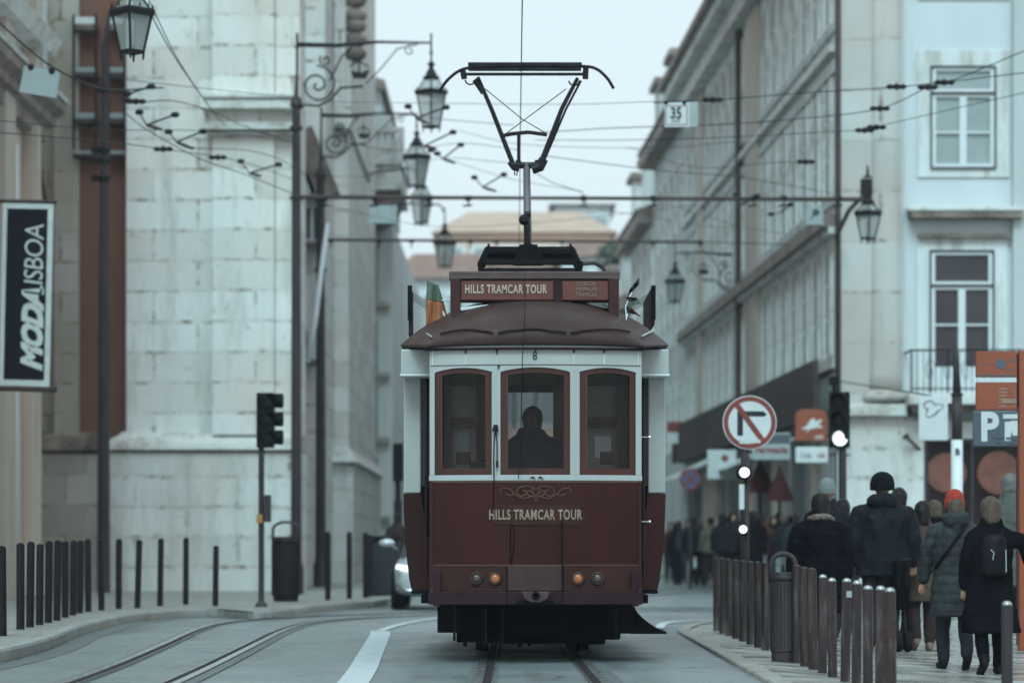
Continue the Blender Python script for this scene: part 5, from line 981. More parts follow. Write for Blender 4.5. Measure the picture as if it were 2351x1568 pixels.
# ---- grey cabinet and silver car left of the tram
Y = 52.5; th = thing('street_cabinet', 'low brown grey waste container between the bollards and the silver car', 'container', (PX(878, Y), Y, 0)); b = MB(); b.box(PX(852, Y), PX(915, Y), Y, Y+1.2, .12, PZ(1238, Y)); b.build('body', m_signletter, th, bevel=.06); b = MB(); b.box(PX(848, Y), PX(920, Y), Y-.08, Y+1.3, PZ(1238, Y)+.003, PZ(1230, Y)); b.build('lid', m_black, th, bevel=.03)
def car(x, y, label):                              # x = centre, y = front bumper; faces the camera
    th = thing('parked_car', label, 'car', (x, y+2, 0)); W = .88
    # cross-sections front to back: (dy, half width, bottom, belt z, )
    sec = [(0, .50, .30, .62), (.08, .72, .24, .72), (.35, .83, .20, .80), (1.0, .88, .20, .90), (1.5, .88, .20, .95), (3.4, .88, .20, .98), (4.1, .82, .28, .92), (4.25, .66, .36, .80)]
    b = MB(); rs = []
    for dy, hw, z0, z1 in sec: rs.append([(x-hw*.92, y+dy, z0), (x-hw, y+dy, z0+.12), (x-hw, y+dy, z0+(z1-z0)*.7), (x-hw*.9, y+dy, z1-.02), (x-hw*.4, y+dy, z1+.03), (x+hw*.4, y+dy, z1+.03), (x+hw*.9, y+dy, z1-.02), (x+hw, y+dy, z0+(z1-z0)*.7), (x+hw, y+dy, z0+.12), (x+hw*.92, y+dy, z0)])
    b.rings(rs); body = b.build('body', m_car, th, smooth=True); ss = body.modifiers.new('s', 'SUBSURF'); ss.levels = 2; ss.render_levels = 2
    b = MB(); rs = [[(x-w, y+dy, z), (x-w*.8, y+dy, z2), (x+w*.8, y+dy, z2), (x+w, y+dy, z)] for dy, w, z, z2 in ((1.05, .78, .88, .90), (1.75, .78, .93, 1.36), (2.3, .78, .95, 1.45), (3.2, .77, .95, 1.42), (3.95, .72, .93, 1.0))]; b.rings(rs); gh = b.build('greenhouse', m_carglass, th, smooth=False, bevel=.03)
    b = MB(); b.grid([[(x+u*w, y+dy, z-.04*u*u) for u in (-1, -.6, 0, .6, 1)] for dy, w, z in ((1.85, .64, 1.42), (2.4, .66, 1.50), (3.1, .64, 1.47))]); r = b.build('roof', m_car, th, smooth=True); so = r.modifiers.new('s', 'SOLIDIFY'); so.thickness = .03
    for sg in (-1, 1):
        b = MB(); b.prism([(x+sg*.46, .70), (x+sg*.78, .76), (x+sg*.80, .69), (x+sg*.52, .63)], 'y', y+.02, y+.30); hl_ = b.build('headlight', m_lens_on if True else m_lens_off, th, bevel=.015)
        b = MB(); b.tube([(x+sg*.30, y-.03, .31), (x+sg*.62, y+.0, .33), (x+sg*.78, y+.12, .43)], .03, 6); b.build('bumper_blade', m_chrome, th, smooth=True)
        for dy in (.85, 3.4):
            b = MB(); b.lathe([(.20, -.1), (.31, -.11), (.33, -.07), (.33, .07), (.31, .11), (.20, .1)], (x+sg*.79, y+dy, .33), 22, axis='x'); wh = b.build('wheel', m_rubber, th, smooth=True)
            b = MB(); b.lathe([(.03, .115*sg), (.19, .09*sg), (.21, .05*sg), (.03, .02*sg)], (x+sg*.79, y+dy, .33), 16, axis='x'); b.build('rim', m_chrome, wh)
        b = MB(); b.ball((x+sg*1.0, y+1.35, 1.12), .12, 10, sx=1.2, sz=.6); b.cyl((x+sg*.80, y+1.5, 1.0), (x+sg*.96, y+1.38, 1.10), .02, n=5); b.build('door_mirror', m_car, th, smooth=True)
    b = MB(); b.prism([(x-.36, .36), (x+.36, .36), (x+.42, .58), (x-.42, .58)], 'y', y-.02, y+.1); b.build('grille', m_black, th, bevel=.02)
    b = MB(); b.box(x-.25, x+.25, y-.035, y-.022, .40, .50); b.build('number_plate', m_signwhite, th)
    return th
Yc = 45.6; car(PX(895, Yc)+.90, Yc-.2, 'silver car with lit headlights waiting behind the left side of the tram')
# ================================================================== THE TRAM
TX = .205; YF = 24.0; SF = F/YF
tram = thing('tram', 'vintage dark red and cream tramcar with raised pantograph, facing the camera', 'tram', (TX, 28.2, 0))
def ux(px, Y=YF): return (px-CX)*Y/F
def uz(py, Y=YF): return CH-(py-HY)*Y/F
def yf(x): return YF+.16*((x-TX)/.93)**2           # the end platform is gently bowed in plan
def strip(b, x0, x1, bot, top, off, th, n=None):
    """bowed panel; bot / top are numbers or functions of x; off = how far proud of the bow; th = thickness"""
    n = n or max(2, int((x1-x0)/.05)); fb = bot if callable(bot) else (lambda x: bot); ft = top if callable(top) else (lambda x: top); rs = []
    for i in range(n+1):
        x = x0+(x1-x0)*i/n; y = yf(x)-off; rs.append([(x, y, fb(x)), (x, y, ft(x)), (x, y+th, ft(x)), (x, y+th, fb(x))])
    return b.rings(rs)
XL, XR = ux(985), ux(1475)
# dash and lower belt
b = MB(); strip(b, XL, XR, uz(1299), uz(1101), 0, .03); dash = b.build('dash_panel', m_tramred, tram)
b = MB(); strip(b, XL+.03, XR-.03, uz(1107), uz(1104), .005, .005); strip(b, XL+.02, XR-.02, uz(1298), uz(1296), .006, .006); b.build('moulding', m_gold, dash)
for x0, x1 in ((XL, XL+.03), (XR-.03, XR)):
    b = MB(); strip(b, x0, x1, uz(1299), uz(1101), .008, .02, 2); [b.ball(((x0+x1)/2, yf(x0)-.009, uz(1108)-.072*k), .006, 6) for k in range(10)]; b.build('corner_strip', m_trambelt, dash)
b = MB(); strip(b, XL, ux(1163), uz(1357), uz(1299), .012, .03); belt = b.build('lower_panel', m_trambelt, tram)
b = MB(); strip(b, ux(1294), XR, uz(1357), uz(1299), .012, .03); b.build('lower_panel', m_trambelt, tram)
b = MB(); strip(b, ux(1164), ux(1293), uz(1356), uz(1298), .018, .03); b.build('centre_plate', m_tramplate, tram, bevel=.004)
b = MB(); strip(b, XL-.01, XR+.01, uz(1388), uz(1357)-.002, .05, .10); bump = b.build('bumper_beam', m_trambumper, tram, bevel=.01)
for xx in (1002, 1460):
    b = MB(); strip(b, ux(xx-8), ux(xx+8), uz(1392), uz(1310), .055, .02, 2); b.build('bracket', m_trambumper, bump)
b = MB(); cxx = ux(1230); b.prism([(cxx-.12, uz(1357)), (cxx+.12, uz(1357)), (cxx+.10, uz(1374)), (cxx+.04, uz(1382)), (cxx-.04, uz(1382)), (cxx-.10, uz(1374))], 'y', YF-.16, YF-.05); cp = b.build('coupler', m_rust, tram, bevel=.01)
b = MB(); b.lathe([(.035, 0), (.035, -.02), (.02, -.02), (.02, 0)], (cxx, YF-.16, uz(1366)), 14, axis='y'); b.build('pin', m_tramdark, cp); b = MB(); b.box(cxx-.16, cxx+.16, YF-.12, YF-.05, uz(1386), uz(1379)); b.build('hook', m_tramdark, cp)
for (px, on) in ((1094, 0), (1137, 1), (1327, 1), (1372, 0)):
    x = ux(px); y = yf(x)-.015; z = uz(1327); b = MB(); b.lathe([(.056, .0), (.054, -.03), (.044, -.036), (.042, -.02)], (x, y, z), 22, axis='y'); h = b.build('headlight', m_rust, tram, smooth=True)
    b = MB(); b.lathe([(.042, -.018), (.032, -.034), (.018, -.041), (.001, -.043)], (x, y, z), 20, axis='y'); b.build('lens', m_amber if on else m_lensgrey, h, smooth=True)
    b = MB(); b.tube([(x+math.cos(a)*.028, y-.045, z+math.sin(a)*.02-.005) for a in [2.2+k*.35 for k in range(6)]], .004, 4); b.build('filament', m_letterdim if on else m_rust, h)
# seams, emblem and name plate
b = MB()
for px, ya, yb in ((1291, 1196, 1388), (1163, 1299, 1388)): strip(b, ux(px)-.005, ux(px)+.005, uz(yb), uz(ya), .054 if yb > 1360 else .02, .045, 1)
b.build('seam', m_tramdark, dash)
def on_front(pts, off): return [(ux(px), yf(ux(px))-off, uz(py)) for px, py in pts]
b = MB()
for sg in (-1, 1):
    for pts in ([(0, 1124), (14, 1116), (34, 1118), (44, 1128), (36, 1138), (24, 1136), (22, 1128), (30, 1125)], [(0, 1150), (6, 1140), (18, 1142), (30, 1144), (46, 1136), (58, 1124), (72, 1120), (82, 1126), (78, 1132)], [(10, 1132), (14, 1126), (20, 1130), (16, 1138), (8, 1138)], [(0, 1124), (8, 1121), (6, 1132), (0, 1140)], [(50, 1134), (60, 1137), (70, 1133)]):
        P_ = cpts([Vector(p) for p in on_front([(1230+sg*a, y) for a, y in pts], .006)], 5); b.tube(P_, .0055, 4)
b.build('painted_scroll', m_gold, dash)
b = MB(); z0, z1 = uz(1204), uz(1159); pr = []
def plate_top(x): d = abs(x-ux(1231)); w = (ux(1346)-ux(1117))/2; e = w-d; return z1-(.045 if e < .05 else 0)
def plate_bot(x): d = abs(x-ux(1231)); w = (ux(1346)-ux(1117))/2; e = w-d; return z0+(.045 if e < .05 else 0)
strip(b, ux(1117), ux(1346), plate_bot, plate_top, .014, .012, 40); npl = b.build('name_plate', m_trambelt, dash)
def tramtext(body, cx, cy, wpx, hpx, Y, mat, par, off):
    o = text_mesh('lettering', body, mat, par, (0, 0, 0), 1.0, offset=off, spacing=1.12, extrude=.003)
    me = o.data; xs = [v.co.x for v in me.vertices]; zs = [v.co.z for v in me.vertices]; s = F/Y; org = origin(par)
    x0, x1, z0_, z1_ = min(xs), max(xs), min(zs), max(zs); kx = wpx/s/(x1-x0); kz = hpx/s/(z1_-z0_)
    for v in me.vertices:
        v.co.x = (v.co.x-(x0+x1)/2)*kx+PX(cx, Y)-org.x; v.co.z = (v.co.z-(z0_+z1_)/2)*kz+PZ(cy, Y)-org.z
    return o
o = tramtext('HILLS TRAMCAR TOUR', 1230, 1181, 214, 24, YF, m_letterdim, npl, .028)
ys = [v.co.y for v in o.data.vertices]; my = (min(ys)+max(ys))/2
for v in o.data.vertices: wx = v.co.x+origin(npl).x; v.co.y = (v.co.y-my)+yf(wx)-.018-origin(npl).y
# windows: white uprights and header with three arched openings
WN = [(997, 1129), (1149, 1309), (1331, 1461)]; ZS = uz(1090)
def arch(x, i, ins=0):
    a, c = ux(WN[i][0]), ux(WN[i][1]); m = (a+c)/2; w = (c-a)/2; k = max(0, 1-((x-m)/w)**2); return uz(853+ins)+(uz(843+ins)-uz(853+ins))*k
b = MB(); strip(b, XL-.005, XR+.005, uz(1103), uz(1090), .012, .05); b.build('window_sill', m_cream, tram, bevel=.004)
for a, c in ((985, 997), (1129, 1149), (1309, 1331), (1461, 1475)):
    b = MB(); strip(b, ux(a), ux(c), ZS+.001, uz(856), .006, .06, 3); b.build('window_pillar', m_cream, tram, bevel=.004)
for xx in (1138, 1320):
    b = MB(); strip(b, ux(xx)-.008, ux(xx)+.008, ZS+.002, uz(845), .014, .008, 1); b.build('pillar_bead', m_cream, tram)
b = MB(); ZH = uz(803)
def head_bot(x):
    for i, (a, c) in enumerate(WN):
        if ux(a) <= x <= ux(c): return arch(x, i)
    return uz(856)
strip(b, XL, XR, head_bot, ZH, .003, .06, 130); hd = b.build('window_header', m_cream, tram)
b = MB(); strip(b, XL+.01, XR-.01, uz(838), uz(836.5), .008, .006); b.build('header_bead', m_rust, hd)
for px in (1069, 1141, 1230, 1318, 1388, 1467, 992):
    b = MB(); strip(b, ux(px)-.004, ux(px)+.004, uz(836), uz(803), .006, .004, 1); b.build('header_joint', m_moulding, hd)
for (px, y0, y1) in ((1141, 803, 816), (1069, 804, 813), (1318, 803, 813), (1388, 803, 812), (1145, 838, 850), (1230, 803, 807)):
    b = MB(); x = ux(px); y = yf(x)-.0115; n = 5; b.add([(x-.014, y, uz(y0)), (x+.012, y, uz(y0)), (x+.006, y, uz((y0+y1)/2)), (x+.001, y, uz(y1)), (x-.005, y, uz((y0+y1)/2+2))], [(0, 1, 2, 3, 4)]); b.build('rust_streak', m_tramplate, hd)
text_mesh('fleet_number', '8', m_signletter, hd, (ux(1228), yf(ux(1228))-.010, uz(817.5)), .105, wscale=.85, extrude=.002)
b = MB(); strip(b, ux(972), ux(1481), uz(802.5), uz(798), .045, .05); b.build('drip_rail', m_trambumper, tram)
b = MB(); strip(b, ux(984), ux(1470), uz(798), uz(793.5), .03, .05); b.build('eave_strip', m_cream, tram)
for i, (a, c) in enumerate(WN):
    x0, x1 = ux(a), ux(c); fr = .055; W = None
    b = MB(); strip(b, x0, x0+fr, ZS, lambda x: arch(x, i), -.012, .035, 3); strip(b, x1-fr, x1, ZS, lambda x: arch(x, i), -.012, .035, 3)
    strip(b, x0+fr, x1-fr, ZS, ZS+.06, -.012, .035, 8); strip(b, x0+fr, x1-fr, lambda x: arch(x, i)-.045, lambda x: arch(x, i), -.012, .035, 20)
    W = b.build('window', m_wood, tram)
    b = MB(); rs = [[(x0+fr+(x1-x0-2*fr)*k/8, yf(x0+fr+(x1-x0-2*fr)*k/8)+.03, z) for k in range(9)] for z in (ZS+.06, arch((x0+x1)/2, i)-.04)]; b.grid(rs); b.build('pane', m_glass, W)
    b = MB(); strip(b, x0+fr, x0+fr+.012, ZS+.06, lambda x: arch(x, i)-.045, -.008, .03, 1); b.build('bead', m_wooddark, W)
# wiper on the left pillar, ropes
b = MB(); b.tube(on_front([(1138, 975), (1137, 990)], .03), [.018, .03], 8); b.tube(on_front([(1137, 990), (1134, 1010), (1133, 1060), (1134, 1100)], .035), .006, 5); b.tube(on_front([(1138, 990), (1141, 1015), (1141, 1050), (1141, 1073)], .035), .006, 5); b.tube(on_front([(1141, 1058), (1141, 1073)], .035), .012, 5); b.build('wiper', m_iron, tram)
b = MB(); b.tube([(ux(1205, 23.9), 23.88, uz(628, 23.9)), (ux(1205, 23.9), 23.86, uz(720, 23.9)), (ux(1199, 23.9), 23.84, uz(830, 23.9)), (ux(1196, 23.9), 23.9, uz(1000, 23.9)), (ux(1190, 23.9), 23.93, uz(1100, 23.9))], .0045, 5); b.build('pantograph_rope', m_iron, tram)
b = MB(); b.tube(on_front([(1134, 1100), (1133, 1140), (1133, 1182)], .02), .004, 4); b.tube(on_front([(1176, 1203), (1180, 1225), (1179, 1260), (1173, 1290), (1176, 1298)], .022), .004, 4); b.tube(on_front([(1171, 1200), (1172, 1290)], .02), .004, 4); b.build('hanging_cord', m_tramdark, tram)
b = MB()
for px in (1223, 1241): b.tube(on_front([(px-5, 1098), (px, 1094), (px+5, 1100)], .02), .006, 5)
b.build('catch', m_iron, tram)
# platform sides, floor, underframe
for sg, xx in ((-1, XL), (1, XR)):
    b = MB(); b.box(xx-.0 if sg > 0 else xx-.0, xx-sg*.03, yf(XL)+.03, 25.0, .62, uz(1101)); b.build('platform_side', m_tramred, tram)
    b = MB(); b.box(xx, xx-sg*.05, yf(XL)+.06, yf(XL)+.12, uz(1100), uz(800)); b.build('door_post', m_cream, tram)
b = MB(); b.box(XL+.01, XR-.01, YF+.12, 32.2, .56, .66); b.build('floor', m_wooddark, tram)
# saloon body, full width, from y=25
YB = 25.0; HW = 1.19; LB_ = 31.4
def prof_side(sg): return [(TX+sg*q, z) for q, z in ((HW-.015, uz(862, YB)), (HW, 2.0), (HW, uz(1132, YB)))]
for sg in (-1, 1):
    # lower red side: upright, then tucked in towards the sill
    b = MB(); pr = [(TX+sg*HW, uz(1134, YB)), (TX+sg*(HW-.012), 1.05), (TX+sg*(HW-.05), .72), (TX+sg*(HW-.07), uz(1353, YB)), (TX+sg*(HW-.11), uz(1353, YB)), (TX+sg*(HW-.05), uz(1134, YB))]; b.prism(pr, 'y', YB, LB_); b.build('side_panel', m_tramred, tram)
    b = MB(); n = 6; a0 = uz(1134, YB)
    # window band: sill rail, pillars, header
    b = MB(); b.box(TX+sg*HW, TX+sg*(HW-.05), YB, LB_, uz(866, YB), uz(800, YB)+.02); b.build('side_header', m_cream, tram)
    for k in range(8):
        b = MB(); y = YB+.02+k*(LB_-YB-.1)/7; b.box(TX+sg*(HW-.002), TX+sg*(HW-.05), y, y+.09, a0, uz(866, YB)-.001); b.build('side_pillar', m_cream, tram)
    # bulkhead corner panels facing the camera, cream over red, beside the dark doorway
    xi, xo = TX+sg*1.035, TX+sg*HW
    b = MB(); b.box(xi, xo, YB-.045, YB-.003, uz(1132, YB), uz(864, YB)); b.build('corner_panel', m_cream, tram, bevel=.012)
    b = MB(); pr = [(xi, uz(1134, YB)), (xo+sg*.003, uz(1134, YB)), (TX+sg*(HW-.012), 1.05), (TX+sg*(HW-.07), uz(1353, YB)), (TX+sg*.93, uz(1353, YB)), (TX+sg*.95, 1.0)]; b.prism(pr, 'y', YB-.05, YB-.005); b.build('corner_panel', m_tramred, tram)
    b = MB(); b.box(TX+sg*.93, xo+sg*.012, YB-.40, YB-.046, uz(858, YB-.4), uz(802, YB-.4)); cbx = b.build('corner_box', m_cream, tram, bevel=.01)
    b = MB(); b.box(TX+sg*.93, xo+sg*.02, YB-.415, YB-.045, uz(863, YB-.4), uz(858, YB-.4)); b.build('corner_box_rim', m_winwhite, cbx)
    b = MB(); b.box(TX+sg*.94, TX+sg*.96, YB+.08, YB+.12, .66, 2.75); b.build('door_leaf', m_black, tram)
    for z in (uz(1003, 24.6), uz(1197, 24.6)):
        b = MB(); b.cyl((TX+sg*.955, 24.62, z), (TX+sg*1.03, 24.62, z), .008, n=6); b.ball((TX+sg*1.03, 24.62, z), .013, 6); b.build('handle', m_chrome, tram) if sg > 0 else None
    b = MB(); b.cyl((TX+sg*.975, 24.66, .75), (TX+sg*.975, 24.66, 2.5), .014, n=8); b.build('grab_rail', m_iron, tram)
b = MB(); b.box(TX-1.1, TX+1.1, LB_, LB_+.04, .6, 1.6); b.box(TX-1.1, TX+1.1, LB_, LB_+.04, 2.8, 3.1); b.box(TX-1.1, TX-.5, LB_, LB_+.04, 1.6, 2.8); b.box(TX+.5, TX+1.1, LB_, LB_+.04, 1.6, 2.8); b.build('rear_bulkhead', m_wooddark, tram)
b = MB(); b.box(TX-.93, TX+.93, 32.3, 32.36, .55, 1.62); b.build('rear_dash', m_tramred, tram)
b = MB()
b.box(TX-.5, TX+.5, LB_+.01, LB_+.03, 1.6, 2.8); b.build('rear_pane', m_glass, tram)
for sg in (-1, 1):
    b = MB(); b.box(TX+sg*(HW-.03), TX+sg*(HW-.025), YB+.1, LB_-.1, uz(1134, YB), uz(866, YB)); b.build('side_pane', m_glass, tram)
# front bulkhead with arched inner doorway and side lights, seen through the windscreen
YI = 25.35; b = MB()
def ib(a, c, y0, y1, Y=YI, d=.04): b.box(ux(a, Y), ux(c, Y), Y, Y+d, uz(y1, Y), uz(y0, Y))
ib(978, 1034, 850, 1120); ib(1092, 1166, 850, 1120); ib(1270, 1340, 850, 1120); ib(1418, 1480, 850, 1120); ib(978, 1480, 790, 882)
ib(1034, 1092, 1090, 1120); ib(1340, 1418, 1090, 1120); ib(1034, 1092, 958, 972); ib(1340, 1418, 958, 972)
inner = b.build('inner_bulkhead', m_wooddark, tram)
b = MB(); ib2 = lambda a, c, y0, y1: b.box(ux(a, YI-.03), ux(c, YI-.03), YI-.03, YI-.003, uz(y1, YI-.03), uz(y0, YI-.03))
for (a, c) in ((1028, 1034), (1092, 1098), (1334, 1340), (1418, 1424)): ib2(a, c, 882, 1120)
for (a, c) in ((1034, 1092), (1340, 1418)): ib2(a, c, 978, 983)
b.build('inner_frame', m_wood, inner)
for (a_, c_) in ((1034, 1092), (1340, 1418)):
    b = MB(); b.box(ux(a_, YI), ux(c_, YI), YI+.10, YI+.11, uz(1090, YI), uz(884, YI)); b.build('brightening_pane', M('brightening_pane_tone', (.34, .28, .26), .5, var=.25, scale=3) if a_ < 1100 else MATS['brightening_pane_tone'], inner)  # pale opaque sheets added in the openings to make the interior look lighter
b = MB(); b.box(ux(1038, YI), ux(1078, YI), YI+.08, YI+.09, uz(1068, YI), uz(990, YI)); b.build('paper_notice', m_signgrey, inner); b = MB(); b.box(ux(1366, YI), ux(1404, YI), YI+.08, YI+.09, uz(1050, YI), uz(1000, YI)); b.build('paper_notice', m_signwhite, inner)
b = MB(); b.box(ux(1046, 24.3), ux(1080, 24.3), 24.3, 24.36, uz(1066, 24.3), uz(1036, 24.3)); b.build('red_box', m_trambelt, tram, bevel=.01); b = MB(); b.box(ux(1378, 24.3), ux(1408, 24.3), 24.3, 24.36, uz(1066, 24.3), uz(1036, 24.3)); b.build('red_box', m_trambelt, tram, bevel=.01)
b = MB(); b.box(XL+.03, XR-.03, YF+.2, YF+.9, .66, 1.58); b.build('control_desk', m_black, tram)
b = MB(); b.cyl((ux(1100), YF+.35, 1.5), (ux(1100), YF+.35, 1.78), .09, n=14); b.tube([(ux(1100), YF+.35, 1.8), (ux(1100)+.18, YF+.32, 1.83)], .018, 6); b.build('controller', m_iron, tram)
for k in range(5):
    for sg in (-1, 1):
        b = MB(); y = 26.2+k*1.0; x = TX+sg*.72; b.box(x-.40, x+.40, y, y+.42, 1.0, 1.1); b.box(x-.40, x+.40, y+.38, y+.46, 1.1, 1.62); b.build('bench_seat', m_wood, tram, bevel=.02)
# roof: long barrel with domed front
def roofpt(u, y):
    t = min(1, max(0, (y-23.93)/1.15)); e = math.sqrt(1-(1-t)**2.2) if t < 1 else 1.0
    if y > 31.3: t2 = (y-31.3)/1.2; e *= math.sqrt(max(0, 1-t2**2.2))
    w = .955+(1.215-.955)*min(1, max(0, (y-23.93)/.85)); ze = uz(793, 24.0)+.01+.055*min(1, max(0, (y-23.93)/.85))
    return (TX+u*w, y+.14*(u*u)*(1-t), ze+.43*e*(1-abs(u)**2.6))
b = MB(); ysr = [23.93+k*.045 for k in range(8)]+[24.3+k*.1 for k in range(9)]+[25.2+k*.6 for k in range(11)]+[31.5, 31.8, 32.1, 32.3, 32.45]
us = [math.sin(-math.pi/2+math.pi*i/36) for i in range(37)]
b.grid([[roofpt(u, y) for u in us] for y in ysr]); rf = b.build('roof', m_roof, tram, smooth=True); so = rf.modifiers.new('t', 'SOLIDIFY'); so.thickness = .03; so.offset = -1
b = MB(); pts = []
def on_roof(px, py):                               # roof surface point seen at a measured pixel
    best = None
    for j in range(240):
        y = 23.94+j*.006; u_ = (PX(px, y)-TX); w = .955+(1.215-.955)*min(1, max(0, (y-23.93)/.85)); u = max(-1, min(1, u_/w)); p = roofpt(u, y); d = abs((p[2]-CH)/p[1]-(HY-py)/F)
        if best is None or d < best[0]: best = (d, p)
    return Vector(best[1])
for (a, m_, c, ya, ym) in ((1010, 1075, 1132, 769, 760), (1143, 1222, 1300, 768, 759), (1310, 1385, 1447, 766, 759)):
    b = MB(); pl_ = [on_roof(px, ym+(ya-ym)*((px-m_)/((c-a)/2))**2) for px in [a+(c-a)*k/10 for k in range(11)]]; b.tube([p+Vector((0, -.012, .012)) for p in pl_], .009, 6); b.build('roof_gutter', m_trambumper, rf, smooth=True)
for (p0, p1) in (((962, 762), (990, 778)), ((1502, 758), (1476, 777))):
    b = MB(); b.tube([on_roof(*p0)+Vector((0, -.02, .02)), on_roof(*p1)+Vector((0, -.02, .02))], .009, 5); b.build('roof_strap', m_cream, rf)
# destination sign box across the roof
YS = 24.55; sb = MB()
def sx(px): return PX(px, YS)
def szz(py): return PZ(py, YS)
sb.box(sx(1034), sx(1420), YS, YS+.16, szz(692), szz(641)); sg_ = sb.build('sign_board', m_signboard, tram, bevel=.008)
b = MB(); b.rings([[(x, YS-.02+.11*(1-math.cos(a)), szz(641)+.003+.075*math.sin(a)) for a in [math.pi*k/8 for k in range(9)]] for x in (sx(1031), sx(1423))]); b.build('sign_cap', m_roof, sg_, smooth=False)
for (a, c) in ((1034, 1057), (1397, 1421)):
    b = MB(); b.box(sx(a), sx(c), YS-.025, YS+.14, szz(742), szz(640)+.001); b.build('sign_post', m_signboard, sg_, bevel=.006)
b = MB(); b.box(sx(1272), sx(1288), YS-.015, YS-.002, szz(694), szz(642)); b.build('sign_divider', m_trambumper, sg_)
for (a, c) in ((1059, 1270), (1291, 1396)):
    b = MB(); b.box(sx(a), sx(c), YS-.012, YS-.002, szz(689), szz(646)); fc = b.build('sign_face', m_signface, sg_, bevel=.004)
    if a < 1100:
        o = tramtext('HILLS TRAMCAR TOUR', 1162, 664, 188, 21, YS, m_letter, fc, .03)
        for v in o.data.vertices: v.co.y += YS-.017
    else:
        for k, (tx, w) in enumerate((('LISBON', 40), ('PREMIUM', 48), ('TRAMCAR', 48))):
            o = tramtext(tx, 1346, 652+k*12.5, w, 9, YS, m_letterdim, fc, .0)
            for v in o.data.vertices: v.co.y += YS-.017
b = MB(); rs = []
for k in range(13):
    px = 1057+k*(340/12); t = (px-1227)/170; rs.append([(sx(px), YS+.01, szz(699+13*t*t)), (sx(px), YS+.01, szz(694+ (14*t*t if abs(t) > .3 else 1.3))), (sx(px), YS+.05, szz(694+(14*t*t if abs(t) > .3 else 1.3))), (sx(px), YS+.05, szz(699+13*t*t))])
b.rings(rs); b.build('sign_skirt', m_tramdark, sg_)
b = MB(); b.tube([(sx(px), YS-.02, szz(696.5+15*((px-1227)/170)**2)) for px in (1058, 1075, 1095, 1115, 1135, 1155)], [.014, .014, .012, .010, .007, .004], 5); b.build('sign_gap_highlight', m_winwhite, sg_)  # pale arc stands in for the bright gap showing under the sign
# side boards on the roof edge
for sg, L_, pxl in ((-1, .55, 941), (1, 1.7, 1500)):
    b = MB(); x = PX(pxl, 25.2); b.box(x-.012, x+.012, 25.2, 25.2+L_, uz(770 if sg < 0 else 745, 25.2), uz(662 if sg < 0 else 657, 25.2)); bd = b.build('side_board', m_trambumper, tram)
    b = MB()
    for k in range(5): b.cyl((x, 25.25, uz(668+k*4, 25.2)), (x-sg*.28, 25.8, uz(700+k*5, 25.2)), .003, n=4)
    b.build('board_stay', m_wire, bd)
    b = MB(); b.box(x-.02, x+.02, 25.17, 25.2, uz(735, 25.2), uz(656, 25.2)); b.build('board_post', m_tramdark, bd)
# flags at both ends of the sign
def flag(name, quad, Y, mats, parent, folds=.03, nn=12):
    a, c, d, e = [P(px, py, Y) for px, py in quad]; b = MB()    # a top of hoist, c bottom of hoist, d lower fly, e upper fly
    for k, (u0, u1, mi) in enumerate(mats):
        rows = []
        for i in range(nn+1):
            v = u0+(u1-u0)*i/nn; L = a.lerp(c, v); R_ = e.lerp(d, v); rows.append([tuple(L.lerp(R_, t/8)+Vector((0, folds*math.sin(t*1.5+v*5), 0))) for t in range(9)])
        b2 = MB(); b2.grid(rows); o = b2.build(name, mi, parent, smooth=True); so = o.modifiers.new('t', 'SOLIDIFY'); so.thickness = .004
        if k == 0: parent = o; name = 'flag_field'
    return parent
m_flaggreen = M('flag_green', (.10, .14, .11), .8); m_flagorange = M('flag_orange', (.34, .12, .05), .8, var=.15); m_flagred = M('flag_dark_red', (.10, .04, .03), .8)
f1 = flag('flag', [(980, 643), (978, 750), (1036, 753), (1006, 655)], 24.75, [(0, .42, m_flaggreen), (.42, 1, m_flagorange)], tram, .04)
b = MB(); b.tube([P(1002, 686, 24.8), P(1018, 720, 24.75), P(1032, 752, 24.7)], .009, 5); b.tube([P(1008, 690, 24.8), P(1034, 690, 24.6)], .01, 5); b.build('flag_staff', m_winwhite, tram)
f2 = flag('flag', [(1468, 637), (1466, 655), (1442, 680), (1446, 664)], 24.75, [(0, 1, m_iron)], tram, .02)
f3 = flag('flag', [(1438, 682), (1445, 704), (1472, 697), (1460, 683)], 24.72, [(0, .5, m_iron), (.5, 1, m_flaggreen)], tram, .02)
f4 = flag('flag', [(1438, 702), (1444, 718), (1472, 727), (1450, 708)], 24.70, [(0, .6, m_flagred), (.6, 1, m_iron)], tram, .02)
b = MB(); b.tube([P(1450, 672, 24.75), P(1436, 705, 24.7), P(1438, 730, 24.65)], .006, 5); b.tube([P(1441, 720, 24.6), P(1428, 770, 24.5)], .005, 5); b.build('flag_staff', m_winwhite, tram)
# pantograph and its base
YP = 28.2
def pp3(px, py, y=YP): return P(px, py, y)
b = MB(); z0 = PZ(618, YP)
b.box(PX(1106, YP), PX(1330, YP), YP-.5, YP-.44, z0+.0, z0+.05); b.box(PX(1106, YP), PX(1330, YP), YP+.44, YP+.5, z0, z0+.05); b.box(PX(1098, YP), PX(1112, YP), YP-.5, YP+.5, z0-.02, z0+.03); b.box(PX(1322, YP), PX(1336, YP), YP-.5, YP+.5, z0-.02, z0+.03)
b.box(PX(1116, YP), PX(1320, YP), YP-.6, YP+.6, z0-.62, z0-.05); base = b.build('pantograph_base', m_black, tram)
b = MB()
for (xx) in (1122, 1310):
    b.tube([pp3(xx-18 if xx < 1200 else xx+18, 612), pp3(xx, 572)], .045, 6); b.cyl(pp3(xx, 600), pp3(xx, 566), .03, n=8); b.cyl(pp3(xx, 566), pp3(xx, 560), .012, n=6); b.ball(pp3(xx, 578), .035, 8)
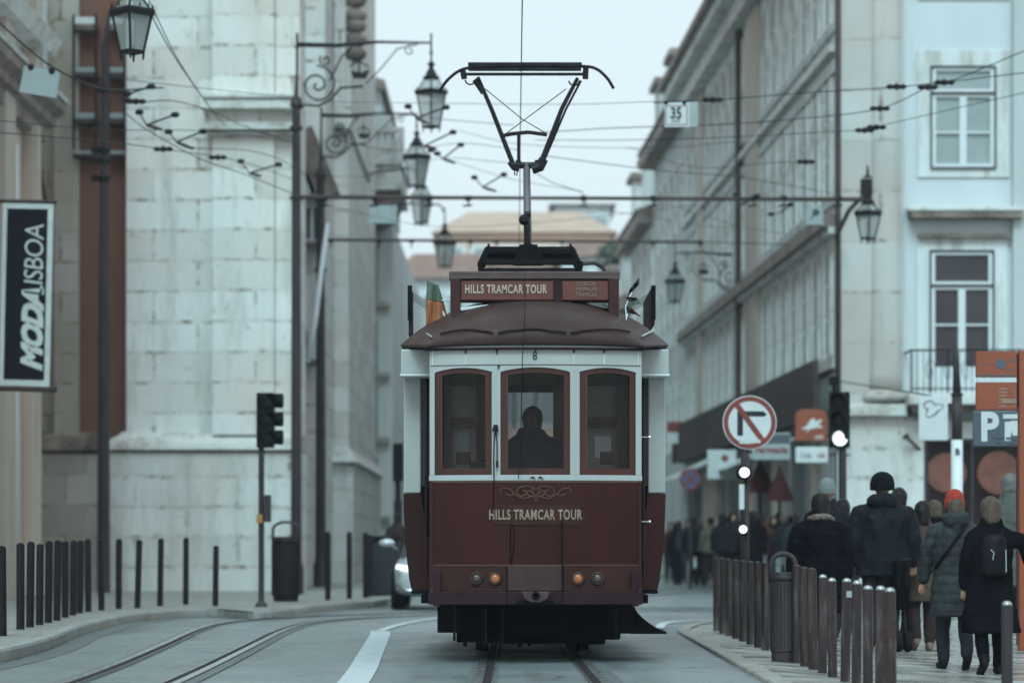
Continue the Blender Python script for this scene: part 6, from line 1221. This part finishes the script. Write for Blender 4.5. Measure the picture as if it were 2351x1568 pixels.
b.cyl(pp3(1120, 580), pp3(1312, 580), .062, n=10); b.cyl(pp3(1118, 590), pp3(1316, 590), .035, n=8); b.cyl(pp3(1112, 602), pp3(1322, 602), .03, n=8); b.build('spring_drum', m_tramdark, base)
b = MB(); b.prism([(PX(1178, YP), PZ(606, YP)), (PX(1185, YP), PZ(575, YP)), (PX(1200, YP), PZ(566, YP)), (PX(1222, YP), PZ(566, YP)), (PX(1238, YP), PZ(575, YP)), (PX(1248, YP), PZ(606, YP))], 'y', YP-.2, YP+.2); b.cyl(pp3(1192, 566), pp3(1234, 566), .02, n=8); b.build('pivot_block', m_tramdark, base)
b = MB(); b.tube([pp3(1330, 606), pp3(1365, 604), pp3(1382, 612), pp3(1390, 625), (PX(1392, YP), YP, PZ(660, YP))], .022, 8); b.build('power_cable', m_rust, base)
b = MB(); b.tube([pp3(1214, 600), pp3(1212, 560), pp3(1209, 375)], [.045, .042, .036], 10); la = b.build('lower_arm', M('mast_grey', (.13, .11, .13), .5, .2, var=.2, scale=3), tram, smooth=True)
b = MB(); b.cyl(pp3(1211, 560, YP-.05), pp3(1209, 498, YP-.05), .034, n=8); b.ball(pp3(1204, 505, YP-.06), .06, 8); b.cyl(pp3(1205, 492, YP-.06), pp3(1218, 492, YP-.06), .03, n=8); b.build('damper', m_iron, la)
b = MB(); b.cyl(pp3(1172, 380), pp3(1246, 380), .034, n=8); b.tube([pp3(1170, 372), pp3(1180, 386), pp3(1192, 388)], .03, 6); b.tube([pp3(1248, 366), pp3(1240, 384), pp3(1222, 390)], .05, 8); b.cyl(pp3(1184, 372), pp3(1196, 370), .018, n=5); b.cyl(pp3(1228, 372), pp3(1244, 370), .018, n=5); b.tube([pp3(1182, 388), pp3(1181, 402), pp3(1186, 404), pp3(1188, 390)], .007, 5); b.build('knee_joint', m_iron, tram)
b = MB()
b.tube([pp3(1097, 178), pp3(1130, 255), pp3(1178, 378)], [.019, .023, .026], 8); b.tube([pp3(1326, 180), pp3(1290, 250), pp3(1243, 372)], [.019, .023, .028], 8)
b.tube([pp3(1334, 186, YP+.1), pp3(1300, 250, YP+.1), pp3(1250, 368, YP+.1)], .012, 6)
b.tube([pp3(1155, 312), pp3(1175, 308), pp3(1212, 304), pp3(1256, 310)], .020, 6); b.cyl(pp3(1191, 308), pp3(1191, 380), .018, n=6); b.build('upper_arm', m_iron, tram)
b = MB(); b.tube([pp3(1114, 205), pp3(1200, 275), pp3(1256, 308)], .005, 4); b.tube([pp3(1300, 205), pp3(1205, 275), pp3(1158, 310)], .005, 4); b.build('cross_wire', m_wire, tram)
b = MB()
for dy, wd in ((-.14, .0), (.14, .0)):
    b.tube(cpts([pp3(1010, 208, YP+dy), pp3(1030, 182, YP+dy), pp3(1062, 160, YP+dy), pp3(1110, 154.5, YP+dy), pp3(1210, 151.5, YP+dy), pp3(1310, 153, YP+dy), pp3(1362, 156, YP+dy), pp3(1392, 178, YP+dy), pp3(1409, 204, YP+dy)], 5), .016, 8)
hd_ = b.build('contact_head', m_iron, tram, smooth=True)
b = MB(); b.cyl(pp3(1062, 171), pp3(1345, 171), .016, n=8); b.tube([pp3(1062, 160), pp3(1066, 182)], .03, 6); b.tube([pp3(1345, 156), pp3(1344, 182)], .03, 6); b.box(PX(1075, YP), PX(1335, YP), YP-.16, YP-.12, PZ(158, YP), PZ(150, YP)); b.box(PX(1075, YP), PX(1335, YP), YP+.12, YP+.16, PZ(158, YP), PZ(150, YP)); b.build('contact_strip', m_iron, hd_)
for cx_, cy_ in ((1080, 184), (1318, 186)):
    b = MB(); b.tube([pp3(cx_+12*math.cos(a), cy_+11*math.sin(a)) for a in [k*.62 for k in range(6)]], .009, 5); b.build('shunt_loop', m_iron, hd_)
b = MB(); b.tube([pp3(1090, 184), pp3(1101, 200), pp3(1110, 214)], .03, 6); b.build('head_bracket', m_iron, hd_)
# truck, wheels, lifeguards
b = MB(); b.box(TX-.66, TX+.80, 25.4, 30.8, .17, .53); tk = b.build('truck_frame', m_tramdark, tram, bevel=.02)
YT = 25.1
b = MB()
for (x0, x1, y0, y1, ya, yb) in ((1004, 1060, 1387, 1452, 24.9, 26), (1048, 1120, 1387, 1474, 25.1, 26.1), (1110, 1390, 1387, 1477, 25.6, 26.2), (1300, 1388, 1387, 1479, 25.7, 26.2), (1390, 1455, 1387, 1454, 24.9, 26)):
    b.box(PX(x0, ya), PX(x1, ya), ya, yb, PZ(y1, ya), .55)
b.build('life_guard', m_tramdark, tram, bevel=.01)
for (x0, x1, y0, y1) in ((1112, 1118, 1400, 1478), (1150, 1156, 1400, 1478), (1118, 1150, 1474, 1478), (1040, 1046, 1390, 1470), (1412, 1418, 1390, 1466)):
    b = MB(); b.box(PX(x0, 24.8), PX(x1, 24.8), 24.8, 24.84, PZ(y1, 24.8), min(.54, PZ(y0, 24.8))); b.build('guard_hanger', m_trambumper, tram)
for px, y in ((1194, 1486), (1396, 1462), (1068, 1484), (1216, 1482)):
    b = MB(); b.cyl((PX(px, 25.7), 25.7, .4), (PX(px, 25.7), 25.7, PZ(y, 25.7)), .018, n=6); b.build('drain_stub', m_trambumper, tram)
b = MB(); n = 8; rs = []                            # curved plough plate at the right
for k in range(n+1):
    t = k/n; x = PX(1455, YT)+(PX(1524, YT)-PX(1455, YT))*(t**1.7); z = PZ(1388, YT)+(PZ(1450, YT)-PZ(1388, YT))*t; rs.append([(PX(1446, YT), YT-.1, z), (x, YT-.1-.1*t, z), (x, YT+.5, z), (PX(1446, YT), YT+.5, z)])
b.rings(rs); b.box(PX(1446, YT), PX(1527, YT), YT-.22, YT+.5, PZ(1453, YT), PZ(1448, YT)); b.build('plough_plate', m_tramdark, tram)
for sg in (-1, 1):
    for (a, z) in ((1375, .2), ):
        b = MB(); b.box(TX+sg*.95, TX+sg*1.12, YB-.1, YB+.5, uz(1362, YB), uz(1353, YB)-.002); b.box(TX+sg*.95, TX+sg*1.03, YB-.12, YB+.4, uz(1384, YB), uz(1364, YB)); b.build('step', m_tramdark, tram, bevel=.01)
for y in (27.0, 29.3):
    for x in (-.285, .675):
        b = MB(); b.lathe([(.05, -.05), (.37, -.05), (.39, -.02), (.345, .0), (.345, .07), (.05, .07)] if x > 0 else [(.05, .05), (.37, .05), (.39, .02), (.345, 0), (.345, -.07), (.05, -.07)], (x, y, .36), 30, axis='x'); b.build('wheel', m_tramdark, tram)
    b = MB(); b.cyl((-.3, y, .36), (.7, y, .36), .06, n=10); b.build('axle', m_tramdark, tram)
# ================================================================== PEOPLE
WS = bpy.data.scenes.new('workshop'); WL = WS.view_layers[0]; WT = []           # a scratch scene, removed at the end
def blob(name, prims, mat, parent, voxel=.012, folds=0, fscale=9, seed=0, smooth_it=2, quilt=0):
    """prims: ('c', p0, p1, r0, r1[, flat]) tapered capsule, ('e', c, rx, ry, rz) ellipsoid, ('l', [(cx,cy,z,rx,ry),...]) vertical loft.
    All are fused into ONE skin with a voxel remesh."""
    b = MB()
    for pr in prims:
        if pr[0] == 'c':
            p0, p1 = Vector(pr[1]), Vector(pr[2]); r0, r1 = pr[3], pr[4]; fl = pr[5] if len(pr) > 5 else 1; d = p1-p0
            if d.length < 1e-5: d = Vector((0, 0, 1e-3))
            t = d.normalized(); u = Vector((1, 0, 0)) if abs(t.x) < .9 else Vector((0, 1, 0)); u = (u-t*u.dot(t)).normalized(); w = t.cross(u); n = 12; rs = []
            for k in range(4): a = math.pi/2*(1-k/4)*.96; rs.append((p0-t*r0*math.sin(a), r0*math.cos(a)))
            rs += [(p0, r0), (p1, r1)]
            for k in range(1, 5): a = math.pi/2*k/4*.96; rs.append((p1+t*r1*math.sin(a), r1*math.cos(a)))
            b.rings([[c+(u*math.cos(q)+w*math.sin(q)*fl)*r for q in [j*2*math.pi/n for j in range(n)]] for c, r in rs])
        elif pr[0] == 'e':
            c, rx, ry, rz = Vector(pr[1]), pr[2], pr[3], pr[4]; m = 9; n = 14
            b.rings([[(c.x+rx*math.sin(a)*math.cos(q), c.y+ry*math.sin(a)*math.sin(q), c.z-rz*math.cos(a)) for q in [j*2*math.pi/n for j in range(n)]] for a in [max(.03, min(math.pi-.03, math.pi*i/m)) for i in range(m+1)]])
        else:
            n = 22; b.rings([[(cx+rx*math.cos(q), cy+ry*math.sin(q), z) for q in [j*2*math.pi/n for j in range(n)]] for cx, cy, z, rx, ry in pr[1]])
    me = bpy.data.meshes.new(name); me.from_pydata(b.v, [], b.f); me.update()
    bm = bmesh.new(); bm.from_mesh(me); bmesh.ops.recalc_face_normals(bm, faces=bm.faces); bm.to_mesh(me); bm.free()
    
    if not WT: WT.append(bpy.data.objects.new('clay', me)); WS.collection.objects.link(WT[0]); WT[0].modifiers.new('r', 'REMESH').mode = 'VOXEL'; WT[0].modifiers.new('s', 'SMOOTH').factor = .5
    t = WT[0]; t.data = me; t.modifiers['r'].voxel_size = voxel; t.modifiers['s'].iterations = smooth_it
    WL.update(); dg = WL.depsgraph; m2 = bpy.data.meshes.new_from_object(t.evaluated_get(dg))
    if folds:
        cs = [v.co.copy() for v in m2.vertices]; ns = [v.normal.copy() for v in m2.vertices]; out = []
        for c, nn in zip(cs, ns):
            d = noise.noise(Vector((c.x*fscale+seed, c.y*fscale, c.z*fscale*.55)))+.5*noise.noise(Vector((c.x*fscale*2.2, c.y*fscale*2.2+seed, c.z*fscale*1.5))); out += list(c+nn*(d*folds+(quilt*(abs(math.sin(c.z*math.pi/.085))**.5-.6) if quilt else 0)))
        m2.vertices.foreach_set('co', out)
    m2.name = name; m2.materials.clear(); return link_mesh(name, m2, mat, parent, smooth=True)
m_skin = M('skin', (.42, .24, .17), .55, var=.08)
def hand(prims, w, d, side, k, up=(0, 1, 0), curl=.5):
    """palm, four bent fingers of unequal length and a thumb from the side of the palm; w = wrist, d = direction of the forearm"""
    w = Vector(w); d = Vector(d).normalized(); f = Vector(up); f = (f-d*f.dot(d)).normalized(); s = d.cross(f)*side
    prims.append(('c', w, w+d*.075*k, .024*k, .034*k, .5))
    for i, L in enumerate((.070, .080, .074, .058)):
        o = w+d*.085*k+s*(.027-.018*i)*k*-1; m = o+d*L*.55*k+f*L*.18*curl*k; e = m+d*L*.42*k*(1-.5*curl)+f*L*.5*curl*k; prims.append(('c', o-d*.02*k, m, .0105*k, .0095*k)); prims.append(('c', m, e, .0095*k, .008*k))
    o = w+d*.025*k-s*.028*k; m = o+d*.035*k-s*.02*k+f*.02*k; prims.append(('c', o, m, .013*k, .011*k)); prims.append(('c', m, m+d*.03*k+f*.012*k, .011*k, .009*k))
def person(label, px, Y, base, h, rz=0, voxel=.012, top='jacket', topm=None, hem=.80, build=1.0, trm=None, shoem=None, hat=None, hair=None, skin=None, stride=.18, lead=1, arms=((0, 0), (0, 0)), hood=None, flare=1.0, bag=None, group=None, bare_legs=False, head_turn=0, hands=True, hk=1.0):
    k = h/1.75; th = thing('person', label, 'person', (PX(px, Y), Y, base), group); skin = skin or m_skin; seed = px*.13
    Z = Vector((0, 0, 0)); V = lambda x, y, z: Vector((x, y, z))*k+origin(th)
    sh = .185*build
    legs = []
    for sd in (-1, 1):
        st = stride*sd*lead; back = st < 0
        hip = V(sd*.09*build, 0, .92); kn = V(sd*.095*build, st*.55+(.03 if not back else .05), .50); an = V(sd*.09*build, st*1.05-(.05 if back else 0), .09+(.06 if back else 0)); toe = V(sd*.10*build, st*1.05+.13+(0 if not back else -.06), .035 if not back else .02)
        legs.append((hip, kn, an, toe, back))
    armp = []
    for i, sd in enumerate((-1, 1)):
        out, fwd = arms[i]; S_ = V(sd*sh*.92, 0, 1.345); E = V(sd*(sh+.04*build+.10*out), fwd*.22-.02, 1.42-.29*(1-.5*out)+ (.10*out)); W = V(sd*(sh+.03+.20*out+.02*build), fwd*.48+.02, (1.42-.53) if fwd < .4 else (1.42-.29-.06)) + V(0, 0, .28*max(0, out-.5)*2) - V(0, 0, 0)*0 if True else None
        W = W-origin(th)+Vector((0, 0, 0)) if False else W
        armp.append((S_, E, W))
    # fix: V adds the origin each time, so W's extra term is removed again
    armp = [(a, b_, c-origin(th)*1.0) if (c-a).length > 3 else (a, b_, c) for a, b_, c in armp]
    hc = V(0, .02, 1.63)
    # ---- body: one continuous skin
    pr = [('l', [tuple(V(0, 0, z))[:3]+(rx*k*build, ry*k*build) for z, rx, ry in ((.84, .13, .10), (.92, .165, .115), (1.05, .145, .10), (1.2, .15, .11), (1.35, .165, .115), (1.43, .12, .09), (1.47, .05, .05))]), ('c', V(0, 0, 1.42), V(0, .012, 1.56), .058*k, .052*k)]
    pr += [('e', hc+V(0, .0, .01)-origin(th), .076*k, .095*k, .108*k), ('c', hc+V(0, .045, -.05)-origin(th), hc+V(0, .055, -.075)-origin(th), .052*k, .040*k), ('c', hc+V(0, .09, .0)-origin(th), hc+V(0, .108, -.028)-origin(th), .009*k, .014*k)]
    for sd in (-1, 1): pr += [('e', hc+V(sd*.078, .0, -.005)-origin(th), .012*k, .022*k, .032*k), ('e', hc+V(sd*.03, .082, .015)-origin(th), .013*k, .010*k, .010*k)]
    pr.append(('e', hc+V(0, .092, -.055)-origin(th), .024*k, .010*k, .008*k))
    for (hip, kn, an, toe, back) in legs: pr += [('c', hip, kn, .082*k, .052*k), ('c', kn, an, .054*k, .034*k), ('c', an, toe, .036*k, .028*k)]
    for i, (a, e, w_) in enumerate(armp):
        pr += [('c', a, e, .050*k, .040*k), ('c', e, w_, .040*k, .026*k)]
        if hands: hand(pr, w_, (w_-e), (-1, 1)[i], k)
    blob('body', pr, skin, th, voxel if voxel > .02 else .009)
    # ---- clothes
    trm = trm or m_black; hipk = build
    if not bare_legs:
        pr = [('l', [tuple(V(0, 0, z))[:3]+(rx*k*build, ry*k*build) for z, rx, ry in ((.80, .15, .115), (.90, .182, .13), (1.04, .165, .12))])]
        for (hip, kn, an, toe, back) in legs: pr += [('c', hip+V(0, 0, -.02)-origin(th), kn, .105*k, .078*k), ('c', kn, an+V(0, 0, .01)-origin(th), .076*k, .060*k)]
        blob('trousers', pr, trm, th, voxel, .012*k, 11, seed)
    for (hip, kn, an, toe, back) in legs:
        pr = [('c', an+V(0, -.03, -.03)-origin(th), toe+V(0, .04, 0)-origin(th), .046*k, .042*k), ('c', an+V(0, 0, .03)-origin(th), an+V(0, -.01, -.03)-origin(th), .052*k, .046*k), ('c', an+V(0, -.05, -.055)-origin(th), toe+V(0, .05, -.012)-origin(th), .032*k, .030*k)]
        blob('shoe', pr, shoem or m_black, th, voxel)
    zs = [(hem, .205*flare, .15*flare), (hem+.02, .21*flare, .155*flare), (max(hem+.1, .92), .20, .15), (1.08, .185, .145), (1.22, .195, .15), (1.32, .195, .15), (1.41, .14, .125), (1.47, .115, .11), (1.52, .098, .10), (1.545, .09, .095)]
    if hem < .7: zs = [(hem, .205*flare, .155*flare), (hem+.02, .212*flare, .16*flare), ((hem+.95)/2, .205*(1+flare)/2, .155*(1+flare)/2)]+zs[2:]
    pr = [('l', [tuple(V(0, 0, z))[:3]+(rx*k*build, ry*k*build) for z, rx, ry in zs])]
    for a, e, w_ in armp: pr += [('c', a, e, .084*k*build, .070*k*build), ('c', e, w_, .069*k*build, .053*k*build)]
    pr += [('c', V(0, 0, 1.45), V(-sh*.86, 0, 1.345), .075*k, .086*k*build), ('c', V(0, 0, 1.45), V(sh*.86, 0, 1.345), .075*k, .086*k*build)]
    if hood == 'down': pr += [('e', V(0, -.085, 1.49), .135*k*hk, .095*k*hk, .095*k), ('c', V(-.09, -.03, 1.50), V(0, -.12, 1.40), .05*k, .05*k), ('c', V(.09, -.03, 1.50), V(0, -.12, 1.40), .05*k, .05*k), ('c', V(-.08, .04, 1.50), V(.08, .04, 1.50), .04*k, .04*k)]
    c_ = blob(top, pr, topm, th, voxel, .020*k, 8, seed, quilt=.009 if 'quilt' in top or 'puffer' in top else 0)
    if hood == 'fur':
        blob('fur_collar', [('c', V(-.12, -.04, 1.475), V(-.06, -.12, 1.50), .035*k, .038*k), ('c', V(-.06, -.12, 1.50), V(.06, -.12, 1.50), .038*k, .038*k), ('c', V(.06, -.12, 1.50), V(.12, -.04, 1.475), .038*k, .035*k)], MATS['fur'], th, voxel, .014*k, 40, seed)
    if hair:
        pr = [('e', hc+V(0, -.015, .015)-origin(th), .097*k*hk, .108*k*hk, .115*k*hk), ('e', hc+V(0, -.05, -.045)-origin(th), .09*k*hk, .07*k*hk, .085*k*hk)]; L = hair[1]
        if L > 0: pr += [('c', hc+V(0, -.05, .0)-origin(th), hc+V(0, -.075, -L)-origin(th), .090*k, .075*k)]
        if L < 0: pr += [('e', hc+V(0, -.10, .075)-origin(th), .05*k, .05*k, .05*k)]
        blob('hair', pr, hair[0], th, voxel, .008*k, 26, seed)
    if hat:
        pr = [('e', hc+V(0, -.005, .055)-origin(th), .098*k*hk, .112*k*hk, .105*k), ('l', [tuple(hc+V(0, -.005, z)-origin(th))[:3]+(rr*k*hk, rr*1.14*k*hk) for z, rr in ((-.03, .095), (-.026, .101), (.045, .103), (.05, .097))])]
        blob('beanie', pr, hat, th, voxel if voxel > .02 else .008, .002, 30, seed, 1)
    if bag == 'backpack':
        pk = blob('backpack', [('l', [tuple(V(0, -.185, z))[:3]+(rx*k, ry*k) for z, rx, ry in ((.98, .10, .05), (1.0, .13, .08), (1.2, .135, .095), (1.34, .12, .08), (1.39, .07, .05))])], MATS['pack_black'], th, voxel, .006, 9, seed)
        b = MB()
        for sd in (-1, 1):
            o_ = origin(th); b.tube([tuple(V(sd*.09, -.13, 1.36)), tuple(V(sd*.10, -.02, 1.51)), tuple(V(sd*.12, .10, 1.44)), tuple(V(sd*.14, .13, 1.25))], .017*k, 6)
        b.build('strap', MATS['pack_black'], pk, smooth=True)
        b = MB(); b.tube([tuple(V(-.05, -.275, 1.24)), tuple(V(-.02, -.283, 1.21)), tuple(V(-.03, -.283, 1.14))], .005, 5); b.tube([tuple(V(.10, -.262, 1.24)), tuple(V(.105, -.262, 1.02))], .005, 5); b.build('zip', m_signgrey, pk)
    if bag == 'cross':
        b = MB(); b.tube([tuple(V(.13, -.06, 1.49)), tuple(V(.05, -.165, 1.38)), tuple(V(-.10, -.185, 1.18)), tuple(V(-.21, -.08, 1.0))], .014*k, 6); b.build('bag_strap', m_black, th, smooth=True)
    if rz: th.rotation_euler = (0, 0, rz)
    return th
M('fur', (.17, .13, .11), .95, var=.4, scale=40); M('pack_black', (.008, .007, .010), .6)
c_navy = M('navy_jacket', (.011, .010, .016), .7, var=.2, scale=5, bump=.2); c_black = M('black_coat', (.006, .005, .008), .8, var=.3, spec=.15); c_beige = M('beige_coat', (.075, .050, .042), .85, var=.15, scale=7)
c_grey = M('grey_puffer', (.028, .032, .036), .6, var=.2, scale=7, bump=.3); c_jeans = M('dark_jeans', (.022, .022, .030), .8, var=.2); c_brown = M('brown_trousers', (.035, .020, .020), .8)
h_red = M('red_beanie', (.33, .032, .014), .9, var=.1, scale=60, bump=.4); h_black = M('black_beanie', (.006, .005, .009), .9); h_grey = M('grey_beanie', (.17, .19, .19), .9, var=.15, scale=50)
hr_blond = M('dark_blond_hair', (.085, .058, .045), .6, var=.4, scale=30, streak=True); hr_dark = M('dark_hair', (.018, .013, .014), .5, var=.3, scale=30)
c_red = M('maroon_jacket', (.09, .028, .026), .8, var=.2); c_tan = M('tan_jacket', (.10, .075, .06), .8, var=.2); c_slate = M('slate_jacket', (.022, .027, .035), .8, var=.2); c_pale = M('pale_top', (.26, .29, .29), .8, var=.1)
def py_base(py, X): return G(X, 24)+.035
def near(px, feet, head, **kw):                    # depth from where the feet meet the pavement, height from the head
    Y = 26.0
    for _ in range(8): Xw = PX(px, Y); g = G(Xw, Y)+.035; Y = (CH-g)*F/(feet-HY)
    return dict(px=px, Y=Y, base=g, h=(feet-head)*Y/F, **kw)
person('person in a long grey quilted coat and bright red beanie, walking away', **near(2192, 1537, 1131, top='quilted_coat', topm=c_grey, hem=.53, build=1.08, hat=h_red, hair=(hr_blond, .10), trm=c_jeans, stride=.10, lead=-1, arms=((.25, .1), (.1, 0)), hood='down', bag='cross', flare=1.12))
person('person in a long black coat with a black backpack and dark blond hair', **near(2275, 1549, 1143, top='long_coat', topm=c_black, hem=.42, build=1.1, hk=1.12, hair=(hr_blond, .10), trm=c_black, stride=.12, lead=1, arms=((0, 0), (.8, .1)), bag='backpack', flare=1.3))
person('tall broad person in a dark navy hooded jacket and black beanie behind the bollards', **near(2026, 1492, 1091, top='hooded_jacket', topm=c_navy, hem=.74, build=1.28, hk=1.22, hat=h_black, trm=c_jeans, stride=.08, hood='down', arms=((.1, 0), (.1, .05))))
person('person in a beige knee length coat, half hidden between the navy jacket and red beanie', **near(2118, 1494, 1150, top='knee_coat', topm=c_beige, hem=.58, build=1.0, hair=(hr_dark, .12), hat=None, trm=c_brown, shoem=M('tan_shoe', (.18, .11, .09), .6), stride=.05, flare=1.15))
person('person in a black puffer coat with a fur trimmed hood, left of the navy jacket', **near(1884, 1497, 1135, top='puffer_coat', topm=c_black, hem=.45, build=1.32, hk=1.15, hair=(hr_dark, .08), hood='fur', trm=c_black, stride=.06, flare=1.05))
person('person with a pale grey beanie just ahead of the fur trimmed coat', **near(1899, 1470, 1104, top='jacket', topm=c_navy, hem=.7, build=1.0, hat=h_grey, trm=c_jeans, stride=.08))
person('person in a dark coat seen behind the shoulder of the navy hooded jacket', **near(2064, 1470, 1120, top='jacket', topm=c_black, hem=.6, build=1.15, hair=(hr_dark, .06), trm=c_black, stride=.1))
person('person in dark clothes walking ahead of the beige coat, showing one dark leg', **near(2146, 1470, 1148, top='jacket', topm=c_black, hem=.7, build=.95, hair=(hr_blond, 0), trm=c_jeans, stride=.25))
person('person with brown hair at the left shoulder edge of the corner stone wall', **near(1935, 1462, 1145, top='jacket', topm=c_slate, hem=.6, build=.95, hair=(hr_dark, .2), trm=c_black, stride=.1))
person('person with short grey hair and pale grey coat at the orange post', **near(2318, 1450, 1088, top='coat', topm=M('grey_coat', (.09, .095, .09), .85), hem=.5, build=1.1, hair=(M('grey_hair', (.12, .12, .12), .7), 0), trm=c_jeans, stride=.1))
# pushchair wheels beside the beige coat
Y = 29.5; th = thing('pushchair', 'dark pushchair with small twin wheels pushed beside the beige coat', 'pushchair', (PX(2080, Y), Y, G(4.2, Y)+.035)); g = G(4.2, Y)+.035
for xx in (2062, 2084):
    for yy in (0, .5):
        b = MB(); b.lathe([(.05, -.03), (.10, -.035), (.115, 0), (.10, .035), (.05, .03)], (PX(xx, Y), Y+yy, g+.115), 16, axis='x'); b.build('wheel', m_rubber, th)
b = MB(); xa, xb = PX(2064, Y), PX(2082, Y)
for x in (xa, xb): b.tube([(x, Y+.5, g+.12), (x, Y+.2, g+.5), (x, Y-.15, g+.95), (x, Y-.22, g+1.0)], .014, 6); b.tube([(x, Y, g+.12), (x, Y+.3, g+.6)], .014, 6)
b.cyl((xa, Y-.22, g+1.0), (xb, Y-.22, g+1.0), .016, n=6); b.build('frame', m_iron, th)
b = MB(); b.rings([[(xa-.04, Y+.1+t, g+.45+z), (xb+.04, Y+.1+t, g+.45+z), (xb+.04, Y+.6+t, g+.5+z), (xa-.04, Y+.6+t, g+.5+z)] for t, z in ((0, 0), (-.08, .3), (-.02, .52))]); b.build('seat', c_black, th, bevel=.03)
# far crowd along the shops
crowd = [
 (1540, 1180, 1338, c_red, c_jeans, hr_dark, 'red jacket, closest to the tram side'), (1558, 1195, 1342, c_black, c_black, hr_dark, 'black coat, second from the tram'), (1606, 1182, 1345, c_black, c_black, hr_blond, 'long black coat and fair hair, holding a white bag'),
 (1580, 1190, 1335, c_slate, c_jeans, hr_dark, 'slate jacket between two black coats'), (1632, 1186, 1340, c_tan, c_brown, hr_dark, 'tan jacket below the blue no parking disc'), (1658, 1178, 1346, c_navy, c_brown, hr_dark, 'navy jacket and reddish trousers'),
 (1684, 1175, 1348, c_navy, c_black, h_black, 'dark clothes left of the lamp post'), (1728, 1172, 1352, c_black, c_black, hr_dark, 'black coat right of the lamp post'), (1748, 1180, 1350, c_red, c_pale, hr_dark, 'maroon jacket and pale trousers'),
 (1776, 1185, 1350, c_black, c_jeans, hr_dark, 'black coat under the maroon parasol'), (1800, 1180, 1355, c_navy, c_pale, hr_blond, 'dark jacket and pale trousers by the tall bin'), (1826, 1178, 1356, c_slate, c_black, hr_dark, 'slate coat before the brown shop pier'), (1618, 1200, 1333, c_brown, c_black, hr_dark, 'brown coat deep in the crowd'), (1702, 1190, 1338, c_tan, c_jeans, hr_blond, 'tan coat deep in the crowd behind the lamp post'),
 (1595, 1186, 1339, c_navy, c_black, hr_dark, 'navy jacket just left of the fair haired walker'), (1645, 1192, 1336, c_black, c_black, h_grey, 'black coat and grey hair between tan and navy jackets'), (1670, 1185, 1339, c_brown, c_jeans, hr_dark, 'brown coat left of the white lamps'), (1762, 1186, 1342, c_slate, c_black, hr_blond, 'slate jacket and fair hair right of the maroon jacket'), (1788, 1176, 1346, c_black, c_black, h_black, 'black coat and dark cap under the second parasol'), (1812, 1184, 1345, c_brown, c_jeans, hr_dark, 'brown coat just left of the fur trimmed coat'), (1550, 1190, 1334, c_navy, c_jeans, hr_dark, 'navy jacket peeping out behind the tram side')]
for i, (px, hy, fy, tm, lm, hm, lab) in enumerate(crowd):
    s = (fy-HY)/1.0; Y = F/s; base = .0; X = PX(px, Y)
    if Y > 61 and X > 5.3: base = .12; Y = (CH-.12)*F/(fy-HY)
    h = min(1.86, max(1.58, (fy-hy)*Y/F)); lng = tm in (c_black, c_brown)
    person('far off person with '+lab, px, Y, base, h, rz=(0 if i % 3 else math.pi)+.3*math.sin(i*2.1), voxel=.028, top='coat' if lng else 'jacket', topm=tm, hem=.5 if lng else .8, build=1.12+.1*math.sin(i), hair=(hm, .1 if i % 2 else 0), trm=lm, stride=.16*(1 if i % 2 else -.7), arms=((.1, .1*(i % 3)), (.1, 0)), group='crowd on the far right pavement', hands=False)
Y = 76; th = thing('shopping_bag', 'small white bag carried by the fair haired far person', 'bag', P(1592, 1262, 75.2)); b = MB(); p = P(1592, 1262, 75.2); b.rings([[(p.x-.15, p.y-.05, p.z-.5), (p.x+.12, p.y-.05, p.z-.5), (p.x+.12, p.y+.05, p.z-.5), (p.x-.15, p.y+.05, p.z-.5)], [(p.x-.13, p.y-.03, p.z), (p.x+.16, p.y-.03, p.z), (p.x+.16, p.y+.03, p.z), (p.x-.13, p.y+.03, p.z)]]); b.build('sack', m_signwhite, th, bevel=.02); b = MB(); b.tube([(p.x-.1, p.y, p.z), (p.x+.04, p.y, p.z+.22), (p.x+.13, p.y, p.z)], .012, 5); b.build('handle', m_signwhite, th)
# the tram driver, seated behind the middle windscreen
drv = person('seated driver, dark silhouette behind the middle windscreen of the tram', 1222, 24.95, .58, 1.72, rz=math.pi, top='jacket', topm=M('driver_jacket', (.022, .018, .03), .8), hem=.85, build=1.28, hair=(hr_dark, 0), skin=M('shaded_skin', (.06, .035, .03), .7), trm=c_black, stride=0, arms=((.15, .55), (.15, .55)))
# far person near the silver car
person('small dark figure with orange scarf beside the far left traffic light', 912, 60, .12, 1.7, voxel=.028, topm=c_brown, hem=.7, hair=(hr_dark, 0), trm=c_black, hands=False)

bpy.data.objects.remove(WT[0]); bpy.data.scenes.remove(WS)

# ================================================================== HAZE
b = MB(); b.box(-200, 200, -25, 335, -2.2, 34); hz = b.build('haze', None); hz['kind'] = 'stuff'
m = bpy.data.materials.new('haze_air'); m.use_nodes = True; nt = m.node_tree; nt.nodes.clear(); o_ = nt.nodes.new('ShaderNodeOutputMaterial'); pv = nt.nodes.new('ShaderNodeVolumePrincipled')
pv.inputs['Color'].default_value = (.82, .95, 1, 1); pv.inputs['Density'].default_value = .0006; pv.inputs['Anisotropy'].default_value = .3; nt.links.new(pv.outputs[0], o_.inputs['Volume']); hz.data.materials.append(m)
